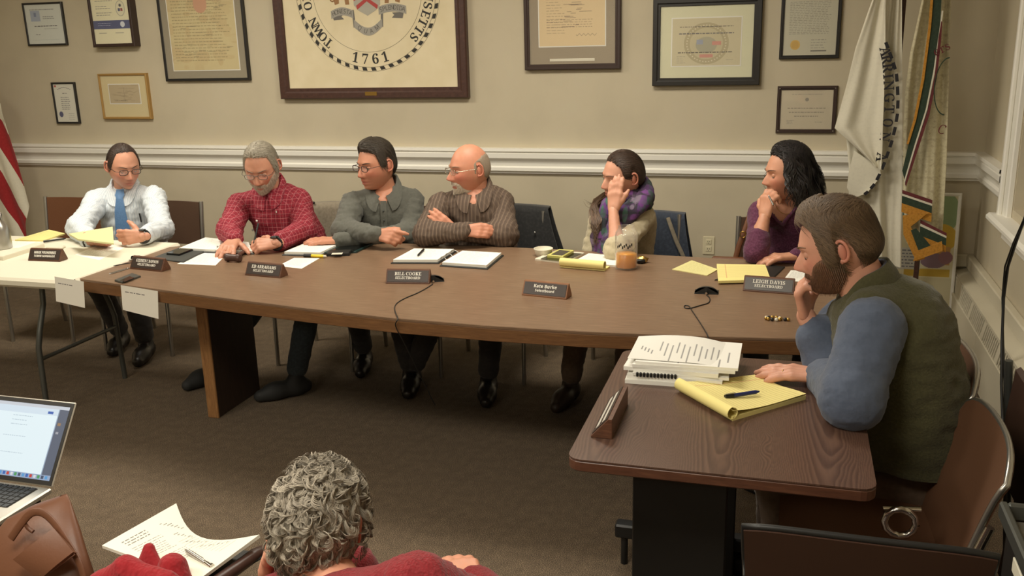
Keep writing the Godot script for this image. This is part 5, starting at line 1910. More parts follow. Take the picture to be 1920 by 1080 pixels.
	single("printed_card", mb, print_mat(text_page(rgb8(222, 214, 150), rgb8(180, 174, 120), 12)), "pale yellow printed sheet lying askew by the legal pad", "paper")
	mb = MB.new()
	slab(mb, [Vector3(-0.2721, 0.7450, -3.8436), Vector3(-0.0404, 0.7450, -3.8971), Vector3(0.0087, 0.7450, -4.1222), Vector3(-0.0643, 0.7450, -4.1485)], T, 0.006)
	single("black_folder", mb, M.black_leatherette, "black folder under the yellow legal pad", "folder")
	t = thing("legal_pad", "yellow legal pad lying flat on a black folder", "notepad", Vector3(-0.1631, 0.7460, -4.0083))
	mb = MB.new()
	paper_block(mb, lift([Vector3(-0.2532, 0.7600, -3.7892), Vector3(-0.0465, 0.7600, -3.8510), Vector3(-0.0750, 0.7600, -4.0995), Vector3(-0.2818, 0.7600, -4.0762)], T + 0.016), 0.01)
	obj("pages", mb, page_mat(4), t, true)
	mb = MB.new()
	paper_block(mb, lift([Vector3(-0.2526, 0.7600, -3.7806), Vector3(-0.0452, 0.7600, -3.8425), Vector3(-0.0472, 0.7600, -3.8821), Vector3(-0.2558, 0.7600, -3.8242)], T + 0.0166), 0.0106)
	obj("binding_strip", mb, M.yellow_paper, t, true)
	sheet_of_paper("white sheet between the grey nameplate and the vest man's hand", [Vector3(0.0027, 0.7400, -3.8936), Vector3(0.0959, 0.7400, -3.8897), Vector3(0.1264, 0.7400, -4.0775), Vector3(0.0338, 0.7400, -4.0791)], T, 0.001, 3)
	table_mic("black table microphone beside the grey nameplate with its cord looped", Vector3(-0.2885, 0.7400, -3.6544), 0.05, [Vector3(-0.2845, 0.7420, -3.6076), Vector3(-0.2677, 0.7420, -3.5560), Vector3(-0.2686, 0.7420, -3.4949), Vector3(-0.2969, 0.7420, -3.4520), Vector3(-0.3286, 0.7420, -3.4090), Vector3(-0.3489, 0.7420, -3.4122), Vector3(-0.3520, 0.7420, -3.4408), Vector3(-0.3355, 0.7420, -3.4368), Vector3(-0.3173, 0.7420, -3.3756), Vector3(-0.2939, 0.7420, -3.2972), Vector3(-0.2716, 0.7420, -3.2223), Vector3(-0.2494, 0.7430, -3.1414), Vector3(-0.2358, 0.7410, -3.0898), Vector3(-0.222, 0.69, -3.082), Vector3(-0.2, 0.5, -3.12)])
	# gold trinket: a short chain of beads
	t = thing("bead_bracelet", "small gold and white beaded bracelet near the table edge", "bracelet", Vector3(-0.0237, 0.7400, -3.3263))
	for k in 13:
		var a := TAU * k / 11.0
		var p := Vector3(cos(a) * 0.026, 0.006, sin(a) * 0.014)
		if k > 10:
			p = Vector3(0.03 + (k - 10) * 0.011, 0.006, 0.004)
		mb = MB.new()
		mb.ball(p, Vector3.ONE * 0.0068, 6, 8)
		obj("bead", mb, [M.brass, M.brass, M.white_plastic, M.black_plastic][k % 4], t)
	# papers taped to the edge of the table
	taped("white printed sheet taped to the corner where both tables meet", [Vector3(-3.1105, 0.7694, -3.2550), Vector3(-2.9572, 0.7537, -3.2550), Vector3(-2.9716, 0.6314, -3.2550), Vector3(-3.1235, 0.6536, -3.2550)])
	taped("white printed sheet taped to the long table's front edge", [Vector3(-2.7696, 0.7457, -3.2620), Vector3(-2.5665, 0.7343, -3.2420), Vector3(-2.5809, 0.6090, -3.2420), Vector3(-2.7768, 0.6323, -3.2620)])


func taped(label: String, c: Array) -> void:
	var im := canvas(110, 88, rgb8(236, 232, 220))
	type_lines(im, 12, 20, 60, 1, 8, rgb8(110, 106, 104), 3, 0.1)
	var mb := MB.new()
	var n: Vector3 = (c[1] - c[0]).cross(c[3] - c[0]).normalized()
	var mid: Vector3 = (c[0] + c[1] + c[2] + c[3]) / 4
	if n.z < 0:
		n = -n
	mb.face([c[3], c[2], c[1], c[0]], mid - n, [Vector2(0, 1), Vector2(1, 1), Vector2(1, 0), Vector2(0, 0)])
	var d: Vector3 = -n * 0.0008
	mb.face([c[3] + d, c[2] + d, c[1] + d, c[0] + d], mid + n, [Vector2(0.01, 0.01), Vector2(0.02, 0.01), Vector2(0.02, 0.02), Vector2(0.01, 0.02)])
	single("taped_notice", mb, print_mat(im), label, "notice")


func crumple(mb: MB, at: Vector3, r: Vector3, sd: int) -> void:
	var f := mb.v.size()
	mb.ball(at, r, 8, 10)
	for i in range(f, mb.v.size()):
		var d := mb.v[i] - at
		mb.v[i] = at + d * (1.0 + 0.5 * noise.get_noise_3d(d.x * 60 + sd, d.y * 60, d.z * 60))


func yellow_roll(label: String, a: Vector3, b: Vector3, page: Vector3, y: float) -> Node3D:
	var t := thing("legal_pad", label, "notepad", Vector3((a.x + b.x) / 2, y, (a.z + b.z) / 2))
	var r := 0.019
	var dir := (b - a).normalized()
	var away := Vector3.UP.cross(dir).normalized()
	if away.dot(page) < 0:
		away = -away
	var rows := []
	for i in 26:
		var an := -PI * 0.5 + TAU * 1.25 * i / 25.0
		var rr := r - 0.00012 * i
		var c := Vector3(0, r + 0.006, 0)
		var off := c + away * (cos(an) * rr) + Vector3.UP * sin(an) * rr
		rows.append([Vector3(a.x, y, a.z) + off, Vector3(b.x, y, b.z) + off])
	var mb := MB.new()
	mb.sheet(rows, 0.0015)
	obj("rolled_pages", mb, M.yellow_paper, t, true)
	mb = MB.new()
	var A := Vector3(a.x, y + 0.008, a.z)
	var B := Vector3(b.x, y + 0.008, b.z)
	paper_block(mb, [A, B, B + page, A + page], 0.008)
	obj("pages", mb, page_mat(4), t, true)
	return t


func jar() -> void:
	var at := Vector3(-0.6701, 0.7400, -3.9859)
	var t := thing("glass_bottle", "clear glass bottle with a little orange juice in it", "bottle", at)
	var g := MB.new()
	g.lathe(Vector3.ZERO, [Vector2(0.001, 0), Vector2(0.048, 0.001), Vector2(0.05, 0.006), Vector2(0.05, 0.15), Vector2(0.047, 0.165), Vector2(0.038, 0.178), Vector2(0.034, 0.19), Vector2(0.036, 0.193), Vector2(0.033, 0.193), Vector2(0.031, 0.188), Vector2(0.035, 0.176), Vector2(0.044, 0.163), Vector2(0.0465, 0.15), Vector2(0.0465, 0.008), Vector2(0.001, 0.007)], 32)
	obj("glass", g, M.clear_glass, t)
	var j := mat("orange_juice", rgb8(226, 150, 36), 0.3)
	j.subsurf_scatter_enabled = true
	j.subsurf_scatter_strength = 0.2
	g = MB.new()
	g.lathe(Vector3.ZERO, [Vector2(0.001, 0.0085), Vector2(0.045, 0.0085), Vector2(0.046, 0.068), Vector2(0.001, 0.068)], 32)
	obj("juice", g, j, t)
	g = MB.new()
	for k in 9:
		var a := -PI * 0.5 + (k - 4) * 0.16
		var p := Vector3(cos(a) * 0.0508, 0.105 + 0.006 * (k % 3), -sin(a) * 0.0508)
		g.box(p, Vector3(0.006, 0.012, 0.0006), 0.0, Basis(Vector3.UP, a + PI / 2))
	obj("printed_mark", g, M.black_leatherette, t)


func desk_things() -> void:
	# paper stack: several sheaves, slightly turned
	var t := thing("paper_stack", "tall stack of printed papers and a spiral report on the desk", "papers", Vector3(-0.27, TOP, -2.76))
	var y := TOP
	var turn := [0.03, -0.02, 0.05, -0.04, 0.02, 0.0]
	var th := [0.012, 0.014, 0.008, 0.012, 0.01, 0.008]
	for i in 6:
		var w := 0.28 if i < 4 else 0.3
		var d := 0.235
		var b := Basis(Vector3.UP, turn[i] + 0.0)
		var c := Vector3(-0.3 + 0.01 * (i % 3) + (0.02 if i >= 4 else 0.0), 0, -2.71 - 0.004 * i)
		y += th[i]
		var k := []
		for e in [[-1, 1], [1, 1], [1, -1], [-1, -1]]:
			var p := c + b * Vector3(e[0] * w / 2, 0, e[1] * d / 2)
			p.y = y
			k.append(p)
		var mb := MB.new()
		paper_block(mb, k, th[i])
		var im := canvas(140, 110, rgb8(240, 238, 230))
		if i == 5:
			for q in 9:
				var x0 := 36 + q * 11
				im.fill_rect(Rect2i(x0, 100 - rng.randi_range(20, 70), 2, rng.randi_range(20, 50)), rgb8(150, 148, 146))
			im.fill_rect(Rect2i(12, 60, 2, 30), rgb8(140, 138, 136))
			im.fill_rect(Rect2i(20, 50, 2, 24), rgb8(140, 138, 136))
		obj("sheaf", mb, print_mat(im) if i == 5 else M.paper, t, true)
		if i == 2:
			var co := MB.new()
			for q in 12:
				var u := q / 11.0
				var p: Vector3 = (k[0] as Vector3).lerp(k[1], 0.05 + 0.4 * u)
				co.box(p + Vector3(0, -0.004, 0.003), Vector3(0.007, 0.014, 0.008), 0.002)
			obj("spiral_binding", co, M.black_plastic, t, true)
	# bent top sheet lying over the right side
	var rows := []
	for i in 8:
		var r := []
		for k in 8:
			var u := i / 7.0
			var v := k / 7.0
			r.append(Vector3(-0.435 + 0.29 * v, y + 0.003 + 0.012 * sin(v * PI) * (1 - u) - 0.02 * maxf(0, v - 0.7), -2.84 + 0.215 * u))
		rows.append(r)
	var sh := MB.new()
	sh.sheet(rows, -0.0008)
	for i in sh.t.size():
		if i >= 64:
			sh.t[i] = Vector2(0.01, 0.01)
	var li := canvas(150, 110, rgb8(232, 230, 222))
	for q in 11:
		var x0 := 44 + q * 9
		li.fill_rect(Rect2i(x0, 30 + (q * 7) % 20, 2, 40 + (q * 13) % 34), rgb8(150, 148, 146))
	for q in 4:
		li.fill_rect(Rect2i(14 + q * 6, 50 + q * 6, 2, 16), rgb8(140, 138, 136))
	obj("loose_sheet", sh, print_mat(li), t, true)
	# legal pad with rolled top
	yellow_desk_pad()
	pen("blue ballpoint pen on the yellow pad", Vector3(-0.0459, 0.7650, -2.5440), Vector3(-0.1346, 0.7650, -2.4827), mat("pen_blue", rgb8(38, 46, 96), 0.35), 0.006, M.black_plastic)
	# nameplate facing the room
	var a := Vector3(-0.452, TOP, -2.43)
	var b := Vector3(-0.455, TOP, -2.185)
	var n := thing("nameplate", "walnut nameplate on the desk turned away to the room", "nameplate", (a + b) / 2 + Vector3(0.025, 0, 0))
	var m := MB.new()
	var sec := PackedVector2Array([Vector2(-0.028, 0.0), Vector2(-0.028, 0.005), Vector2(0.018, 0.056), Vector2(0.028, 0.056), Vector2(0.028, 0.0)])
	m.prism(Vector3(0, 0, -0.1225), sec, 0.245, Basis(Vector3(1, 0, 0), Vector3(0, 1, 0), Vector3(0, 0, 1)), 0.0015)
	obj("wooden_block", m, M.walnut_block, n)
	var tilt := atan2(0.051, 0.046)
	var fb := Basis(Vector3(0, 0, 1), tilt) * Basis(Vector3.UP, 0)
	m = MB.new()
	m.box(Vector3(-0.0058, 0.0315, 0), Vector3(0.06, 0.002, 0.235), 0.0006, fb)
	var fo := obj("face_plate", m, M.plate_face, n)
	m = MB.new()
	# the lettering is seen too flat to read: rows of short white strokes
	for row in 2:
		for k in 22:
			m.box(Vector3(-0.0058, 0.0315, -0.1 + k * 0.0095) + fb.x * (0.012 if row == 0 else -0.012) + fb.y * 0.0012, Vector3(0.012, 0.0006, 0.0045), 0.0, fb)
	obj("lettering", m, M.white_print, fo)


func yellow_desk_pad() -> void:
	var p1 := Vector3(-0.2716, 0.7500, -2.5618)
	var p2 := Vector3(-0.1086, 0.7500, -2.3748)
	var p3 := Vector3(0.0807, 0.7450, -2.5744)
	var p4 := Vector3(-0.0646, 0.7450, -2.7065)
	var t := thing("legal_pad", "yellow legal pad with curled pages on the walnut desk", "notepad", Vector3((p1.x + p3.x) / 2, TOP, (p1.z + p3.z) / 2))
	var mb := MB.new()
	paper_block(mb, lift([p1, p2, p3, p4], TOP + 0.012), 0.012)
	# turn the print so that its head lies at the roll
	mb.t[0] = Vector2(0, 0)
	mb.t[1] = Vector2(1, 0)
	mb.t[2] = Vector2(1, 1)
	mb.t[3] = Vector2(0, 1)
	obj("pages", mb, page_mat(4), t, true)
	var away := ((p3 + p4) / 2 - (p1 + p2) / 2)
	away.y = 0
	away = away.normalized()
	var rows := []
	for i in 28:
		var an := PI * 0.5 + TAU * 0.98 * i / 27.0
		var rr := 0.017 - 0.0001 * i
		var off := Vector3(0, 0.022 + 0.012 * 0.0, 0) + away * (cos(an) * rr) + Vector3.UP * sin(an) * rr
		rows.append([Vector3(p1.x, TOP, p1.z) + off, Vector3(p2.x, TOP, p2.z) + off])
	mb = MB.new()
	mb.sheet(rows, 0.0018)
	obj("rolled_pages", mb, M.yellow_paper, t, true)
	# upper page with a lifted corner
	var q := []
	for i in 8:
		var r := []
		for k in 8:
			var u := i / 7.0
			var v := k / 7.0
			var p := (p1 as Vector3).lerp(p2, v).lerp((p4 as Vector3).lerp(p3, v), u)
			p.y = TOP + 0.014 + 0.016 * pow(1 - u, 3) + 0.004 * sin(v * 5 + u * 3) * u
			r.append(p)
		q.append(r)
	mb = MB.new()
	mb.sheet(q, 0.0008)
	for i in mb.t.size():
		mb.t[i] = Vector2(mb.t[i].x, mb.t[i].y)
	obj("top_page", mb, page_mat(4), t, true)


func foreground_things() -> void:
	laptop()
	handbag()
	lap_papers()
	cart()


func laptop() -> void:
	var p := Vector3(-1.873, 0.6, -1.833)
	var t := thing("laptop", "open silver laptop with a bright document on its screen", "laptop", p + Vector3(-0.165, -0.016, 0.1))
	var w := 0.345
	var alu := mat("laptop_aluminium", rgb8(196, 190, 178), 0.35, 0.7)
	var b := MB.new()
	b.box(p + Vector3(-w / 2, -0.008, 0.118), Vector3(w, 0.016, 0.236), 0.004)
	obj("base", b, alu, t, true)
	b = MB.new()
	b.box(p + Vector3(-w / 2, 0.0004, 0.068), Vector3(0.28, 0.001, 0.105))
	var kb := obj("keyboard", b, M.keyboard_and_slot_dark, t, true)
	b = MB.new()
	for r in 6:
		for c in 15:
			b.box(p + Vector3(-w / 2 - 0.128 + c * 0.0183, 0.0016, 0.022 + r * 0.0183), Vector3(0.0152, 0.0016, 0.0152), 0.0005)
	stuff(obj("keys", b, M.black_plastic, kb, true))
	b = MB.new()
	b.box(p + Vector3(-w / 2, 0.0004, 0.178), Vector3(0.1, 0.0008, 0.075))
	obj("trackpad", b, alu, t, true)
	# lid leans back
	var up := Vector3(0, 0.827, -0.562).normalized()
	var n := Vector3.RIGHT.cross(up)
	var bas := Basis(Vector3.RIGHT, up, n)
	var c := p + Vector3(-w / 2, 0.002, 0) + up * 0.117
	b = MB.new()
	b.box(c - n * 0.0035, Vector3(w, 0.234, 0.006), 0.003, bas)
	obj("lid", b, alu, t, true)
	b = MB.new()
	b.box(c, Vector3(w - 0.006, 0.228, 0.0012), 0.0004, bas)
	var bz := obj("bezel", b, M.frame_black, t, true)
	var im := canvas(420, 264, rgb8(150, 166, 186))
	im.fill_rect(Rect2i(0, 0, 420, 12), rgb8(196, 200, 206))
	im.fill_rect(Rect2i(380, 12, 40, 234), rgb8(92, 98, 112))
	im.fill_rect(Rect2i(0, 18, 376, 228), rgb8(222, 236, 240))
	im.fill_rect(Rect2i(0, 12, 376, 24), rgb8(206, 220, 230))
	im.fill_rect(Rect2i(330, 22, 24, 9), rgb8(64, 96, 168))
	type_lines(im, 180, 46, 110, 3, 16, rgb8(170, 186, 196), 2, 0.5)
	type_lines(im, 160, 120, 120, 2, 60, rgb8(176, 190, 200), 2, 0.4)
	im.fill_rect(Rect2i(386, 60, 14, 10), rgb8(150, 120, 90))
	im.fill_rect(Rect2i(388, 92, 12, 8), rgb8(160, 160, 166))
	im.fill_rect(Rect2i(0, 246, 420, 18), rgb8(146, 162, 188))
	for k in 24:
		im.fill_rect(Rect2i(6 + k * 17, 249, 11, 11), [rgb8(60, 100, 170), rgb8(190, 70, 60), rgb8(210, 210, 214), rgb8(80, 150, 90), rgb8(70, 80, 100), rgb8(90, 150, 200)][k % 6])
	var m := StandardMaterial3D.new()
	m.resource_name = "laptop_screen"
	m.albedo_color = Color(0.05, 0.05, 0.05)
	m.roughness = 0.3
	m.emission_enabled = true
	m.emission = Color.BLACK
	m.emission_texture = ImageTexture.create_from_image(im)
	m.emission_energy_multiplier = 1.05
	b = MB.new()
	print_face(b, c + n * 0.0012, w - 0.026, 0.204, bas)
	obj("screen", b, m, bz, true)
	# small stand that carries it
	var s := thing("laptop_stand", "small black stand carrying the open laptop", "stand", Vector3(p.x - 0.17, 0, p.z + 0.12))
	b = MB.new()
	b.box(Vector3(0, 0.574, 0), Vector3(0.3, 0.018, 0.2), 0.004)
	obj("tray", b, M.black_plastic, s)
	b = MB.new()
	b.tube([Vector3(0, 0.0, 0), Vector3(0, 0.57, 0)], 0.018, 10)
	obj("post", b, M.black_plastic, s)
	b = MB.new()
	b.lathe(Vector3.ZERO, [Vector2(0.001, 0), Vector2(0.16, 0), Vector2(0.16, 0.012), Vector2(0.02, 0.03), Vector2(0.001, 0.03)], 20)
	obj("foot", b, M.black_plastic, s)


func handbag() -> void:
	var le := mat("handbag_leather", rgb8(110, 70, 48), 0.45)
	le.heightmap_enabled = true
	le.heightmap_texture = noise_tex(0.1, 128, 128, [], FastNoiseLite.TYPE_CELLULAR, 2)
	le.heightmap_scale = 0.03
	triplanar(le, Vector3.ONE * 10)
	var dk := mat("handbag_piping", rgb8(98, 60, 40), 0.45)
	var t := thing("handbag", "brown leather handbag with flap pocket and strap", "handbag", Vector3(-1.75, 0.46, -1.6))
	# soft body: rows from bottom to top, each a closed ring
	var outline := [[Vector3(-1.9892, 0.2820, -1.6000), Vector3(-1.5185, 0.4087, -1.5600)], [Vector3(-1.9346, 0.4483, -1.6000), Vector3(-1.5321, 0.5376, -1.5700)], [Vector3(-1.8942, 0.5246, -1.6100), Vector3(-1.5719, 0.5780, -1.6000)], [Vector3(-1.8694, 0.5769, -1.6300), Vector3(-1.6088, 0.6204, -1.6300)], [Vector3(-1.8417, 0.6116, -1.6500), Vector3(-1.6457, 0.6469, -1.6600)], [Vector3(-1.7779, 0.6449, -1.6700), Vector3(-1.6694, 0.6654, -1.6800)], [Vector3(-1.7165, 0.6638, -1.7000), Vector3(-1.6940, 0.6711, -1.7000)]]
	var rows := []
	for i in outline.size():
		var a: Vector3 = outline[i][0]
		var b: Vector3 = outline[i][1]
		var th: float = lerpf(0.075, 0.006, pow(i / 6.0, 1.4))
		var r := []
		for k in 24:
			var an := TAU * k / 24.0
			var u := 0.5 + 0.5 * cos(an)
			r.append(b.lerp(a, 1 - u) + Vector3(0, 0, -1) * sin(an) * th)
		rows.append(r)
	var mb := MB.new()
	var first := mb.v.size()
	for r in rows:
		for q in r:
			mb.vert(q)
	for i in rows.size() - 1:
		for k in 24:
			var a := first + i * 24 + k
			var b := first + i * 24 + (k + 1) % 24
			mb.quad(a, b, b + 24, a + 24)
	obj("body", mb, le, t, true)
	# flap pocket on the front
	mb = MB.new()
	var f := [Vector3(-1.7027, 0.5915, -1.5300), Vector3(-1.6281, 0.5548, -1.5250), Vector3(-1.5336, 0.6232, -1.5400), Vector3(-1.6167, 0.6514, -1.5750)]
	var pr := []
	for i in 7:
		var r := []
		for k in 7:
			var u := i / 6.0
			var v := k / 6.0
			r.append((f[0] as Vector3).lerp(f[3], v).lerp((f[1] as Vector3).lerp(f[2], v), u) + Vector3(0, 0, 0.01 * sin(v * PI)))
		pr.append(r)
	mb.sheet(pr, 0.012)
	var pk := obj("flap_pocket", mb, le, t, true)
	mb = MB.new()
	mb.ball(Vector3(-1.6220, 0.5704, -1.5150), Vector3.ONE * 0.004, 6, 8)
	obj("snap", mb, M.brass, pk, true)
	mb = MB.new()
	mb.tube([f[0] + Vector3(0, 0, 0.006), f[1] + Vector3(0, 0, 0.006), f[2] + Vector3(0, 0, 0.006), f[3] + Vector3(0, 0, 0.006), f[0] + Vector3(0, 0, 0.006)], 0.0025, 6, false)
	obj("piping", mb, dk, pk, true)
	mb = MB.new()
	mb.tube(smooth_path([Vector3(-1.7430, 0.6195, -1.5600), Vector3(-1.7171, 0.6546, -1.5700), Vector3(-1.6893, 0.6840, -1.5800), Vector3(-1.6594, 0.6852, -1.5850), Vector3(-1.6223, 0.6620, -1.5800), Vector3(-1.5739, 0.6294, -1.5600), Vector3(-1.5303, 0.5916, -1.5400), Vector3(-1.5152, 0.5441, -1.5300)], 3), 0.01, 8, true, 0.3, Vector3(0, 0, 1))
	obj("strap", mb, le, t, true)
	mb = MB.new()
	mb.tube(smooth_path([Vector3(-1.7134, 0.6651, -1.5750), Vector3(-1.7017, 0.6454, -1.5750), Vector3(-1.6876, 0.6374, -1.5750)], 3), 0.005, 6)
	obj("strap_loop", mb, dk, t, true)
	var be := thing("bench", "low brown bench under the handbag and papers", "bench", Vector3(-1.45, 0, -1.52))
	mb = MB.new()
	mb.box(Vector3(0, 0.43, 0), Vector3(0.78, 0.05, 0.4), 0.015)
	obj("seat", mb, M.vinyl_brown, be)
	for sx in [-1.0, 1.0]:
		for sz in [-1.0, 1.0]:
			mb = MB.new()
			mb.tube([Vector3(sx * 0.34, 0.41, sz * 0.15), Vector3(sx * 0.36, 0, sz * 0.16)], 0.012, 8)
			obj("leg", mb, M.satin_steel, be)


func lap_papers() -> void:
	var a := Vector3(-1.5200, 0.6000, -1.6047)
	var b := Vector3(-1.4578, 0.6150, -1.8051)
	var c := Vector3(-1.1762, 0.6000, -1.7401)
	var d := Vector3(-1.2227, 0.5850, -1.5499)
	var im := canvas(200, 260, rgb8(240, 236, 220))
	type_lines(im, 28, 24, 70, 3, 9, rgb8(120, 116, 108), 3, 0.1)
	type_lines(im, 22, 60, 96, 8, 8, rgb8(150, 146, 138), 2, 0.3)
	type_lines(im, 22, 134, 110, 6, 8, rgb8(166, 160, 150), 2, 0.3)
	for k in 26:
		im.fill_rect(Rect2i(132 + (k * 7) % 44, 30 + k * 7, 6 + (k * 5) % 12, 2), rgb8(120, 116, 110))
	for k in 12:
		im.fill_rect(Rect2i(120, 110 + k * 10, 66, 1), rgb8(160, 154, 146))
	var t := thing("agenda_papers", "sheaf of printed pages with a bent corner lying beside the handbag", "papers", (a + c) / 2 - Vector3(0, 0.02, 0))
	var rows := []
	for i in 15:
		var r := []
		for k in 15:
			var u := i / 14.0
			var v := k / 14.0
			var q := (a as Vector3).lerp(b, u).lerp((d as Vector3).lerp(c, u), v)
			# the sheets sag along the middle of their upper edge
			q.y -= 0.03 * sin(v * PI) * u
			q += Vector3(-0.02, 0, 0.045) * sin(v * PI) * u * u
			r.append(q)
		rows.append(r)
	var mb := MB.new()
	mb.sheet(rows, -0.008)
	for i in mb.t.size():
		mb.t[i] = Vector2(mb.t[i].y, mb.t[i].x) if i >= 225 and i < 450 else Vector2(0.01, 0.01)
	obj("sheets", mb, print_mat(im), t, true)
	var back := MB.new()
	slab(back, [a + Vector3(0.01, 0, 0.01), d + Vector3(0, 0, 0), c + Vector3(0.012, 0, 0.0), b + Vector3(0, 0, 0.05)], 0.552, 0.006)
	obj("clipboard", back, M.black_leatherette, t, true)
	pen("silver click pen lying on the printed pages", Vector3(-1.3189, 0.6020, -1.6441), Vector3(-1.2204, 0.5970, -1.6043), M.satin_steel, 0.006, M.chrome)
	# red fleece hat and scarf bundle
	var fl := cloth("fleece_red", rgb8(150, 26, 34), 60, 0.12, 1.0, 0.2)
	var rd := thing("red_fleece_scarf", "bright red fleece scarf bunched up on the papers", "scarf", Vector3(-1.4108, 0.5600, -1.5873))
	mb = MB.new()
	nets(mb, [[Vector3(-1.4365, 0.5928, -1.4900), Vector3(-1.3752, 0.6224, -1.5100), 0.022, 0.025], [Vector3(-1.3752, 0.6224, -1.5100), Vector3(-1.2655, 0.6162, -1.5000), 0.025, 0.022], [Vector3(-1.4286, 0.5487, -1.4800), Vector3(-1.1883, 0.5820, -1.4800), 0.05, 0.05]], 0.008, 110.0)
	wrinkle(mb, 0.004, 10.0, 1.0)
	obj("bunched_cloth", mb, fl, rd, true)
	mb = MB.new()
	nets(mb, [[Vector3(-1.2838, 0.6175, -1.5500), Vector3(-1.2590, 0.5507, -1.5200), 0.032, 0.044]], 0.007, 110.0)
	wrinkle(mb, 0.003, 12.0, 1.0)
	obj("folded_end", mb, fl, rd, true)
	mb = MB.new()
	nets(mb, [[Vector3(-1.3831, 0.6226, -1.6000), Vector3(-1.3935, 0.5663, -1.5700), 0.008, 0.02], [Vector3(-1.3831, 0.6226, -1.6000), Vector3(-1.3372, 0.5751, -1.5700), 0.008, 0.018], [Vector3(-1.3776, 0.5985, -1.5900), Vector3(-1.3663, 0.5636, -1.5700), 0.012, 0.022]], 0.006, 140.0)
	obj("turned_corner", mb, fl, rd, true)
	var arm_rest := MB.new()
	arm_rest.tube([Vector3(-1.2024, 0.5700, -1.5680), Vector3(-1.1934, 0.5650, -1.6500), Vector3(-1.1870, 0.5600, -1.7267), Vector3(-1.1869, 0.5500, -1.7586)], 0.016, 8)
	single("chair_armrest", arm_rest, M.frame_mahogany, "dark brown armrest beside the printed pages", "armrest")


func cart() -> void:
	var a := Vector3(0.4540, 0.8000, -1.9441)
	var t := thing("equipment_cart", "black equipment cart with a grey rimmed top tray", "cart", Vector3(a.x + 0.2, 0, a.z + 0.18))
	var w := 0.4
	var dd := 0.4
	var b := MB.new()
	b.box(Vector3(0, 0.42, 0.02), Vector3(w - 0.03, 0.66, dd - 0.03), 0.008)
	obj("cabinet", b, M.black_laminate, t)
	b = MB.new()
	for s in [-1.0, 1.0]:
		b.box(Vector3(s * (w / 2 - 0.008), 0.782, 0.02), Vector3(0.016, 0.036, dd), 0.004)
		b.box(Vector3(0, 0.782, 0.02 + s * (dd / 2 - 0.008)), Vector3(w - 0.03, 0.036, 0.016), 0.004)
	obj("tray_rim", b, M.grey_steel, t)
	b = MB.new()
	b.box(Vector3(0, 0.757, 0.02), Vector3(w - 0.03, 0.012, dd - 0.03))
	obj("tray", b, mat("tray_mat", rgb8(120, 116, 106), 0.8), t)
	b = MB.new()
	b.box(Vector3(-w / 2 + 0.013, 0.72, 0.04), Vector3(0.004, 0.03, 0.22), 0.001)
	obj("label_strip", b, M.white_plastic, t)
	for sx in [-1.0, 1.0]:
		for sz in [-1.0, 1.0]:
			b = MB.new()
			b.ball(Vector3(sx * 0.16, 0.045, 0.02 + sz * 0.16), Vector3(0.02, 0.045, 0.045), 8, 12)
			obj("caster", b, M.black_plastic, t)


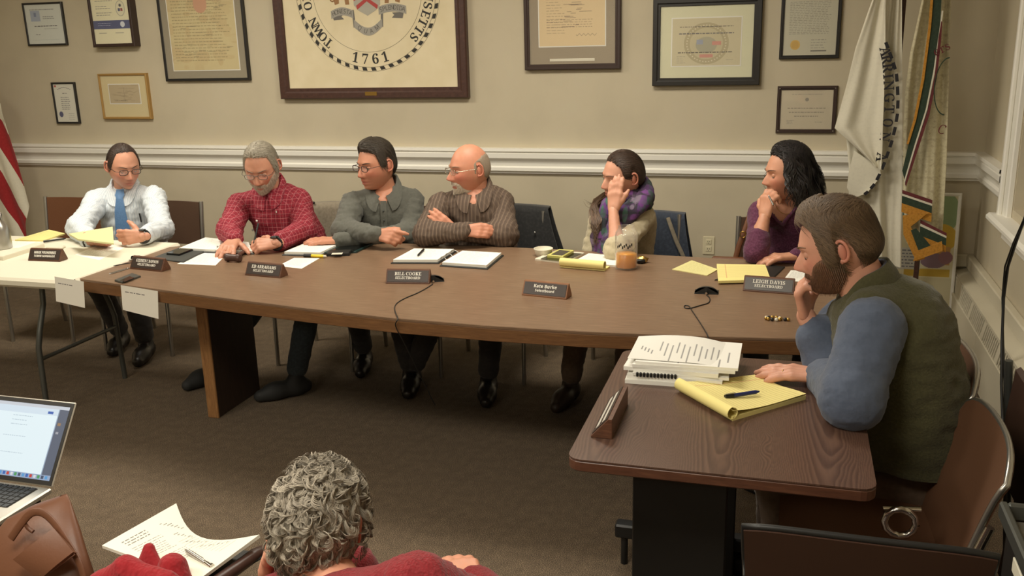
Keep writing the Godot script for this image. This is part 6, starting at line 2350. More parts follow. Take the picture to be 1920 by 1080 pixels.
# ---------------------------------------------------------------- bodies: blended tapered capsules meshed as surface nets
# a bone is [a, b, radius at a, radius at b] and may add [axis, factor]: thinner along that axis by the factor
func nets(mb: MB, bones: Array, cell: float, k: float, floor_y := -9.0) -> void:
	var band := 2.2 * cell + 2.0 / k
	var lo := Vector3.ONE * 1e9
	var hi := -lo
	for b in bones:
		var r: float = maxf(b[2], b[3]) + band + cell
		lo = lo.min((b[0] as Vector3).min(b[1]) - Vector3.ONE * r)
		hi = hi.max((b[0] as Vector3).max(b[1]) + Vector3.ONE * r)
	lo = (lo / cell).floor() * cell
	var nx := int((hi.x - lo.x) / cell) + 2
	var ny := int((hi.y - lo.y) / cell) + 2
	var nz := int((hi.z - lo.z) / cell) + 2
	var sum := PackedFloat32Array()
	sum.resize(nx * ny * nz)
	var mark := PackedByteArray()
	mark.resize(nx * ny * nz)
	var act := PackedInt32Array()
	var sxy := nx * ny
	var reach := 1.8 * cell + 1.6 / k
	for b in bones:
		var a: Vector3 = b[0]
		var e: Vector3 = b[1]
		var ra: float = b[2]
		var rb: float = b[3]
		var ax := Vector3.ZERO
		var fac := 0.0
		if b.size() > 4:
			ax = b[4]
			fac = b[5] - 1.0
		var d := e - a
		var dd := maxf(d.length_squared(), 1e-9)
		var rm := maxf(ra, rb) + band
		var p0 := (((a.min(e) - Vector3.ONE * rm) - lo) / cell).floor()
		var p1 := (((a.max(e) + Vector3.ONE * rm) - lo) / cell).ceil()
		var i0 := maxi(int(p0.x), 0)
		var i1 := mini(int(p1.x), nx - 1)
		var j0 := maxi(int(p0.y), 0)
		var j1 := mini(int(p1.y), ny - 1)
		var k0 := maxi(int(p0.z), 0)
		var k1 := mini(int(p1.z), nz - 1)
		var dr := rb - ra
		for kk in range(k0, k1 + 1):
			for jj in range(j0, j1 + 1):
				var row := kk * sxy + jj * nx
				var q := Vector3(lo.x + i0 * cell, lo.y + jj * cell, lo.z + kk * cell) - a
				for ii in range(i0, i1 + 1):
					var w := q
					if fac != 0.0:
						w += ax * (q.dot(ax) * fac)
					var t := clampf(w.dot(d) / dd, 0.0, 1.0)
					var dist := (w - d * t).length() - ra - dr * t
					q.x += cell
					if dist < band:
						var id := row + ii
						sum[id] += exp(-k * dist)
						if dist < reach and dist > -reach and mark[id] == 0:
							mark[id] = 1
							act.append(id)
	var vid := PackedInt32Array()
	vid.resize(nx * ny * nz)
	vid.fill(-1)
	var corner := PackedInt32Array([0, 1, nx, nx + 1, sxy, sxy + 1, sxy + nx, sxy + nx + 1])
	var edges := PackedInt32Array([0, 1, 2, 3, 4, 5, 6, 7, 0, 2, 1, 3, 4, 6, 5, 7, 0, 4, 1, 5, 2, 6, 3, 7])
	var off := PackedVector3Array([Vector3(0, 0, 0), Vector3(1, 0, 0), Vector3(0, 1, 0), Vector3(1, 1, 0), Vector3(0, 0, 1), Vector3(1, 0, 1), Vector3(0, 1, 1), Vector3(1, 1, 1)])
	var g := PackedFloat32Array()
	g.resize(8)
	# cells touching an active point
	var cells := PackedInt32Array()
	var seen := PackedByteArray()
	seen.resize(nx * ny * nz)
	var last := nx * ny * nz - sxy - nx - 2
	for id in act:
		for c in 8:
			var cc := id - corner[c]
			if cc >= 0 and cc < last and seen[cc] == 0:
				seen[cc] = 1
				cells.append(cc)
	for id in cells:
		var ins := 0
		for c in 8:
			if sum[id + corner[c]] > 1.0:
				ins += 1
		if ins == 0 or ins == 8:
			continue
		for c in 8:
			g[c] = log(maxf(sum[id + corner[c]], 1e-4))
		var p := Vector3.ZERO
		var n := 0
		for e in range(0, 24, 2):
			var u := g[edges[e]]
			var v := g[edges[e + 1]]
			if (u > 0.0) != (v > 0.0):
				p += off[edges[e]].lerp(off[edges[e + 1]], u / (u - v))
				n += 1
		p /= n
		var iz := id / sxy
		var iy := (id - iz * sxy) / nx
		var ix := id - iz * sxy - iy * nx
		var w := lo + (Vector3(ix, iy, iz) + p) * cell
		if w.y < floor_y:
			w.y = floor_y
		vid[id] = mb.vert(w)
	var step := PackedInt32Array([1, nx, sxy])
	for id in cells:
		var a := sum[id] > 1.0
		for ax in 3:
			var nb := id + step[ax]
			if nb >= sum.size() or (sum[nb] > 1.0) == a:
				continue
			var s1 := step[(ax + 1) % 3]
			var s2 := step[(ax + 2) % 3]
			if id - s1 - s2 < 0:
				continue
			var v0 := vid[id]
			var v1 := vid[id - s1]
			var v2 := vid[id - s1 - s2]
			var v3 := vid[id - s2]
			if v0 < 0 or v1 < 0 or v2 < 0 or v3 < 0:
				continue
			if a:
				mb.quad(v0, v1, v2, v3)
			else:
				mb.quad(v0, v3, v2, v1)


# cloth folds: push the surface along its normal
func wrinkle(mb: MB, amp: float, freq: float, sd := 0.0, squash := Vector3.ONE) -> void:
	var n := mb.normals()
	for i in mb.v.size():
		var p := mb.v[i] * freq * squash
		var a := noise.get_noise_3d(p.x + sd, p.y, p.z)
		var b := 1.0 - 2.2 * absf(noise.get_noise_3d(p.x * 0.7 + 31 + sd, p.y * 1.9, p.z * 0.7))
		mb.v[i] += n[i] * amp * (a * 0.8 + b * 0.7)


func shade_noise(mb: MB, c: Color, spread: float, freq: float) -> void:
	for i in mb.v.size():
		var f := 1.0 + spread * noise.get_noise_3dv(mb.v[i] * freq)
		mb.c[i] = Color(c.r * f, c.g * f, c.b * f)


# ---------------------------------------------------------------- hands
# w wrist, d finger direction, n the way the palm faces, a towards the thumb side
func hand_bones(w: Vector3, d: Vector3, n: Vector3, thumb_side: float, curl: Array, s := 1.0, spread := 0.0, thumb := Vector3(0.75, 0.6, 0.25)) -> Array:
	d = d.normalized()
	n = (n - d * n.dot(d)).normalized()
	var a := d.cross(n) * thumb_side
	var o := []
	var kx := [0.031, 0.0105, -0.0105, -0.03]
	var wx := [0.019, 0.007, -0.006, -0.018]
	var kd := [0.088, 0.092, 0.088, 0.079]
	var len := [0.95, 1.06, 1.0, 0.78]
	for i in 4:
		var k: Vector3 = w + (d * kd[i] + a * kx[i]) * s
		o.append([w + (d * 0.008 + a * wx[i]) * s, k, 0.0135 * s, 0.0115 * s])
		var th := 0.0
		var p := k
		var c: float = curl[i]
		var base := (d + a * spread * (1.5 - i)).normalized()
		for j in 3:
			th += c * [0.85, 1.0, 0.75][j]
			var dir := (base * cos(th) + n * sin(th)).normalized()
			var l: float = [0.044, 0.027, 0.021][j] * len[i] * s
			var q := p + dir * l
			o.append([p, q, (0.0096 - j * 0.0008) * s, (0.009 - j * 0.0009) * s])
			p = q
	var tb := w + (d * 0.022 + a * 0.022 + n * 0.006) * s
	var td := (a * thumb.x + d * thumb.y + n * thumb.z).normalized()
	var tc: float = curl[4]
	var p2 := tb
	for j in 3:
		var dir := (td * cos(tc * j) + (n * 0.6 + d * 0.5 - a * 0.6).normalized() * sin(tc * j)).normalized()
		var q: Vector3 = p2 + dir * [0.042, 0.033, 0.026][j] * s
		o.append([p2, q, [0.0145, 0.0115, 0.0102][j] * s, [0.0115, 0.0105, 0.0088][j] * s])
		p2 = q
	# heel of the hand
	o.append([w - d * 0.02 * s, w + d * 0.02 * s, 0.0235 * s, 0.02 * s, n, 1.25])
	return o


# ---------------------------------------------------------------- heads
# face space: x to the wearer's left when it looks along +z, y up, z forward; metres at scale 1
func h_rx(y: float) -> float:
	var b := 0.118
	var u := clampf(absf(y) / b, 0.0, 1.0)
	var r := sqrt(1.0 - u * u) if y > 0 else sqrt(1.0 - pow(u, 2.7))
	var w := 0.0775 * r
	if y < 0:
		w *= 1.0 - 0.26 * smoothstep(-0.01, -0.115, y)
	return w


func h_rz(y: float, front: bool) -> float:
	var u := clampf(absf(y) / 0.118, 0.0, 1.0)
	if front:
		return 0.097 * (sqrt(1.0 - u * u) if y > 0 else sqrt(1.0 - pow(u, 4.5)))
	return 0.103 * (sqrt(1.0 - u * u) if y > 0 else sqrt(1.0 - pow(u, 2.0)) * (1.0 - 0.25 * smoothstep(0.0, -0.1, y)))


func gz(x: float, y: float, cx: float, cy: float, sx: float, sy: float) -> float:
	var a := (x - cx) / sx
	var b := (y - cy) / sy
	return exp(-0.5 * (a * a + b * b))


func h_disp(x: float, y: float, nose := 1.0, heavy := 0.0) -> float:
	var ax := absf(x)
	var d := 0.0
	d += 0.006 * gz(ax, y, 0.028, 0.026, 0.02, 0.008)
	d -= 0.0105 * gz(ax, y, 0.031, 0.004, 0.0135, 0.011)
	d -= 0.004 * gz(ax, y, 0.0, 0.012, 0.008, 0.008)
	# nose
	if y < 0.022 and y > -0.056:
		var v := clampf((0.02 - y) / 0.056, 0.0, 1.0)
		var h := 0.0265 * nose * smoothstep(0.0, 1.0, v) * (1.0 - smoothstep(0.9, 1.22, (0.02 - y) / 0.056))
		var w := lerpf(0.0065, 0.0098, v)
		d += h * exp(-0.5 * pow(x / w, 2.0))
	d += 0.0085 * nose * gz(ax, y, 0.0135, -0.036, 0.0055, 0.006)
	# mouth
	d += 0.0045 * gz(x, y, 0, -0.0605, 0.021, 0.0048)
	d += 0.0055 * gz(x, y, 0, -0.0735, 0.019, 0.005)
	d -= 0.0045 * gz(x, y, 0, -0.067, 0.023, 0.0022)
	d -= 0.005 * gz(x, y, 0, -0.0855, 0.02, 0.006)
	d -= 0.0025 * gz(ax, y, 0.03, -0.06, 0.008, 0.014)
	d += 0.017 * gz(x, y, 0, -0.103, 0.021, 0.015)
	d += (0.004 + heavy) * gz(ax, y, 0.046, -0.022, 0.02, 0.018)
	return d


func h_front(x: float, y: float, nose := 1.0) -> Vector3:
	var rx := maxf(h_rx(y), 0.002)
	var s := clampf(x / rx, -0.99, 0.99)
	var c := sqrt(1.0 - s * s)
	return Vector3(x, y, h_rz(y, true) * c + h_disp(x, y, nose) * smoothstep(0.15, 0.55, c))


func h_point(y: float, az: float, nose := 1.0, heavy := 0.0) -> Vector3:
	var c := cos(az)
	var x := h_rx(y) * sin(az)
	var p := Vector3(x, y, h_rz(y, c > 0) * c)
	if c > 0:
		p.z += h_disp(x, y, nose, heavy) * smoothstep(0.15, 0.55, c)
	return p


func head(mb: MB, xf: Transform3D, look: Dictionary) -> void:
	var skin: Color = look.skin
	var lin := skin.srgb_to_linear()
	var lip := skin.lerp(rgb8(150, 74, 70), 0.5).srgb_to_linear()
	var flush := skin.lerp(rgb8(190, 96, 80), look.get("flush", 0.3)).srgb_to_linear()
	var nose: float = look.get("nose", 1.0)
	var heavy: float = look.get("heavy", 0.0)
	var rows := 76
	var cols := 80
	var first := mb.v.size()
	for i in rows + 1:
		var y := 0.118 * cos(PI * i / rows)
		if i == 0:
			y = 0.1179
		if i == rows:
			y = -0.1179
		for k in cols:
			var s := (k + 0.5) / cols * 2.0 - 1.0
			var az := PI * signf(s) * pow(absf(s), 1.35)
			var p := h_point(y, az, nose, heavy)
			var c := lin
			if p.z > 0.02:
				var f := maxf(gz(absf(p.x), y, 0.046, -0.025, 0.018, 0.018), gz(p.x, y, 0, -0.035, 0.014, 0.012))
				c = c.lerp(flush, f)
				c = c.lerp(lip, clampf(1.3 * gz(p.x, y, 0, -0.0665, 0.017, 0.0075), 0, 1))
			var m := 1.0 + 0.06 * noise.get_noise_3dv(p * 40.0)
			mb.col = Color(c.r * m, c.g * m, c.b * m)
			mb.vert(xf * p)
	for i in rows:
		for k in cols:
			var a := first + i * cols + k
			var b := first + i * cols + (k + 1) % cols
			mb.quad(a, a + cols, b + cols, b)
	mb.col = lin
	# ears
	var flushed := skin.lerp(rgb8(190, 100, 84), 0.35).srgb_to_linear()
	mb.col = flushed
	for sx in [-1.0, 1.0]:
		var cx := 0.0755
		var pts := []
		var rad := []
		for k in 13:
			var an := deg_to_rad(55.0 + 235.0 * k / 12.0)
			var yy := 0.002 + 0.027 * sin(an)
			var zz := -0.012 + 0.0155 * cos(an)
			pts.append(xf * Vector3(sx * (cx + 0.004 + 0.009 * clampf(-cos(an) + 0.2, 0, 1)), yy, zz))
			rad.append(lerpf(0.0038, 0.0052, absf(k - 6.0) / 6.0) * xf.basis.get_scale().x)
		mb.tube(pts, rad, 8)
		mb.ball(xf * Vector3(sx * (cx + 0.004), -0.001, -0.012), Vector3(0.007, 0.022, 0.012) * xf.basis.get_scale().x, 8, 12, xf.basis.orthonormalized())
		mb.ball(xf * Vector3(sx * (cx + 0.004), -0.024, -0.006), Vector3(0.005, 0.0075, 0.006) * xf.basis.get_scale().x, 6, 10, xf.basis.orthonormalized())
	# eyes: lids, the visible slit with iris, lash line
	var gaze: float = look.get("gaze", -0.4)
	var open: float = look.get("open", 0.6)
	var sc := xf.basis.get_scale().x
	for sx in [-1.0, 1.0]:
		var c := Vector3(sx * 0.0315, 0.003, 0.0735)
		mb.col = lin * 0.94
		mb.ball(xf * c, Vector3.ONE * 0.0135 * sc, 10, 14, xf.basis.orthonormalized())
		var dir := Vector3(sx * 0.12, sin(gaze), cos(gaze)).normalized()
		var q := c + dir * 0.0098
		mb.col = rgb8(206, 198, 186).srgb_to_linear()
		mb.ball(xf * q, Vector3(0.0102, 0.0042 * open + 0.0006, 0.0052) * sc, 8, 12, xf.basis.orthonormalized())
		mb.col = rgb8(48, 36, 28).srgb_to_linear()
		mb.ball(xf * (q + dir * 0.0028 + Vector3(look.get("glance", 0.0), 0, 0)), Vector3(0.0042, 0.0038 * open + 0.0004, 0.003) * sc, 6, 10, xf.basis.orthonormalized())
		mb.col = skin.lerp(rgb8(40, 28, 22), 0.75).srgb_to_linear()
		var lash := []
		for k in 7:
			var u := k / 6.0 * 2 - 1
			lash.append(xf * (q + Vector3(u * 0.0105, (0.0042 * open + 0.001) * (1 - u * u * 0.8), 0.0044 - 0.0035 * u * u)))
		mb.tube(lash, 0.0011 * sc, 5)
	# brows
	mb.col = (look.get("brow", rgb8(60, 46, 36)) as Color).srgb_to_linear()
	for sx in [-1.0, 1.0]:
		var pts := []
		for k in 7:
			var u := k / 6.0
			var p := h_front(sx * lerpf(0.012, 0.05, u), 0.0225 + 0.006 * sin(u * PI * 0.8), nose)
			pts.append(xf * (p + Vector3(0, 0, 0.0005)))
		var b: float = look.get("brow_size", 1.0)
		mb.tube(pts, [0.0022 * b * sc, 0.0034 * b * sc, 0.0036 * b * sc, 0.0034 * b * sc, 0.003 * b * sc, 0.0024 * b * sc, 0.001 * b * sc], 6, true, 0.6)
	mb.col = lin


# hairline height for an azimuth measured from the face (0) to the nape (PI)
func hairline(a: float, front: float, temple: float, burn: float, nape: float) -> float:
	if a < 0.5:
		return lerpf(front, lerpf(front, temple, 0.15), a / 0.5)
	if a < 0.95:
		return lerpf(lerpf(front, temple, 0.15), temple, smoothstep(0.5, 0.95, a))
	if a < 1.3:
		return lerpf(temple, burn, smoothstep(0.95, 1.3, a))
	if a < 1.52:
		return burn
	if a < 1.78:
		return lerpf(burn, 0.034, smoothstep(1.52, 1.62, a))
	if a < 2.1:
		return lerpf(0.034, nape * 0.7, smoothstep(1.78, 2.1, a))
	return lerpf(nape * 0.7, nape, smoothstep(2.1, 2.7, a))


# a cap of hair over the head; h: front, temple, burn, nape, thick (top), side, strand, wave
func hair_cap(mb: MB, xf: Transform3D, color: Color, h: Dictionary) -> void:
	var lin := color.srgb_to_linear()
	var rows := 64
	var cols := 112
	var first := mb.v.size()
	var sd: float = h.get("seed", 0.0)
	for i in rows + 1:
		var y := 0.118 * cos(PI * clampf(i / float(rows), 0.012, 0.97))
		for k in cols:
			var s := (k + 0.5) / cols * 2.0 - 1.0
			var az := PI * s
			var a := absf(az)
			var p := h_point(y, az, 0.0)
			var line := hairline(a, h.front, h.temple, h.burn, h.nape)
			line += 0.004 * noise.get_noise_2d(az * 14.0 + sd, 3.0)
			var m := smoothstep(line - 0.003, line + 0.014, y)
			var top := smoothstep(0.02, 0.09, y)
			var th: float = lerpf(h.side, h.thick, top) * (0.35 + 0.65 * smoothstep(line, line + 0.03, y))
			# swept front
			th += h.get("quiff", 0.0) * gz(y, a, 0.085, 0.3, 0.025, 0.5)
			# strands: streaks running back from the forehead and down the sides
			var along: float = p.z * 10.0 if y > 0.07 else y * 10.0
			var across: float = p.x * 1.0 if y > 0.07 else p.z
			var st := noise.get_noise_2d((across + p.x * 0.5) * h.get("strand", 420.0) + sd, along + sd) 
			th += m * h.get("relief", 0.0022) * (st + 0.5 * noise.get_noise_3dv(p * 130.0 + Vector3.ONE * sd))
			th += m * h.get("wave", 0.0) * sin(y * 120.0 + 2.0 * sin(az * 5.0 + sd)) * 0.5
			if h.has("part"):
				th -= 0.006 * exp(-pow((p.x - h.part) / 0.004, 2.0)) * smoothstep(-0.02, 0.02, p.z) * top
			var r := p.length()
			p *= 1.0 + (lerpf(-0.006, th, m)) / r
			var f := 1.0 + 0.22 * st + 0.08 * noise.get_noise_3dv(p * 60.0)
			mb.col = Color(lin.r * f, lin.g * f, lin.b * f)
			if h.has("part"):
				var pm: float = exp(-pow((p.x - h.part) / 0.003, 2.0)) * smoothstep(-0.02, 0.0, p.z) * top
				mb.col = mb.col.lerp((h.get("scalp", color) as Color).srgb_to_linear(), pm)
			mb.vert(xf * p)
	for i in rows:
		for k in cols:
			var a := first + i * cols + k
			var b := first + i * cols + (k + 1) % cols
			mb.quad(a, a + cols, b + cols, b)
	mb.col = lin


func beard(mb: MB, xf: Transform3D, color: Color, kind: String, thick: float) -> void:
	var lin := color.srgb_to_linear()
	var rows := 44
	var cols := 72
	var first := mb.v.size()
	var hairs := []
	for i in rows + 1:
		var y := lerpf(0.012, -0.1172, i / float(rows))
		for k in cols + 1:
			var az := lerpf(-1.75, 1.75, k / float(cols))
			var a := absf(az)
			var p := h_point(y, az)
			var ax := absf(p.x)
			var m := 0.0
			# clean mouth opening
			var mouth := gz(p.x, y, 0, -0.067, 0.019, 0.0075)
			var must := smoothstep(-0.044, -0.051, y) * smoothstep(0.034, 0.026, ax) * smoothstep(-0.064, -0.058, y)
			if kind == "goatee":
				m = maxf(must, smoothstep(-0.074, -0.084, y) * smoothstep(0.036, 0.026, ax))
				m = maxf(m, smoothstep(-0.05, -0.06, y) * gz(ax, 0, 0.03, 0, 0.006, 1.0))
			else:
				var cheek := lerpf(-0.048, 0.0, smoothstep(0.028, 0.078, ax))
				m = smoothstep(cheek, cheek - 0.014, y)
				m = maxf(m, must)
			m *= 1.0 - smoothstep(0.35, 0.75, mouth)
			m *= smoothstep(1.72, 1.55, a)
			var st := noise.get_noise_3d(p.x * 260.0, y * 90.0, p.z * 260.0)
			var r := Vector3(p.x, p.y * 0.6, p.z)
			p += r.normalized() * lerpf(-0.004, thick * (1.0 + 0.25 * st) * (1.0 + 0.5 * smoothstep(-0.08, -0.11, y)), m)
			var f := 1.0 + 0.25 * st
			mb.col = Color(lin.r * f, lin.g * f, lin.b * f)
			mb.vert(xf * p)
			if m > 0.3 and thick > 0.001 and k > 0:
				hairs.append([p, Vector3(p.x, -0.06, p.z * 0.6).normalized()])
	var w := cols + 1
	for i in rows:
		for k in cols:
			var a := first + i * w + k
			mb.quad(a, a + w, a + w + 1, a + 1)
	var g := RandomNumberGenerator.new()
	g.seed = 5
	for h in hairs:
		for q in 2:
			var p: Vector3 = h[0] + Vector3(g.randf_range(-0.002, 0.002), g.randf_range(-0.002, 0.002), 0)
			var d: Vector3 = (h[1] + Vector3(g.randf_range(-0.5, 0.5), g.randf_range(-1.1, -0.3), g.randf_range(-0.2, 0.2))).normalized()
			var l := g.randf_range(0.005, 0.009)
			blade(mb, [xf * (p - d * l * 0.3), xf * (p + d * l * 0.35), xf * (p + d * l)], xf.basis * Vector3(p.x, 0, p.z).normalized(), 0.0006, vary(color, g.randf_range(0.6, 1.5)))
	mb.col = lin


# closes over the body's neck; spectacles in face space
func glasses(parent: Node, xf: Transform3D, frame: Material, half := false, y0 := 0.004) -> void:
	var g := Node3D.new()
	g.name = "glasses"
	parent.add_child(g, true)
	var sc := xf.basis.get_scale().x
	var rim := MB.new()
	for sx in [-1.0, 1.0]:
		var pts := []
		for k in 33:
			var a := TAU * k / 32.0
			var cx := signf(cos(a)) * pow(absf(cos(a)), 0.62)
			var sy := signf(sin(a)) * pow(absf(sin(a)), 0.62)
			pts.append(xf * Vector3(sx * 0.033 + 0.0225 * cx, y0 + 0.0135 * sy, 0.1055 - 0.0025 * absf(cx)))
		rim.tube(pts, (0.0019 if half else 0.0014) * sc, 6, false)
		rim.tube([xf * Vector3(sx * 0.0555, y0 + 0.005, 0.102), xf * Vector3(sx * 0.074, y0 + 0.005, 0.085), xf * Vector3(sx * 0.0815, y0 + 0.006, 0.02), xf * Vector3(sx * 0.082, y0 + 0.004, -0.01)], 0.0014 * sc, 6)
		var lens := MB.new()
		var fan := []
		for k in 16:
			var a := TAU * k / 16.0
			fan.append(xf * Vector3(sx * 0.033 + 0.022 * cos(a), y0 + 0.014 * sin(a), 0.105))
		lens.face(fan, xf * Vector3(0, 0, 0))
		obj("lens", lens, M.clear_glass, g, true)
	rim.tube([xf * Vector3(-0.0108, y0 + 0.004, 0.1055), xf * Vector3(0, y0 + 0.008, 0.108), xf * Vector3(0.0108, y0 + 0.004, 0.1055)], 0.0013 * sc, 6)
	obj("frame", rim, frame, g, true)


# ---------------------------------------------------------------- whole seated people
func face_basis(yaw: float, pitch: float, roll: float, s: float) -> Basis:
	return (Basis(Vector3.UP, deg_to_rad(yaw)) * Basis(Vector3.RIGHT, deg_to_rad(pitch)) * Basis(Vector3.BACK, deg_to_rad(roll))).scaled(Vector3.ONE * s)


func skin_mat(called: String) -> StandardMaterial3D:
	if M.has(called):
		return M[called]
	var m := mat(called, Color(1, 1, 1), 0.5)
	m.vertex_color_use_as_albedo = true
	m.subsurf_scatter_enabled = true
	m.subsurf_scatter_strength = 0.08
	m.heightmap_enabled = true
	m.heightmap_texture = noise_tex(0.2, 128, 128)
	m.heightmap_scale = 0.015
	triplanar(m, Vector3.ONE * 14)
	return m


func hair_mat() -> StandardMaterial3D:
	if M.has("hair"):
		return M.hair
	var m := mat("hair", Color(1, 1, 1), 0.62)
	m.vertex_color_use_as_albedo = true
	return m


# torso bones from pelvis to shoulders; f is the chest's forward direction
func torso(j: Dictionary, grow := 0.0) -> Array:
	var f: Vector3 = j.fwd
	var w: float = j.get("width", 0.17) + grow
	var belly: float = j.get("belly", 0.0)
	var o := []
	o.append([j.pelvis, j.waist, w * 1.02, w * 0.98 + belly * 0.4, f, j.get("flat", 1.35)])
	o.append([j.waist, j.chest, w * 0.98 + belly * 0.4, w * 1.02, f, j.get("flat", 1.35)])
	if belly > 0.0:
		o.append([j.pelvis + f * (0.03 + belly), j.waist + f * (0.02 + belly), w * 0.72, w * 0.66])
	o.append([j.chest, (j.neck as Vector3) - Vector3(0, 0.11, 0), w * 1.0, w * 0.52, f, 1.45])
	var root: Vector3 = j.neck - Vector3(0, 0.095, 0)
	for s in ["shl", "shr"]:
		o.append([root, (j[s] as Vector3).lerp(root, j.get("inset", 0.0) * 1.6), 0.062 + grow, 0.055 + grow, f, 1.1])
	for s in ["shl", "shr"]:
		var q: Vector3 = j[s]
		o.append([(j.neck as Vector3).lerp(q, 0.15) - Vector3(0, 0.04, 0), (j.neck as Vector3).lerp(q, 0.85 - j.get("inset", 0.0)) - Vector3(0, 0.008, 0), 0.045 + grow, 0.046 + grow])
	return o


func arm(sh: Vector3, el: Vector3, wr: Vector3, k := 1.0, stop := 1.0) -> Array:
	return [[sh, el, 0.056 * k, 0.047 * k], [el, el.lerp(wr, stop), 0.047 * k, lerpf(0.047, 0.034, stop) * k]]


func shoe(parent: Node, ankle: Vector3, toe: Vector3, m: Material) -> void:
	var d := toe - ankle
	d.y = 0
	d = d.normalized()
	var a := Vector3(ankle.x, 0.045, ankle.z)
	var mb := MB.new()
	nets(mb, [[a - d * 0.045, a + d * 0.12, 0.036, 0.043], [a + d * 0.1, a + d * 0.19 + Vector3(0, -0.012, 0), 0.043, 0.03], [a, a + Vector3(0, 0.05, 0), 0.042, 0.04]], 0.012, 90.0, 0.004)
	obj("shoe", mb, m, parent, true)


# a folded shirt collar round the neck; c at the back of the neck base, tilted with the neck
func collar(parent: Node, c: Vector3, up: Vector3, fwd: Vector3, r: float, m: Material, open := 0.5, tip := 0.07, called := "collar", stand := 0.038, trunk: MB = null) -> void:
	up = up.normalized()
	fwd = (fwd - up * fwd.dot(up)).normalized()
	var side := up.cross(fwd)
	var rows := []
	var n := 36
	for i in n + 1:
		var u := i / float(n) * 2 - 1
		var a := u * (PI - 0.12 * open)
		var front := smoothstep(0.45, 1.0, absf(u))
		var dirv := -fwd * cos(a) + side * sin(a)
		var rr := r * (1.0 + 0.12 * front)
		var drop := up * (-0.03 * front * (1.0 + open))
		var foot := c + dirv * rr * 1.02 + drop - up * 0.014
		var top := c + dirv * rr * 1.0 + drop + up * (stand * (1.0 - 0.55 * front))
		var fold := c + dirv * (rr + 0.007) + drop + up * (stand * (1.0 - 0.55 * front) + 0.003)
		var lip := c + dirv * (rr + 0.02 + 0.016 * front) + drop - up * (0.014 + tip * front * 0.75) + side * (signf(u) * 0.02 * front * open)
		var half := fold.lerp(lip, 0.5) + dirv * 0.003
		if trunk != null:
			var pd := (fwd * smoothstep(0.0, 1.0, dirv.dot(fwd)) + up * 0.75).normalized()
			var w := on_surface(trunk, lip - pd * 0.03, pd, 0.014)
			if (w - lip).dot(pd) > -0.004:
				lip = lip + pd * ((w - lip).dot(pd) + 0.005)
			w = on_surface(trunk, half - pd * 0.03, pd, 0.014)
			if (w - half).dot(pd) > -0.004:
				half = half + pd * ((w - half).dot(pd) + 0.006)
			w = on_surface(trunk, fold - pd * 0.03, pd, 0.012)
			if (w - fold).dot(pd) > -0.002 and (w - fold).dot(pd) < 0.03:
				fold = fold + pd * ((w - fold).dot(pd) + 0.006)
		rows.append([foot, top, fold, half, lip])
	var mb := MB.new()
	mb.sheet(rows, 0.0022)
	obj(called, mb, m, parent, true)


# the point of a mesh's surface that lies furthest along dir near the line through p
func on_surface(mb: MB, p: Vector3, dir: Vector3, rad := 0.02) -> Vector3:
	var best := -1e9
	var o := p
	for v in mb.v:
		var w := v - p
		var t := w.dot(dir)
		if t > best and (w - dir * t).length_squared() < rad * rad:
			best = t
			o = p + dir * t
	return o


# thin flat strands laid over the hair: roots on the scalp, each step follows the flow field of the style
func fur(mb: MB, xf: Transform3D, color: Color, h: Dictionary, n: int, len: float, width: float) -> void:
	var g := RandomNumberGenerator.new()
	g.seed = int(h.get("seed", 1.0)) + n
	var top_dir: Vector3 = h.get("flow_top", Vector3(0.1, 0, 1))
	var side_dir: Vector3 = h.get("flow_side", Vector3(0, -1, -0.35))
	var steps := 6
	for k in n:
		var y := lerpf(0.117, h.nape, pow((k + g.randf()) / n, 0.9))
		var az := wrapf(k * 2.399963 + g.randf() * 0.3, -PI, PI)
		var line := hairline(absf(az), h.front, h.temple, h.burn, h.nape)
		if y < line + 0.004:
			continue
		var p := h_point(y, az, 0.0)
		var l := len * g.randf_range(0.6, 1.3)
		var wob := g.randf_range(-0.35, 0.35)
		var pts := []
		var outs := []
		for i in steps + 1:
			var a := atan2(p.x / 0.0775, p.z / 0.1)
			var yy := clampf(p.y, -0.112, 0.1165)
			var b := h_point(yy, a, 0.0)
			var t := smoothstep(0.02, 0.09, yy)
			var edge := smoothstep(hairline(absf(a), h.front, h.temple, h.burn, h.nape), hairline(absf(a), h.front, h.temple, h.burn, h.nape) + 0.03, yy)
			var th: float = lerpf(h.side, h.thick, t) * (0.35 + 0.65 * edge) + h.get("quiff", 0.0) * gz(yy, absf(a), 0.085, 0.3, 0.025, 0.5)
			var o := b.normalized()
			pts.append(xf * (b + o * (th + h.get("lift", 0.0015) + 0.001 * g.randf())))
			outs.append(xf.basis * o)
			var d := side_dir.lerp(top_dir, smoothstep(0.045, 0.095, yy))
			d.x *= signf(b.x) if absf(b.x) > 0.01 else 1.0
			d = (d - o * d.dot(o)).normalized()
			d = (d + o.cross(d) * (wob + h.get("curl", 0.0) * sin(i * 1.3 + k))).normalized()
			p = b + d * (l / steps)
		var f := g.randf_range(0.65, 1.5)
		mb.col = vary(color, f)
		var first := mb.v.size()
		for i in steps + 1:
			var d: Vector3 = pts[mini(i + 1, steps)] - pts[maxi(i - 1, 0)]
			var s := d.cross(outs[i]).normalized() * width * (1.0 - 0.75 * i / steps)
			mb.vert(pts[i] - s)
			mb.vert(pts[i] + s)
		for i in steps:
			var a := first + i * 2
			mb.quad(a, a + 1, a + 3, a + 2)


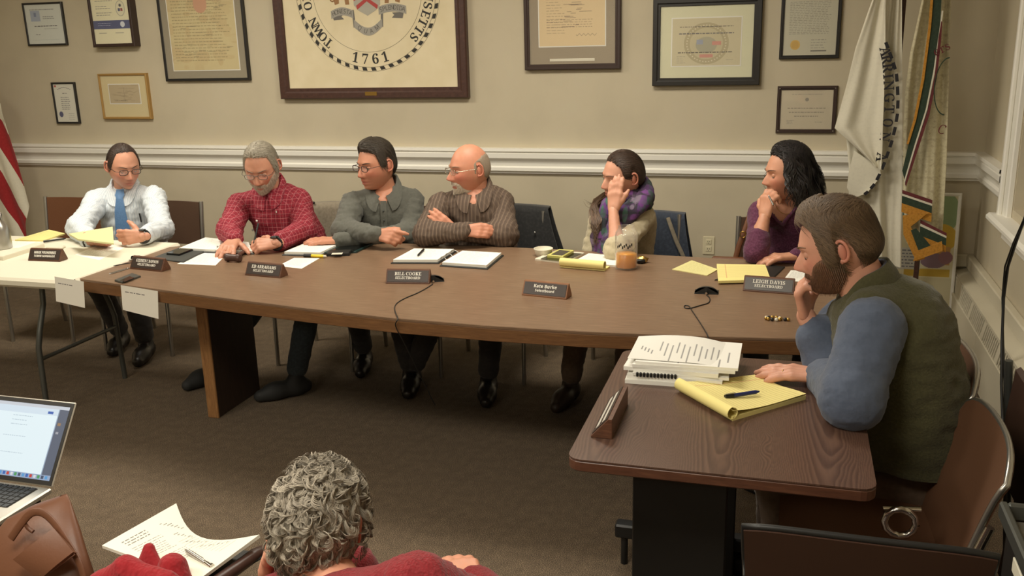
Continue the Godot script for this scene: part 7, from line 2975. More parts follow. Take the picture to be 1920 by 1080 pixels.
func person(label: String, j: Dictionary, o: Dictionary) -> Dictionary:
	var t := thing("person", label, "person", Vector3(j.pelvis.x, 0, j.pelvis.z))
	var yaw := deg_to_rad(j.yaw)
	j.fwd = Vector3(sin(yaw), 0, cos(yaw))
	j.waist = (j.pelvis as Vector3).lerp(j.neck, 0.36) - j.fwd * o.get("slump", 0.01)
	j.chest = (j.pelvis as Vector3).lerp(j.neck, 0.7) - j.fwd * o.get("slump", 0.01)
	for k in ["width", "flat", "belly"]:
		if o.has(k):
			j[k] = o[k]
	var look: Dictionary = o.look
	var lin := (look.skin as Color).srgb_to_linear()
	var xf := Transform3D(face_basis(o.face[0], o.face[1], o.face[2], o.get("size", 1.06)), j.head)
	# --- body
	var body := MB.new()
	body.col = lin
	var hn: Vector3 = j.head + xf.basis * Vector3(0, -0.05, -0.022)
	var nk: float = o.get("neck", 0.054)
	var bones := torso(j, -0.03)
	bones.append([j.neck - Vector3(0, 0.03, 0), hn, nk * 1.08, nk])
	bones.append_array(arm(j.shl, j.ell, j.wrl, o.get("bare", 0.8)))
	bones.append_array(arm(j.shr, j.elr, j.wrr, o.get("bare", 0.8)))
	for s in ["l", "r"]:
		var sd := -0.08 if s == "l" else 0.08
		var hip: Vector3 = j.pelvis + Vector3(cos(yaw) * sd, -0.02, -sin(yaw) * sd)
		bones.append([hip, j["kn" + s], 0.065, 0.045])
		bones.append([j["kn" + s], j["an" + s], 0.045, 0.034])
	nets(body, bones, o.get("cell", 0.011), 55.0)
	for h in o.hands:
		body.col = lin
		nets(body, hand_bones(h[0], h[1], h[2], h[3], h[4], h[5] if h.size() > 5 else 0.95, h[6] if h.size() > 6 else 0.06, h[7] if h.size() > 7 else Vector3(0.75, 0.6, 0.25)), 0.004, 230.0)
	for i in body.v.size():
		var f := 1.0 + 0.07 * noise.get_noise_3dv(body.v[i] * 30.0)
		body.c[i] = Color(lin.r * f, lin.g * f, lin.b * f)
	head(body, xf, look)
	# --- clothing: trunk and sleeves meet at the seams
	var trunk := MB.new()
	var cl := torso(j, o.get("ease", 0.0))
	for b in o.get("more", []):
		cl.append(b)
	var cell: float = o.get("cell", 0.011)
	nets(trunk, cl, cell, 60.0, o.get("hem", -9.0))
	var fold: float = o.get("fold", 0.006)
	wrinkle(trunk, fold, o.get("fold_freq", 7.0), label.length() * 3.1, Vector3(1.2, 0.7, 1))
	wrinkle(trunk, fold * 0.5, 17.0, label.length() * 1.7, Vector3(1.3, 0.6, 1))
	var arms := MB.new()
	for s in ["l", "r"]:
		var am := MB.new()
		nets(am, arm(j["sh" + s], j["el" + s], j["wr" + s], o.get("sleeve", 1.0), o.get("stop_" + s, 0.97)), cell, 60.0)
		wrinkle(am, fold, o.get("fold_freq", 7.0) * 1.4, label.length() * 2.3)
		wrinkle(am, fold * 0.6, 22.0, label.length() * 1.3)
		arms.add(am)
	var r := {"t": t, "j": j, "xf": xf, "body": body, "top": trunk, "arms": arms}
	# --- lower half
	var low := MB.new()
	var leg := [[j.pelvis, j.pelvis + Vector3(0, 0.06, 0), 0.165, 0.16, j.fwd, 1.3]]
	for s in ["l", "r"]:
		var sd := -0.085 if s == "l" else 0.085
		var hip: Vector3 = j.pelvis + Vector3(cos(yaw) * sd, -0.02, -sin(yaw) * sd)
		leg.append([hip, j["kn" + s], 0.085, 0.064])
		leg.append([j["kn" + s], (j["kn" + s] as Vector3).lerp(j["an" + s], 0.9), 0.064, 0.052])
	nets(low, leg, 0.013, 50.0)
	wrinkle(low, 0.005, 8.0, 4.0)
	obj("trousers", low, o.trousers, t, true)
	for s in ["l", "r"]:
		var a: Vector3 = j["an" + s]
		var d: Vector3 = o.get("toe_" + s, j.fwd)
		shoe(t, a, a + d, o.shoes)
	return r


func hairdo(r: Dictionary, color: Color, h: Dictionary, n: int, len: float, width: float) -> void:
	var mb := MB.new()
	hair_cap(mb, r.xf, color, h)
	obj("hair", mb, hair_mat(), r.t, true)
	var st := MB.new()
	fur(st, r.xf, color, h, n, len, width)
	stuff(obj("hair_strands", st, hair_mat(), r.t, true))


func dress(r: Dictionary, m: Material, called := "shirt") -> void:
	obj("body", r.body, skin_mat("skin"), r.t, true)
	var all := MB.new()
	all.add(r.top)
	all.add(r.arms)
	obj(called, all, m, r.t, true)


# moves the triangles of the garment for which the test is true over to the skin (necklines)
func cut_neckline(r: Dictionary, apex: Vector3, up: Vector3, fwd: Vector3, half_width: float, depth: float, skin: Color) -> void:
	var top: MB = r.top
	var body: MB = r.body
	up = (up - fwd * up.dot(fwd)).normalized()
	var side := up.cross(fwd)
	var keep := PackedInt32Array()
	var move := PackedInt32Array()
	for i in range(0, top.ix.size(), 3):
		var c := (top.v[top.ix[i]] + top.v[top.ix[i + 1]] + top.v[top.ix[i + 2]]) / 3 - apex
		var y := c.dot(up)
		var x := absf(c.dot(side))
		var z := c.dot(fwd)
		if y > 0 and z > -0.09 and x < half_width * minf(1.0, y / depth):
			move.append_array(top.ix.slice(i, i + 3))
		else:
			keep.append_array(top.ix.slice(i, i + 3))
	top.ix = keep
	var n := top.normals()
	n.resize(top.v.size())
	var map := {}
	body.col = skin.srgb_to_linear()
	for id in move:
		if not map.has(id):
			map[id] = body.vert(top.v[id] + (Vector3.ZERO - fwd) * 0.004)
		body.ix.append(map[id])


# a thin flat hair: two vertices a step, widest near the root
func blade(mb: MB, pts: Array, out: Vector3, width: float, c: Color) -> void:
	mb.col = c
	var first := mb.v.size()
	var n := pts.size()
	for i in n:
		var d: Vector3 = pts[mini(i + 1, n - 1)] - pts[maxi(i - 1, 0)]
		var s := d.cross(out).normalized() * width * (1.0 - 0.7 * i / (n - 1))
		mb.vert(pts[i] - s)
		mb.vert(pts[i] + s)
	for i in n - 1:
		var a := first + i * 2
		mb.quad(a, a + 1, a + 3, a + 2)


func vary(c: Color, k: float) -> Color:
	var l := c.srgb_to_linear()
	return Color(l.r * k, l.g * k, l.b * k)


func people() -> void:
	man_white()
	man_red()
	man_grey()
	man_bald()
	woman_scarf()
	woman_purple()
	man_vest()
	woman_old()


var navy_trousers: Material
var dark_shoes: Material


func man_white() -> void:
	navy_trousers = cloth("trousers_dark", rgb8(44, 40, 38), 40, 0.1)
	dark_shoes = mat("shoe_black", rgb8(34, 30, 28), 0.35)
	var j := {"yaw": 22, "pelvis": Vector3(-3.6600, 0.5200, -4.5200), "neck": Vector3(-3.6552, 0.9638, -4.4600), "shl": Vector3(-3.7780, 0.9005, -4.3600), "shr": Vector3(-3.4678, 0.9110, -4.4500), "ell": Vector3(-3.6833, 0.8020, -4.0800), "elr": Vector3(-3.2707, 0.7794, -4.2300), "wrl": Vector3(-3.4852, 0.7680, -3.9292), "wrr": Vector3(-3.1841, 0.8000, -3.9639), "head": Vector3(-3.6041, 1.0989, -4.4000), "knl": Vector3(-3.7200, 0.5000, -4.1800), "knr": Vector3(-3.5000, 0.5000, -4.2000), "anl": Vector3(-3.8000, 0.0900, -4.4200), "anr": Vector3(-3.5300, 0.0900, -4.3000)}
	var r := person("seated man in a pale blue shirt and blue tie reading a pad", j, {
		"look": {"skin": rgb8(206, 150, 124), "brow": rgb8(66, 48, 38), "gaze": -0.75, "open": 0.35, "flush": 0.35, "heavy": 0.003},
		"face": [56.0, 16.0, 0.0], "size": 1.05, "width": 0.15, "flat": 1.2, "belly": 0.03, "slump": -0.03, "sleeve": 1.15, "stop_l": 0.9, "stop_r": 0.9, "fold": 0.008,
		"hands": [[j.wrl, Vector3(0.85, -0.02, 0.35), Vector3(0.1, 0.9, -0.4), 1.0, [0.12, 0.12, 0.14, 0.16, 0.1], 0.92], [j.wrr, Vector3(-0.9, -0.02, 0.3), Vector3(-0.3, -0.2, -0.9), -1.0, [0.45, 0.5, 0.55, 0.6, 0.2]]],
		"trousers": navy_trousers, "shoes": dark_shoes})
	var im := canvas(64, 64, rgb8(216, 222, 226))
	for x in range(0, 64, 8):
		im.fill_rect(Rect2i(x, 0, 2, 64), rgb8(178, 190, 202))
	var shirt := pattern("shirt_pale_blue", im, 11.0, 0.85)
	dress(r, shirt)
	var f: Vector3 = r.j.fwd
	var up: Vector3 = Vector3(0.05, 1, 0.12)
	collar(r.t, r.j.neck + Vector3(0.004, 0.012, 0.012), up, f, 0.064, shirt, 0.7, 0.055, "collar", 0.038, r.top)
	# tie
	var tie := cloth("tie_blue", rgb8(84, 122, 166), 80, 0.08, 0.6)
	var mb := MB.new()
	var prof := [[0.0, 0.02], [0.03, 0.026], [0.045, 0.018], [0.05, 0.02], [0.12, 0.03], [0.2, 0.038], [0.27, 0.044]]
	var rows := []
	var a0: Vector3 = r.j.neck + f * 0.078 + Vector3(0, 0.008, 0)
	var down: Vector3 = (Vector3(0, -1, 0) + f * 0.1).normalized()
	var side := Vector3.UP.cross(f)
	for p in prof:
		var c := on_surface(r.top, a0 + down * p[0], f, 0.022) + f * 0.011
		var row := []
		for k in 7:
			var u := k / 6.0 * 2 - 1
			row.append(c + side * u * p[1] + f * 0.007 * (1 - u * u))
		rows.append(row)
	rows.reverse()
	mb.sheet(rows, 0.004)
	obj("tie", mb, tie, r.t, true)
	# pen in the breast pocket, cuffs
	mb = MB.new()
	var pp := on_surface(r.top, Vector3(-3.5270, 0.8136, -4.4000), f, 0.015)
	mb.tube([pp + Vector3(-0.002, 0.02, 0) + f * 0.004, pp + Vector3(0.003, -0.03, 0) + f * 0.004], 0.004, 7)
	obj("pocket_pen", mb, M.black_plastic, r.t, true)
	hairdo(r, rgb8(58, 44, 36), {"front": 0.09, "temple": 0.082, "burn": -0.012, "nape": -0.062, "thick": 0.006, "side": 0.006, "seed": 3.0, "flow_top": Vector3(0.3, 0, -1)}, 2600, 0.024, 0.0009)
	glasses(r.t, r.xf, mat("spectacle_dark", rgb8(50, 38, 32), 0.35), true)
	watch(r.t, j.wrl, j.ell, M.black_plastic)
	watch(r.t, j.wrr, j.elr, M.black_plastic)
	# the pad he is reading
	var c := [Vector3(-3.3926, 0.8262, -3.7400), Vector3(-3.1646, 0.8174, -3.7200), Vector3(-3.2760, 0.8685, -3.8600), Vector3(-3.5718, 0.8180, -3.8800)]
	var t := thing("held_notepad", "pale yellow notepad held open by the man in the tie", "notepad", (c[0] + c[1]) / 2)
	mb = MB.new()
	var n: Vector3 = (c[1] - c[0]).cross(c[3] - c[0]).normalized()
	var mid: Vector3 = (c[0] + c[2]) / 2
	mb.face(c, mid - n, [Vector2(0, 1), Vector2(1, 1), Vector2(1, 0), Vector2(0, 0)])
	var bk := []
	for p in c:
		bk.append(p - n * 0.008)
	mb.face(bk, mid + n)
	for i in 4:
		mb.face([c[i], c[(i + 1) % 4], bk[(i + 1) % 4], bk[i]], mid - n * 0.004)
	obj("pages", mb, mat("pad_lemon", rgb8(216, 212, 158), 0.8), t, true)


func watch(parent: Node, wrist: Vector3, elbow: Vector3, m: Material) -> void:
	var d := (elbow - wrist).normalized()
	var c := wrist - d * 0.002
	var x := d.cross(Vector3.UP).normalized()
	var y := x.cross(d)
	var mb := MB.new()
	var ring := []
	for k in 17:
		var a := TAU * k / 16.0
		ring.append(c + x * cos(a) * 0.033 + y * sin(a) * 0.031)
	mb.tube(ring, 0.009, 6, false, 0.35, d)
	mb.box(c + y * 0.033, Vector3(0.03, 0.008, 0.03), 0.003, Basis(x, y, d))
	obj("watch", mb, m, parent, true)


func man_red() -> void:
	var j := {"yaw": 16, "pelvis": Vector3(-2.5700, 0.5200, -4.5200), "neck": Vector3(-2.6486, 1.0064, -4.3600), "shl": Vector3(-2.7973, 0.9157, -4.2800), "shr": Vector3(-2.5130, 0.9221, -4.4000), "ell": Vector3(-2.7716, 0.8130, -4.1200), "elr": Vector3(-2.4107, 0.7986, -4.2500), "wrl": Vector3(-2.6502, 0.8000, -3.9769), "wrr": Vector3(-2.4178, 0.7900, -3.9754), "head": Vector3(-2.6300, 1.1290, -4.2600), "knl": Vector3(-2.5800, 0.5200, -4.1200), "knr": Vector3(-2.3200, 0.5200, -4.1200), "anl": Vector3(-2.9000, 0.0900, -4.0500), "anr": Vector3(-2.3600, 0.1000, -3.9500)}
	var r := person("seated grey-haired man in a red plaid shirt writing notes", j, {
		"look": {"skin": rgb8(200, 144, 118), "brow": rgb8(120, 104, 90), "gaze": -0.9, "open": 0.25, "flush": 0.3},
		"face": [12.0, 24.0, 0.0], "size": 1.07, "width": 0.155, "flat": 1.2, "belly": 0.045, "slump": -0.04, "stop_r": 0.88, "sleeve": 1.15, "fold": 0.007,
		"hands": [[j.wrl, Vector3(0.18, -0.2, 0.95), Vector3(0, -1, -0.2), 1.0, [0.22, 0.25, 0.25, 0.3, 0.1], 1.05, 0.16], [j.wrr, Vector3(-0.92, -0.05, 0.35), Vector3(-0.35, -0.75, -0.6), -1.0, [0.7, 0.8, 0.9, 0.95, 0.5]]],
		"trousers": cloth("trousers_blue_jeans", rgb8(50, 58, 64), 50, 0.15), "shoes": mat("shoe_charcoal", rgb8(38, 38, 37), 0.75), "toe_r": Vector3(-0.7, 0, 0.7), "toe_l": Vector3(-0.3, 0, 1)})
	var im := canvas(72, 72, rgb8(148, 34, 50))
	for x in range(0, 72, 12):
		im.fill_rect(Rect2i(x + 6, 0, 4, 72), rgb8(124, 24, 42))
	for y in range(0, 72, 12):
		im.fill_rect(Rect2i(0, y + 6, 72, 4), rgb8(124, 24, 42))
	for x in range(0, 72, 18):
		im.fill_rect(Rect2i(x, 0, 1, 72), rgb8(206, 150, 150))
		im.fill_rect(Rect2i(0, x, 72, 1), rgb8(206, 150, 150))
	var shirt := pattern("shirt_red_plaid", im, 10.5, 0.85)
	dress(r, shirt)
	var f: Vector3 = r.j.fwd
	collar(r.t, r.j.neck + Vector3(0.0, 0.012, 0.01), Vector3(0, 1, 0.3), f, 0.066, shirt, 0.6, 0.06, "collar", 0.038, r.top)
	for p in [Vector3(-2.6194, 0.9964, -4.2500), Vector3(-2.6468, 0.9194, -4.2500), Vector3(-2.6805, 0.8441, -4.2500), Vector3(-2.7292, 0.7820, -4.2500)]:
		var b := MB.new()
		var q := on_surface(r.top, p, f, 0.016)
		b.ball(q + f * 0.001, Vector3(0.006, 0.006, 0.003), 6, 10, Basis(Vector3.UP, deg_to_rad(j.yaw)))
		obj("button", b, M.paper, r.t, true)
	var lg := MB.new()
	var lq := on_surface(r.top, Vector3(-2.5641, 0.8932, -4.2500), f, 0.016)
	lg.box(lq + f * 0.001, Vector3(0.006, 0.011, 0.002), 0.001)
	obj("embroidered_mark", lg, M.paper, r.t, true)
	hairdo(r, rgb8(150, 142, 126), {"front": 0.082, "temple": 0.07, "burn": -0.04, "nape": -0.062, "thick": 0.011, "side": 0.006, "quiff": 0.004, "seed": 11.0, "flow_top": Vector3(0.9, 0, -0.3)}, 2600, 0.026, 0.001)
	var hair := MB.new()
	beard(hair, r.xf, rgb8(178, 160, 142), "full", 0.0022)
	obj("beard", hair, hair_mat(), r.t, true)
	glasses(r.t, r.xf, mat("spectacle_grey", rgb8(110, 104, 98), 0.3, 0.6))
	watch(r.t, j.wrr, j.elr, M.black_plastic)
	pen("black pen held by the man in red plaid", Vector3(-2.5294, 0.7805, -3.9500), Vector3(-2.5345, 0.8743, -4.0200), M.black_plastic, 0.0045)


func man_grey() -> void:
	var j := {"yaw": 18, "pelvis": Vector3(-2.0500, 0.5200, -4.5800), "neck": Vector3(-2.0578, 0.9874, -4.5200), "shl": Vector3(-2.1993, 0.9150, -4.4200), "shr": Vector3(-1.9256, 0.9089, -4.5600), "ell": Vector3(-2.1850, 0.8042, -4.2600), "elr": Vector3(-1.8766, 0.7591, -4.4200), "wrl": Vector3(-1.9473, 0.8150, -4.1415), "wrr": Vector3(-2.1660, 0.7750, -4.1508), "head": Vector3(-2.0711, 1.1178, -4.4600), "knl": Vector3(-2.1400, 0.5200, -4.2000), "knr": Vector3(-1.9000, 0.5200, -4.2000), "anl": Vector3(-2.2000, 0.0900, -4.4200), "anr": Vector3(-1.8300, 0.0900, -4.2000)}
	var r := person("seated dark-haired man in a grey polo pullover with folded arms", j, {
		"look": {"skin": rgb8(198, 138, 110), "brow": rgb8(56, 46, 38), "gaze": -0.45, "open": 0.5, "flush": 0.35, "heavy": 0.003},
		"face": [-26.0, 6.0, 0.0], "size": 1.07, "width": 0.155, "belly": 0.02, "sleeve": 1.15, "fold": 0.007, "slump": -0.02, "flat": 1.2,
		"hands": [[j.wrl, Vector3(0.97, -0.05, 0.1), Vector3(0.1, -0.5, -0.8), 1.0, [0.25, 0.75, 0.85, 0.9, 0.12], 0.92, 0.02, Vector3(0.35, 0.9, 0.0)], [j.wrr, Vector3(-1, 0.02, 0.25), Vector3(0, -1, -0.1), -1.0, [0.1, 0.12, 0.12, 0.15, 0.1]]],
		"trousers": navy_trousers, "shoes": dark_shoes})
	var m := cloth("pullover_grey", rgb8(92, 92, 84), 50, 0.07)
	cut_neckline(r, r.j.neck + Vector3(0, -0.085, 0) + r.j.fwd * 0.02, Vector3.UP, r.j.fwd, 0.045, 0.07, rgb8(198, 138, 110))
	dress(r, m, "pullover")
	var f: Vector3 = r.j.fwd
	collar(r.t, r.j.neck + Vector3(0.0, 0.016, 0.005), Vector3(0, 1, 0.15), f, 0.066, m, 1.3, 0.06, "collar", 0.038, r.top)
	# placket with buttons
	var pk := MB.new()
	var rows := []
	var side := Vector3.UP.cross(f)
	for k in 6:
		var c := on_surface(r.top, r.j.neck + f * 0.05 + Vector3(0, -0.05 - 0.03 * k, 0), f, 0.02) + f * 0.003
		rows.append([c + side * 0.016, c, c - side * 0.016])
	for w in rows:
		w.reverse()
	pk.sheet(rows, -0.003)
	obj("placket", pk, m, r.t, true)
	for k in 2:
		var b := MB.new()
		var q := on_surface(r.top, r.j.neck + f * 0.05 + Vector3(0, -0.1 - 0.05 * k, 0), f, 0.016)
		b.ball(q + f * 0.006, Vector3(0.005, 0.005, 0.003), 6, 8)
		obj("button", b, M.grey_folder, r.t, true)
	hairdo(r, rgb8(60, 52, 43), {"front": 0.076, "temple": 0.062, "burn": -0.01, "nape": -0.07, "thick": 0.019, "side": 0.008, "quiff": 0.014, "seed": 21.0, "flow_top": Vector3(0.9, 0, -0.3)}, 2800, 0.03, 0.001)
	glasses(r.t, r.xf, M.spectacle_dark, true)


func man_bald() -> void:
	var j := {"yaw": 14, "pelvis": Vector3(-1.5200, 0.5200, -4.5600), "neck": Vector3(-1.5460, 1.0012, -4.5000), "shl": Vector3(-1.7048, 0.9166, -4.4200), "shr": Vector3(-1.4257, 0.9175, -4.5500), "ell": Vector3(-1.7314, 0.8012, -4.2700), "elr": Vector3(-1.3430, 0.7906, -4.3600), "wrl": Vector3(-1.5177, 0.8300, -4.2321), "wrr": Vector3(-1.5840, 0.8162, -4.2750), "head": Vector3(-1.5545, 1.1031, -4.4600), "knl": Vector3(-1.6200, 0.5200, -4.2000), "knr": Vector3(-1.3600, 0.5200, -4.1800), "anl": Vector3(-1.8200, 0.0900, -4.2000), "anr": Vector3(-1.4000, 0.0900, -4.1800)}
	var r := person("seated bald man with white goatee in a striped brown shirt", j, {
		"look": {"skin": rgb8(206, 142, 114), "brow": rgb8(150, 130, 112), "gaze": -0.2, "open": 0.7, "flush": 0.5, "heavy": 0.003, "nose": 1.1},
		"face": [-46.0, 4.0, 0.0], "size": 1.07, "width": 0.165, "belly": 0.03, "sleeve": 1.2, "fold": 0.007, "slump": -0.02, "flat": 1.2, "neck": 0.06,
		"hands": [[j.wrl, Vector3(0.93, -0.02, -0.3), Vector3(-0.2, -0.5, -0.85), 1.0, [0.25, 0.27, 0.3, 0.3, 0.05], 0.86, 0.0, Vector3(0.2, 1.0, 0.0)], [j.wrr, Vector3(-0.8, 0.58, 0.12), Vector3(-0.15, -0.35, -0.9), -1.0, [0.12, 0.14, 0.16, 0.2, 0.05], 0.86, 0.08, Vector3(0.15, 1.0, 0.0)]],
		"trousers": navy_trousers, "shoes": dark_shoes})
	var im := canvas(64, 64, rgb8(92, 76, 64))
	for x in range(0, 64, 16):
		im.fill_rect(Rect2i(x, 0, 3, 64), rgb8(122, 104, 88))
		im.fill_rect(Rect2i(x + 8, 0, 2, 64), rgb8(72, 58, 50))
	var m := pattern("shirt_brown_stripe", im, 13.0, 0.85)
	cut_neckline(r, r.j.neck + Vector3(0, -0.075, 0) + r.j.fwd * 0.02, Vector3.UP, r.j.fwd, 0.045, 0.07, rgb8(206, 142, 114))
	dress(r, m)
	var f: Vector3 = r.j.fwd
	collar(r.t, r.j.neck + Vector3(0.0, 0.014, 0.0), Vector3(0, 1, 0.15), f, 0.07, m, 1.0, 0.08, "collar", 0.038, r.top)
	var pk := MB.new()
	var rows := []
	var side := Vector3.UP.cross(f)
	for k in 6:
		var c := on_surface(r.top, r.j.neck + f * 0.05 + Vector3(0, -0.06 - 0.028 * k, 0), f, 0.02) + f * 0.002
		rows.append([c - side * 0.014, c, c + side * 0.014])
	pk.sheet(rows, -0.003)
	obj("placket", pk, m, r.t, true)
	var hair := MB.new()
	# close-cropped fringe round the sides and the back
	crop(hair, r.xf, rgb8(150, 134, 116))
	obj("hair", hair, hair_mat(), r.t, true)
	hair = MB.new()
	beard(hair, r.xf, rgb8(206, 194, 176), "goatee", 0.005)
	obj("beard", hair, hair_mat(), r.t, true)
	glasses(r.t, r.xf, mat("spectacle_silver", rgb8(196, 188, 170), 0.2, 0.9))


func crop(mb: MB, xf: Transform3D, color: Color) -> void:
	var lin := color.srgb_to_linear()
	var rows := 40
	var cols := 90
	var first := mb.v.size()
	for i in rows + 1:
		var y := lerpf(0.085, -0.075, i / float(rows))
		for k in cols + 1:
			var az := lerpf(0.85, TAU - 0.85, k / float(cols))
			var a := az if az < PI else TAU - az
			var p := h_point(y, az, 0.0)
			var upper := lerpf(0.045, 0.078, smoothstep(1.2, 2.3, a)) + 0.006 * noise.get_noise_2d(az * 8, 1)
			var lower := hairline(a, 0.03, 0.02, -0.02, -0.062)
			var m := smoothstep(upper, upper - 0.02, y) * smoothstep(lower - 0.003, lower + 0.01, y) * smoothstep(1.25, 1.6, a)
			var st := noise.get_noise_3dv(p * 240.0)
			p *= 1.0 + lerpf(-0.004, 0.0025 + 0.0008 * st, m) / p.length()
			var f := 1.0 + 0.2 * st
			mb.col = Color(lin.r * f, lin.g * f, lin.b * f)
			mb.vert(xf * p)
	var w := cols + 1
	for i in rows:
		for k in cols:
			var a := first + i * w + k
			mb.quad(a, a + w, a + w + 1, a + 1)


func woman_scarf() -> void:
	var j := {"yaw": -8, "pelvis": Vector3(-0.8000, 0.5200, -4.6200), "neck": Vector3(-0.7432, 0.9649, -4.5000), "shl": Vector3(-0.8827, 0.8419, -4.4500), "shr": Vector3(-0.6706, 0.8694, -4.4800), "ell": Vector3(-0.9078, 0.7132, -4.4400), "elr": Vector3(-0.7431, 0.7752, -4.1500), "wrl": Vector3(-0.8200, 0.6200, -4.3000), "wrr": Vector3(-0.7797, 0.9484, -4.2650), "head": Vector3(-0.7705, 1.0796, -4.4700), "knl": Vector3(-0.9200, 0.5200, -4.2000), "knr": Vector3(-0.6800, 0.5200, -4.2000), "anl": Vector3(-0.9800, 0.0900, -4.2000), "anr": Vector3(-0.7200, 0.0900, -4.2500)}
	var skin := rgb8(208, 152, 126)
	var r := person("seated woman with ponytail and purple scarf leaning on her hand", j, {
		"look": {"skin": skin, "brow": rgb8(74, 54, 42), "gaze": -0.3, "open": 0.6, "flush": 0.3, "nose": 0.9, "brow_size": 0.8},
		"face": [-50.0, 8.0, -6.0], "size": 1.03, "width": 0.135, "sleeve": 0.98, "bare": 0.72, "fold": 0.006, "neck": 0.046, "stop_r": 0.12,
		"hands": [[j.wrl, Vector3(0.5, 0, 0.8), Vector3(0, -1, 0), 1.0, [0.3, 0.3, 0.3, 0.3, 0.2], 0.95], [j.wrr, Vector3(0.06, 1.0, -0.22), Vector3(0.25, 0.2, -1), -1.0, [0.06, 0.05, 0.06, 0.08, 0.1], 0.88, 0.03, Vector3(0.5, 0.85, 0.1)]],
		"trousers": cloth("trousers_tan", rgb8(92, 74, 58), 40, 0.1), "shoes": mat("boot_brown", rgb8(54, 42, 32), 0.5)})
	var m := cloth("cardigan_cream", rgb8(190, 178, 148), 50, 0.08)
	dress(r, m, "cardigan")
	# scarf: a thick loop in folds and a hanging panel
	var im := canvas(96, 96, rgb8(58, 50, 62))
	for i in 46:
		var c: Color = [rgb8(92, 50, 112), rgb8(54, 74, 68), rgb8(44, 40, 50), rgb8(112, 66, 128), rgb8(66, 100, 86), rgb8(120, 104, 124)][i % 6]
		oval(im, rng.randi_range(0, 95), rng.randi_range(0, 95), rng.randi_range(4, 12), rng.randi_range(5, 16), c)
	var sm := pattern("scarf_purple", im, 5.0, 0.95)
	var sc := MB.new()
	var f: Vector3 = r.j.fwd
	var side := Vector3.UP.cross(f)
	for lap in 2:
		var pts := []
		var rad := []
		var cc: Vector3 = r.j.neck + Vector3(0, [0.045, 0.02][lap], 0)
		for k in 29:
			var a := TAU * k / 28.0
			var front := 0.5 + 0.5 * cos(a)
			var rr: float = [0.07, 0.085][lap]
			pts.append(cc + f * cos(a) * rr * 0.95 + side * sin(a) * rr + Vector3(0, -[0.04, 0.06][lap] * front + 0.01 * sin(a * 3 + lap), 0))
			rad.append(0.028 + 0.006 * sin(a * 4 + lap * 2))
		sc.tube(pts, rad, 12, false)
	for path in [[Vector3(-0.7570, 1.0235, -4.5800), Vector3(-0.6817, 1.0391, -4.5400), Vector3(-0.6524, 0.9984, -4.4700), Vector3(-0.6819, 0.9455, -4.3800), Vector3(-0.7381, 0.8775, -4.3200), Vector3(-0.7838, 0.8121, -4.2900), Vector3(-0.8057, 0.7243, -4.2700)], [Vector3(-0.7223, 0.9918, -4.5000), Vector3(-0.7039, 0.9638, -4.4200), Vector3(-0.7384, 0.9184, -4.3500), Vector3(-0.7877, 0.8598, -4.3100), Vector3(-0.8096, 0.7850, -4.2900), Vector3(-0.8335, 0.7155, -4.2800)], [Vector3(-0.8082, 0.9691, -4.4200), Vector3(-0.8354, 0.9171, -4.3700), Vector3(-0.8511, 0.8406, -4.3300), Vector3(-0.8603, 0.7656, -4.3100), Vector3(-0.8583, 0.7018, -4.3000)]]:
		var pts := smooth_path(path, 4)
		var rad := []
		for k in pts.size():
			rad.append(0.036 + 0.006 * sin(k * 0.8))
		sc.tube(pts, rad, 12, true, 0.8)
	wrinkle(sc, 0.008, 16.0, 2.0)
	obj("scarf", sc, sm, r.t, true)
	# hair drawn back with a side parting, tail brought forward over the far shoulder
	var hc := rgb8(60, 44, 34)
	hairdo(r, hc, {"front": 0.08, "temple": 0.06, "burn": 0.0, "nape": -0.07, "thick": 0.01, "side": 0.01, "seed": 31.0, "part": 0.014, "scalp": rgb8(120, 92, 74), "relief": 0.0012, "flow_top": Vector3(0.6, 0, -1), "flow_side": Vector3(0, -0.3, -1), "lift": 0.0006}, 2600, 0.06, 0.0011)
	var hair := MB.new()
	var tie: Vector3 = r.xf * Vector3(-0.05, -0.06, -0.075)
	for k in 150:
		var g := RandomNumberGenerator.new()
		g.seed = k + 40
		var e := Vector3(-0.8672, 0.7929, -4.2800) + Vector3(g.randf_range(-0.012, 0.016), g.randf_range(-0.03, 0.07), g.randf_range(-0.015, 0.015))
		if k > 142:
			e = Vector3(-0.9523, 0.9426, -4.4000) + Vector3(0.006 * (k - 143), g.randf_range(-0.02, 0.03), 0)
		var a := tie + Vector3(g.randf_range(-0.02, 0.02), g.randf_range(-0.02, 0.02), g.randf_range(-0.02, 0.02))
		var mid1 := Vector3(-0.8893, 0.9522, -4.4300) + Vector3(g.randf_range(-0.018, 0.016), g.randf_range(-0.02, 0.02), g.randf_range(-0.015, 0.015))
		var mid2 := Vector3(-0.8731, 0.8908, -4.3100) + Vector3(g.randf_range(-0.024, 0.022) + 0.008 * sin(k * 0.7), 0, g.randf_range(-0.02, 0.015))
		var path := [a, mid1, mid2, e] if k <= 142 else [a, mid1, e]
		blade(hair, smooth_path(path, 4), Vector3(0.2, 0.1, 1), 0.0024 if k <= 142 else 0.0012, vary(rgb8(92, 70, 52), g.randf_range(0.55, 1.35)))
	stuff(obj("ponytail", hair, hair_mat(), r.t, true))


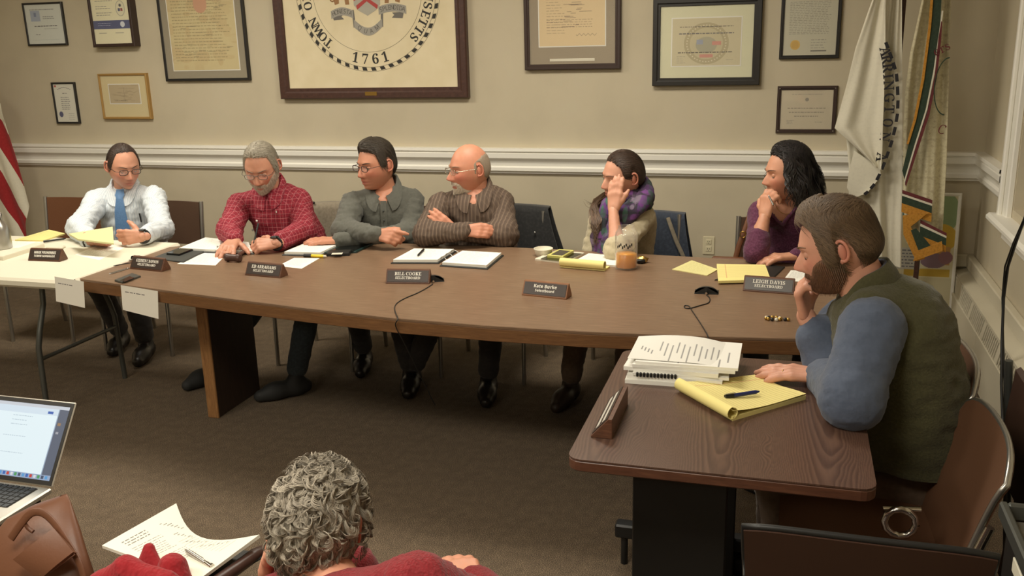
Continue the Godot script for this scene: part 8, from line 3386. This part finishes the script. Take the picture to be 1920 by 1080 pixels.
func woman_purple() -> void:
	var j := {"yaw": -22, "pelvis": Vector3(0.0200, 0.5200, -4.6200), "neck": Vector3(0.0545, 0.9991, -4.5000), "shl": Vector3(-0.1173, 0.9218, -4.4000), "shr": Vector3(0.1596, 0.9396, -4.5800), "ell": Vector3(-0.1187, 0.7850, -4.2079), "elr": Vector3(0.2200, 0.8000, -4.3600), "wrl": Vector3(-0.0904, 0.9354, -4.2800), "wrr": Vector3(0.0500, 0.7750, -4.2000), "head": Vector3(0.0013, 1.1106, -4.4500), "knl": Vector3(-0.1000, 0.5200, -4.2000), "knr": Vector3(0.1200, 0.5200, -4.2000), "anl": Vector3(-0.1000, 0.0900, -4.2500), "anr": Vector3(0.1200, 0.0900, -4.2500)}
	var skin := rgb8(202, 146, 118)
	var r := person("seated woman with dark wavy hair in a purple V-neck sweater", j, {
		"look": {"skin": skin, "brow": rgb8(44, 34, 30), "gaze": -0.7, "open": 0.3, "flush": 0.25, "nose": 0.95, "brow_size": 0.8},
		"face": [-68.0, 6.0, 0.0], "size": 1.04, "width": 0.14, "sleeve": 0.92, "bare": 0.72, "fold": 0.005, "neck": 0.047, "stop_l": 0.42,
		"hands": [[j.wrl, Vector3(0.12, 0.95, -0.2), Vector3(0.6, -0.1, -0.8), 1.0, [0.75, 0.95, 1.05, 1.1, 0.4], 0.95], [j.wrr, Vector3(-0.9, 0, 0.3), Vector3(0, -1, 0), -1.0, [0.3, 0.3, 0.3, 0.3, 0.2], 0.95]],
		"trousers": navy_trousers, "shoes": dark_shoes})
	cut_neckline(r, on_surface(r.top, Vector3(-0.0009, 0.8761, -4.4200), r.j.fwd, 0.02) + r.j.fwd * -0.004, Vector3.UP, r.j.fwd, 0.07, 0.12, skin)
	var apex := on_surface(r.top, Vector3(-0.0009, 0.8761, -4.4200), r.j.fwd, 0.02)
	var sd := Vector3.UP.cross(r.j.fwd)
	var band := MB.new()
	var bp := []
	for k in range(-8, 9):
		var q: Vector3 = apex - r.j.fwd * 0.05 + Vector3(0, 0.12 * absf(k) / 8.0, 0) + sd * (0.07 * k / 8.0)
		bp.append(on_surface(r.top, q, r.j.fwd, 0.014) + r.j.fwd * 0.001)
	band.tube(smooth_path(bp, 2), 0.0075, 8)
	var m := cloth("sweater_purple", rgb8(88, 38, 66), 70, 0.3, 0.95, 0.1)
	dress(r, m, "sweater")
	obj("neckband", band, m, r.t, true)
	var hc := rgb8(34, 29, 28)
	hairdo(r, hc, {"front": 0.084, "temple": 0.07, "burn": -0.03, "nape": -0.085, "thick": 0.026, "side": 0.02, "seed": 51.0, "relief": 0.004, "wave": 0.003, "flow_top": Vector3(1, 0, -0.2), "flow_side": Vector3(0.1, -1, -0.3), "curl": 0.5, "lift": 0.003}, 3000, 0.07, 0.0014)
	var hair := MB.new()
	for k in 130:
		var g := RandomNumberGenerator.new()
		g.seed = k + 400
		var az := g.randf_range(1.25, TAU - 1.25)
		var y0 := g.randf_range(0.0, 0.09)
		var len := g.randf_range(0.12, 0.19) + y0 * 0.8
		if absf(az - PI) > 1.7:
			len *= 0.7
		for w in 9:
			var p := h_point(clampf(y0 + g.randf_range(-0.01, 0.01), -0.1, 0.11), az + g.randf_range(-0.09, 0.09), 0.0)
			var o := Vector3(p.x, 0, p.z).normalized()
			var l := len * g.randf_range(0.85, 1.15)
			var pts := []
			for i in 9:
				var u := i / 8.0
				var q := p + o * (0.02 + 0.035 * sin(u * PI * 0.75) + 0.007 * sin(u * 10.0 + k)) + Vector3(0, -l * u, 0)
				q += o.cross(Vector3.UP) * 0.011 * sin(u * 9.0 + k * 1.7)
				pts.append(r.xf * q)
			blade(hair, pts, r.xf.basis * o, 0.0022, vary(hc, g.randf_range(0.6, 1.7)))
	stuff(obj("hair_locks", hair, hair_mat(), r.t, true))
	# necklace and ring
	var nk := MB.new()
	var pts := []
	for k in 15:
		var u := k / 14.0 * 2 - 1
		var p: Vector3 = r.j.neck + r.j.fwd * 0.03 + Vector3.UP.cross(r.j.fwd) * u * 0.055 + Vector3(0, -0.01 - 0.06 * (1 - u * u), 0)
		pts.append(on_surface(r.top, p, r.j.fwd, 0.018) + r.j.fwd * 0.001)
	nk.tube(pts, 0.0014, 5)
	obj("necklace", nk, M.brass, r.t, true)
	pen("silver pen held by the woman in purple", Vector3(-0.0784, 1.0346, -4.2700), Vector3(-0.0554, 0.9953, -4.2500), M.satin_steel, 0.004)


func man_vest() -> void:
	var j := {"yaw": -88, "pelvis": Vector3(0.4100, 0.4700, -2.7200), "neck": Vector3(0.2491, 1.0216, -2.7400), "shl": Vector3(0.2000, 0.8572, -2.9300), "shr": Vector3(0.2395, 0.9656, -2.5500), "ell": Vector3(0.1625, 0.7750, -2.7963), "elr": Vector3(0.1920, 0.8100, -2.4272), "wrl": Vector3(0.0743, 0.9076, -2.8400), "wrr": Vector3(0.1312, 0.7800, -2.6646), "head": Vector3(0.1487, 1.1489, -2.7400), "knl": Vector3(0.0000, 0.4900, -2.8400), "knr": Vector3(0.0200, 0.4900, -2.6200), "anl": Vector3(0.0200, 0.0900, -2.8400), "anr": Vector3(0.0500, 0.0900, -2.6200)}
	var skin := rgb8(206, 150, 126)
	var r := person("bearded man in a green fleece vest and blue shirt at the desk", j, {
		"look": {"skin": skin, "brow": rgb8(110, 82, 58), "gaze": -0.7, "open": 0.3, "flush": 0.3, "nose": 1.05},
		"face": [-94.0, 18.0, 0.0], "size": 1.09, "width": 0.185, "flat": 1.3, "sleeve": 1.55, "fold": 0.005, "fold_freq": 4.0, "neck": 0.066, "stop_l": 0.55, "stop_r": 0.97, "bare": 0.85, "slump": 0.01, "cell": 0.01, "belly": 0.02, "hem": 0.6,
		"hands": [[j.wrl, Vector3(-0.2, 0.95, 0.08), Vector3(1.0, 0.2, 0.3), 1.0, [0.85, 0.92, 0.97, 1.0, 0.3], 1.05, 0.02], [j.wrr, Vector3(-0.95, -0.02, -0.22), Vector3(0, -1, -0.05), -1.0, [0.12, 0.14, 0.16, 0.2, 0.08], 1.08]],
		"trousers": cloth("trousers_brown", rgb8(86, 68, 52), 40, 0.1), "shoes": dark_shoes})
	var shirt := cloth("shirt_slate_blue", rgb8(80, 90, 110), 60, 0.06)
	dress(r, shirt)
	var vest := MB.new()
	r.j.inset = 0.2
	var vb := torso(r.j, 0.022)
	nets(vest, vb, 0.011, 55.0, 0.555)
	wrinkle(vest, 0.009, 6.0, 8.0)
	var fl := cloth("fleece_green", rgb8(72, 70, 44), 80, 0.1, 1.0, 0.15)
	obj("vest", vest, fl, r.t, true)
	var up := Vector3(-0.45, 1, 0)
	collar(r.t, r.j.neck + Vector3(-0.02, 0.012, 0), up, r.j.fwd, 0.078, fl, 0.6, 0.03, "vest_collar", 0.05)
	collar(r.t, r.j.neck + Vector3(-0.022, 0.022, 0), up, r.j.fwd, 0.068, shirt, 0.8, 0.06)
	hairdo(r, rgb8(96, 77, 57), {"front": 0.078, "temple": 0.062, "burn": -0.045, "nape": -0.055, "thick": 0.023, "side": 0.01, "quiff": 0.016, "seed": 71.0, "relief": 0.002, "flow_top": Vector3(0.75, 0, 0.35), "flow_side": Vector3(0, -0.9, -0.6)}, 7000, 0.045, 0.0008)
	var hair := MB.new()
	beard(hair, r.xf, rgb8(112, 78, 56), "full", 0.004)
	obj("beard", hair, hair_mat(), r.t, true)
	# wedding ring
	var rg := MB.new()
	var hb: Array = hand_bones(j.wrr, Vector3(-0.95, -0.02, -0.22), Vector3(0, -1, -0.05), -1.0, [0.12, 0.14, 0.16, 0.2, 0.08], 1.08)
	var b0: Vector3 = hb[9][0]
	var b1: Vector3 = hb[9][1]
	var d := (b1 - b0).normalized()
	var x := d.cross(Vector3.UP).normalized()
	var pts := []
	for k in 13:
		var a := TAU * k / 12.0
		pts.append(b0.lerp(b1, 0.4) + (x * cos(a) + x.cross(d) * sin(a)) * 0.0108)
	rg.tube(pts, 0.0018, 6, false)
	obj("ring", rg, M.brass, r.t, true)


func woman_old() -> void:
	var j := {"yaw": 190, "pelvis": Vector3(-0.6200, 0.4200, -1.2200), "neck": Vector3(-0.7243, 0.8103, -1.3000), "shl": Vector3(-0.9308, 0.6728, -1.3800), "shr": Vector3(-0.5697, 0.8406, -1.2800), "ell": Vector3(-0.8600, 0.6400, -1.5800), "elr": Vector3(-0.3800, 0.6200, -1.4500), "wrl": Vector3(-1.0009, 0.6807, -1.5000), "wrr": Vector3(-0.6000, 0.6200, -1.6500), "head": Vector3(-0.8171, 0.8693, -1.4000), "knl": Vector3(-0.8600, 0.5000, -1.6500), "knr": Vector3(-0.6000, 0.5000, -1.6800), "anl": Vector3(-0.8600, 0.0900, -1.6000), "anr": Vector3(-0.6000, 0.0900, -1.6000)}
	var skin := rgb8(214, 150, 122)
	# she faces the table: her left side is on the left of the photograph's frame
	var r := person("grey curly-haired woman in a red sweater seen from behind", j, {
		"look": {"skin": skin, "brow": rgb8(150, 140, 130), "gaze": -0.6, "open": 0.4},
		"face": [196.0, 14.0, 6.0], "size": 0.93, "width": 0.16, "sleeve": 1.2, "fold": 0.006, "neck": 0.05, "stop_l": 0.75, "bare": 0.75, "slump": 0.02,
		"hands": [[j.wrl, Vector3(0.25, 0.9, -0.25), Vector3(0.9, -0.2, 0.1), -1.0, [0.2, 0.2, 0.25, 0.3, 0.2], 0.95], [j.wrr, Vector3(-0.6, 0, -0.7), Vector3(0, -1, 0), 1.0, [0.3, 0.3, 0.3, 0.3, 0.2], 0.95]],
		"trousers": navy_trousers, "shoes": dark_shoes})
	var m := cloth("sweater_red", rgb8(128, 26, 33), 90, 0.16, 1.0, 0.2)
	dress(r, m, "sweater")
	var base := rgb8(148, 139, 124)
	hairdo(r, rgb8(140, 131, 116), {"front": 0.05, "temple": 0.03, "burn": -0.04, "nape": -0.112, "thick": 0.02, "side": 0.018, "seed": 91.0, "relief": 0.003, "wave": 0.003, "curl": 0.9, "lift": 0.003, "flow_top": Vector3(0.8, 0, -0.6), "flow_side": Vector3(0.3, -1, -0.2)}, 6000, 0.05, 0.0008)
	var hair := MB.new()
	var n := 520
	for k in n:
		var g := RandomNumberGenerator.new()
		g.seed = k * 7 + 3
		# spread over the scalp
		var y := 0.118 * (1.0 - 1.93 * (k + 0.5) / n)
		var az := wrapf(k * 2.399963, -PI, PI)
		if y < hairline(absf(az), 0.05, 0.03, -0.04, -0.115):
			continue
		var p := h_point(clampf(y, -0.11, 0.116), az, 0.0)
		var o := p.normalized()
		var t1 := o.cross(Vector3(g.randf_range(-1, 1), g.randf_range(-1, 1), g.randf_range(-1, 1))).normalized()
		# most locks fall away from the crown
		t1 = (t1 * 0.75 + (Vector3.DOWN - o * Vector3.DOWN.dot(o)).normalized() * 0.7).normalized()
		var t2 := o.cross(t1)
		var cr := g.randf_range(0.012, 0.024)
		var turn := g.randf_range(1.6, 3.8)
		var hand := 1.0 if g.randf() < 0.5 else -1.0
		var shade := g.randf_range(0.85, 1.3)
		for w in 22:
			var pts := []
			var rr := cr * (1.0 - 0.034 * w)
			var a0 := g.randf_range(-0.25, 0.25)
			for i in 8:
				var u := i / 7.0
				var an := turn * u + a0
				var q := p + o * (0.018 + 0.007 * sin(u * PI) + 0.0004 * w) + t1 * (sin(an) * rr + u * 0.012) + t2 * hand * (1 - cos(an)) * rr * 0.8
				pts.append(r.xf * q)
			blade(hair, pts, r.xf.basis * (o + t2 * 0.4 * sin(w * 1.0)).normalized(), 0.00075, vary(base, shade * g.randf_range(0.8, 1.3)))
	stuff(obj("curls", hair, hair_mat(), r.t, true))
	glasses(r.t, r.xf, M.spectacle_dark, true)
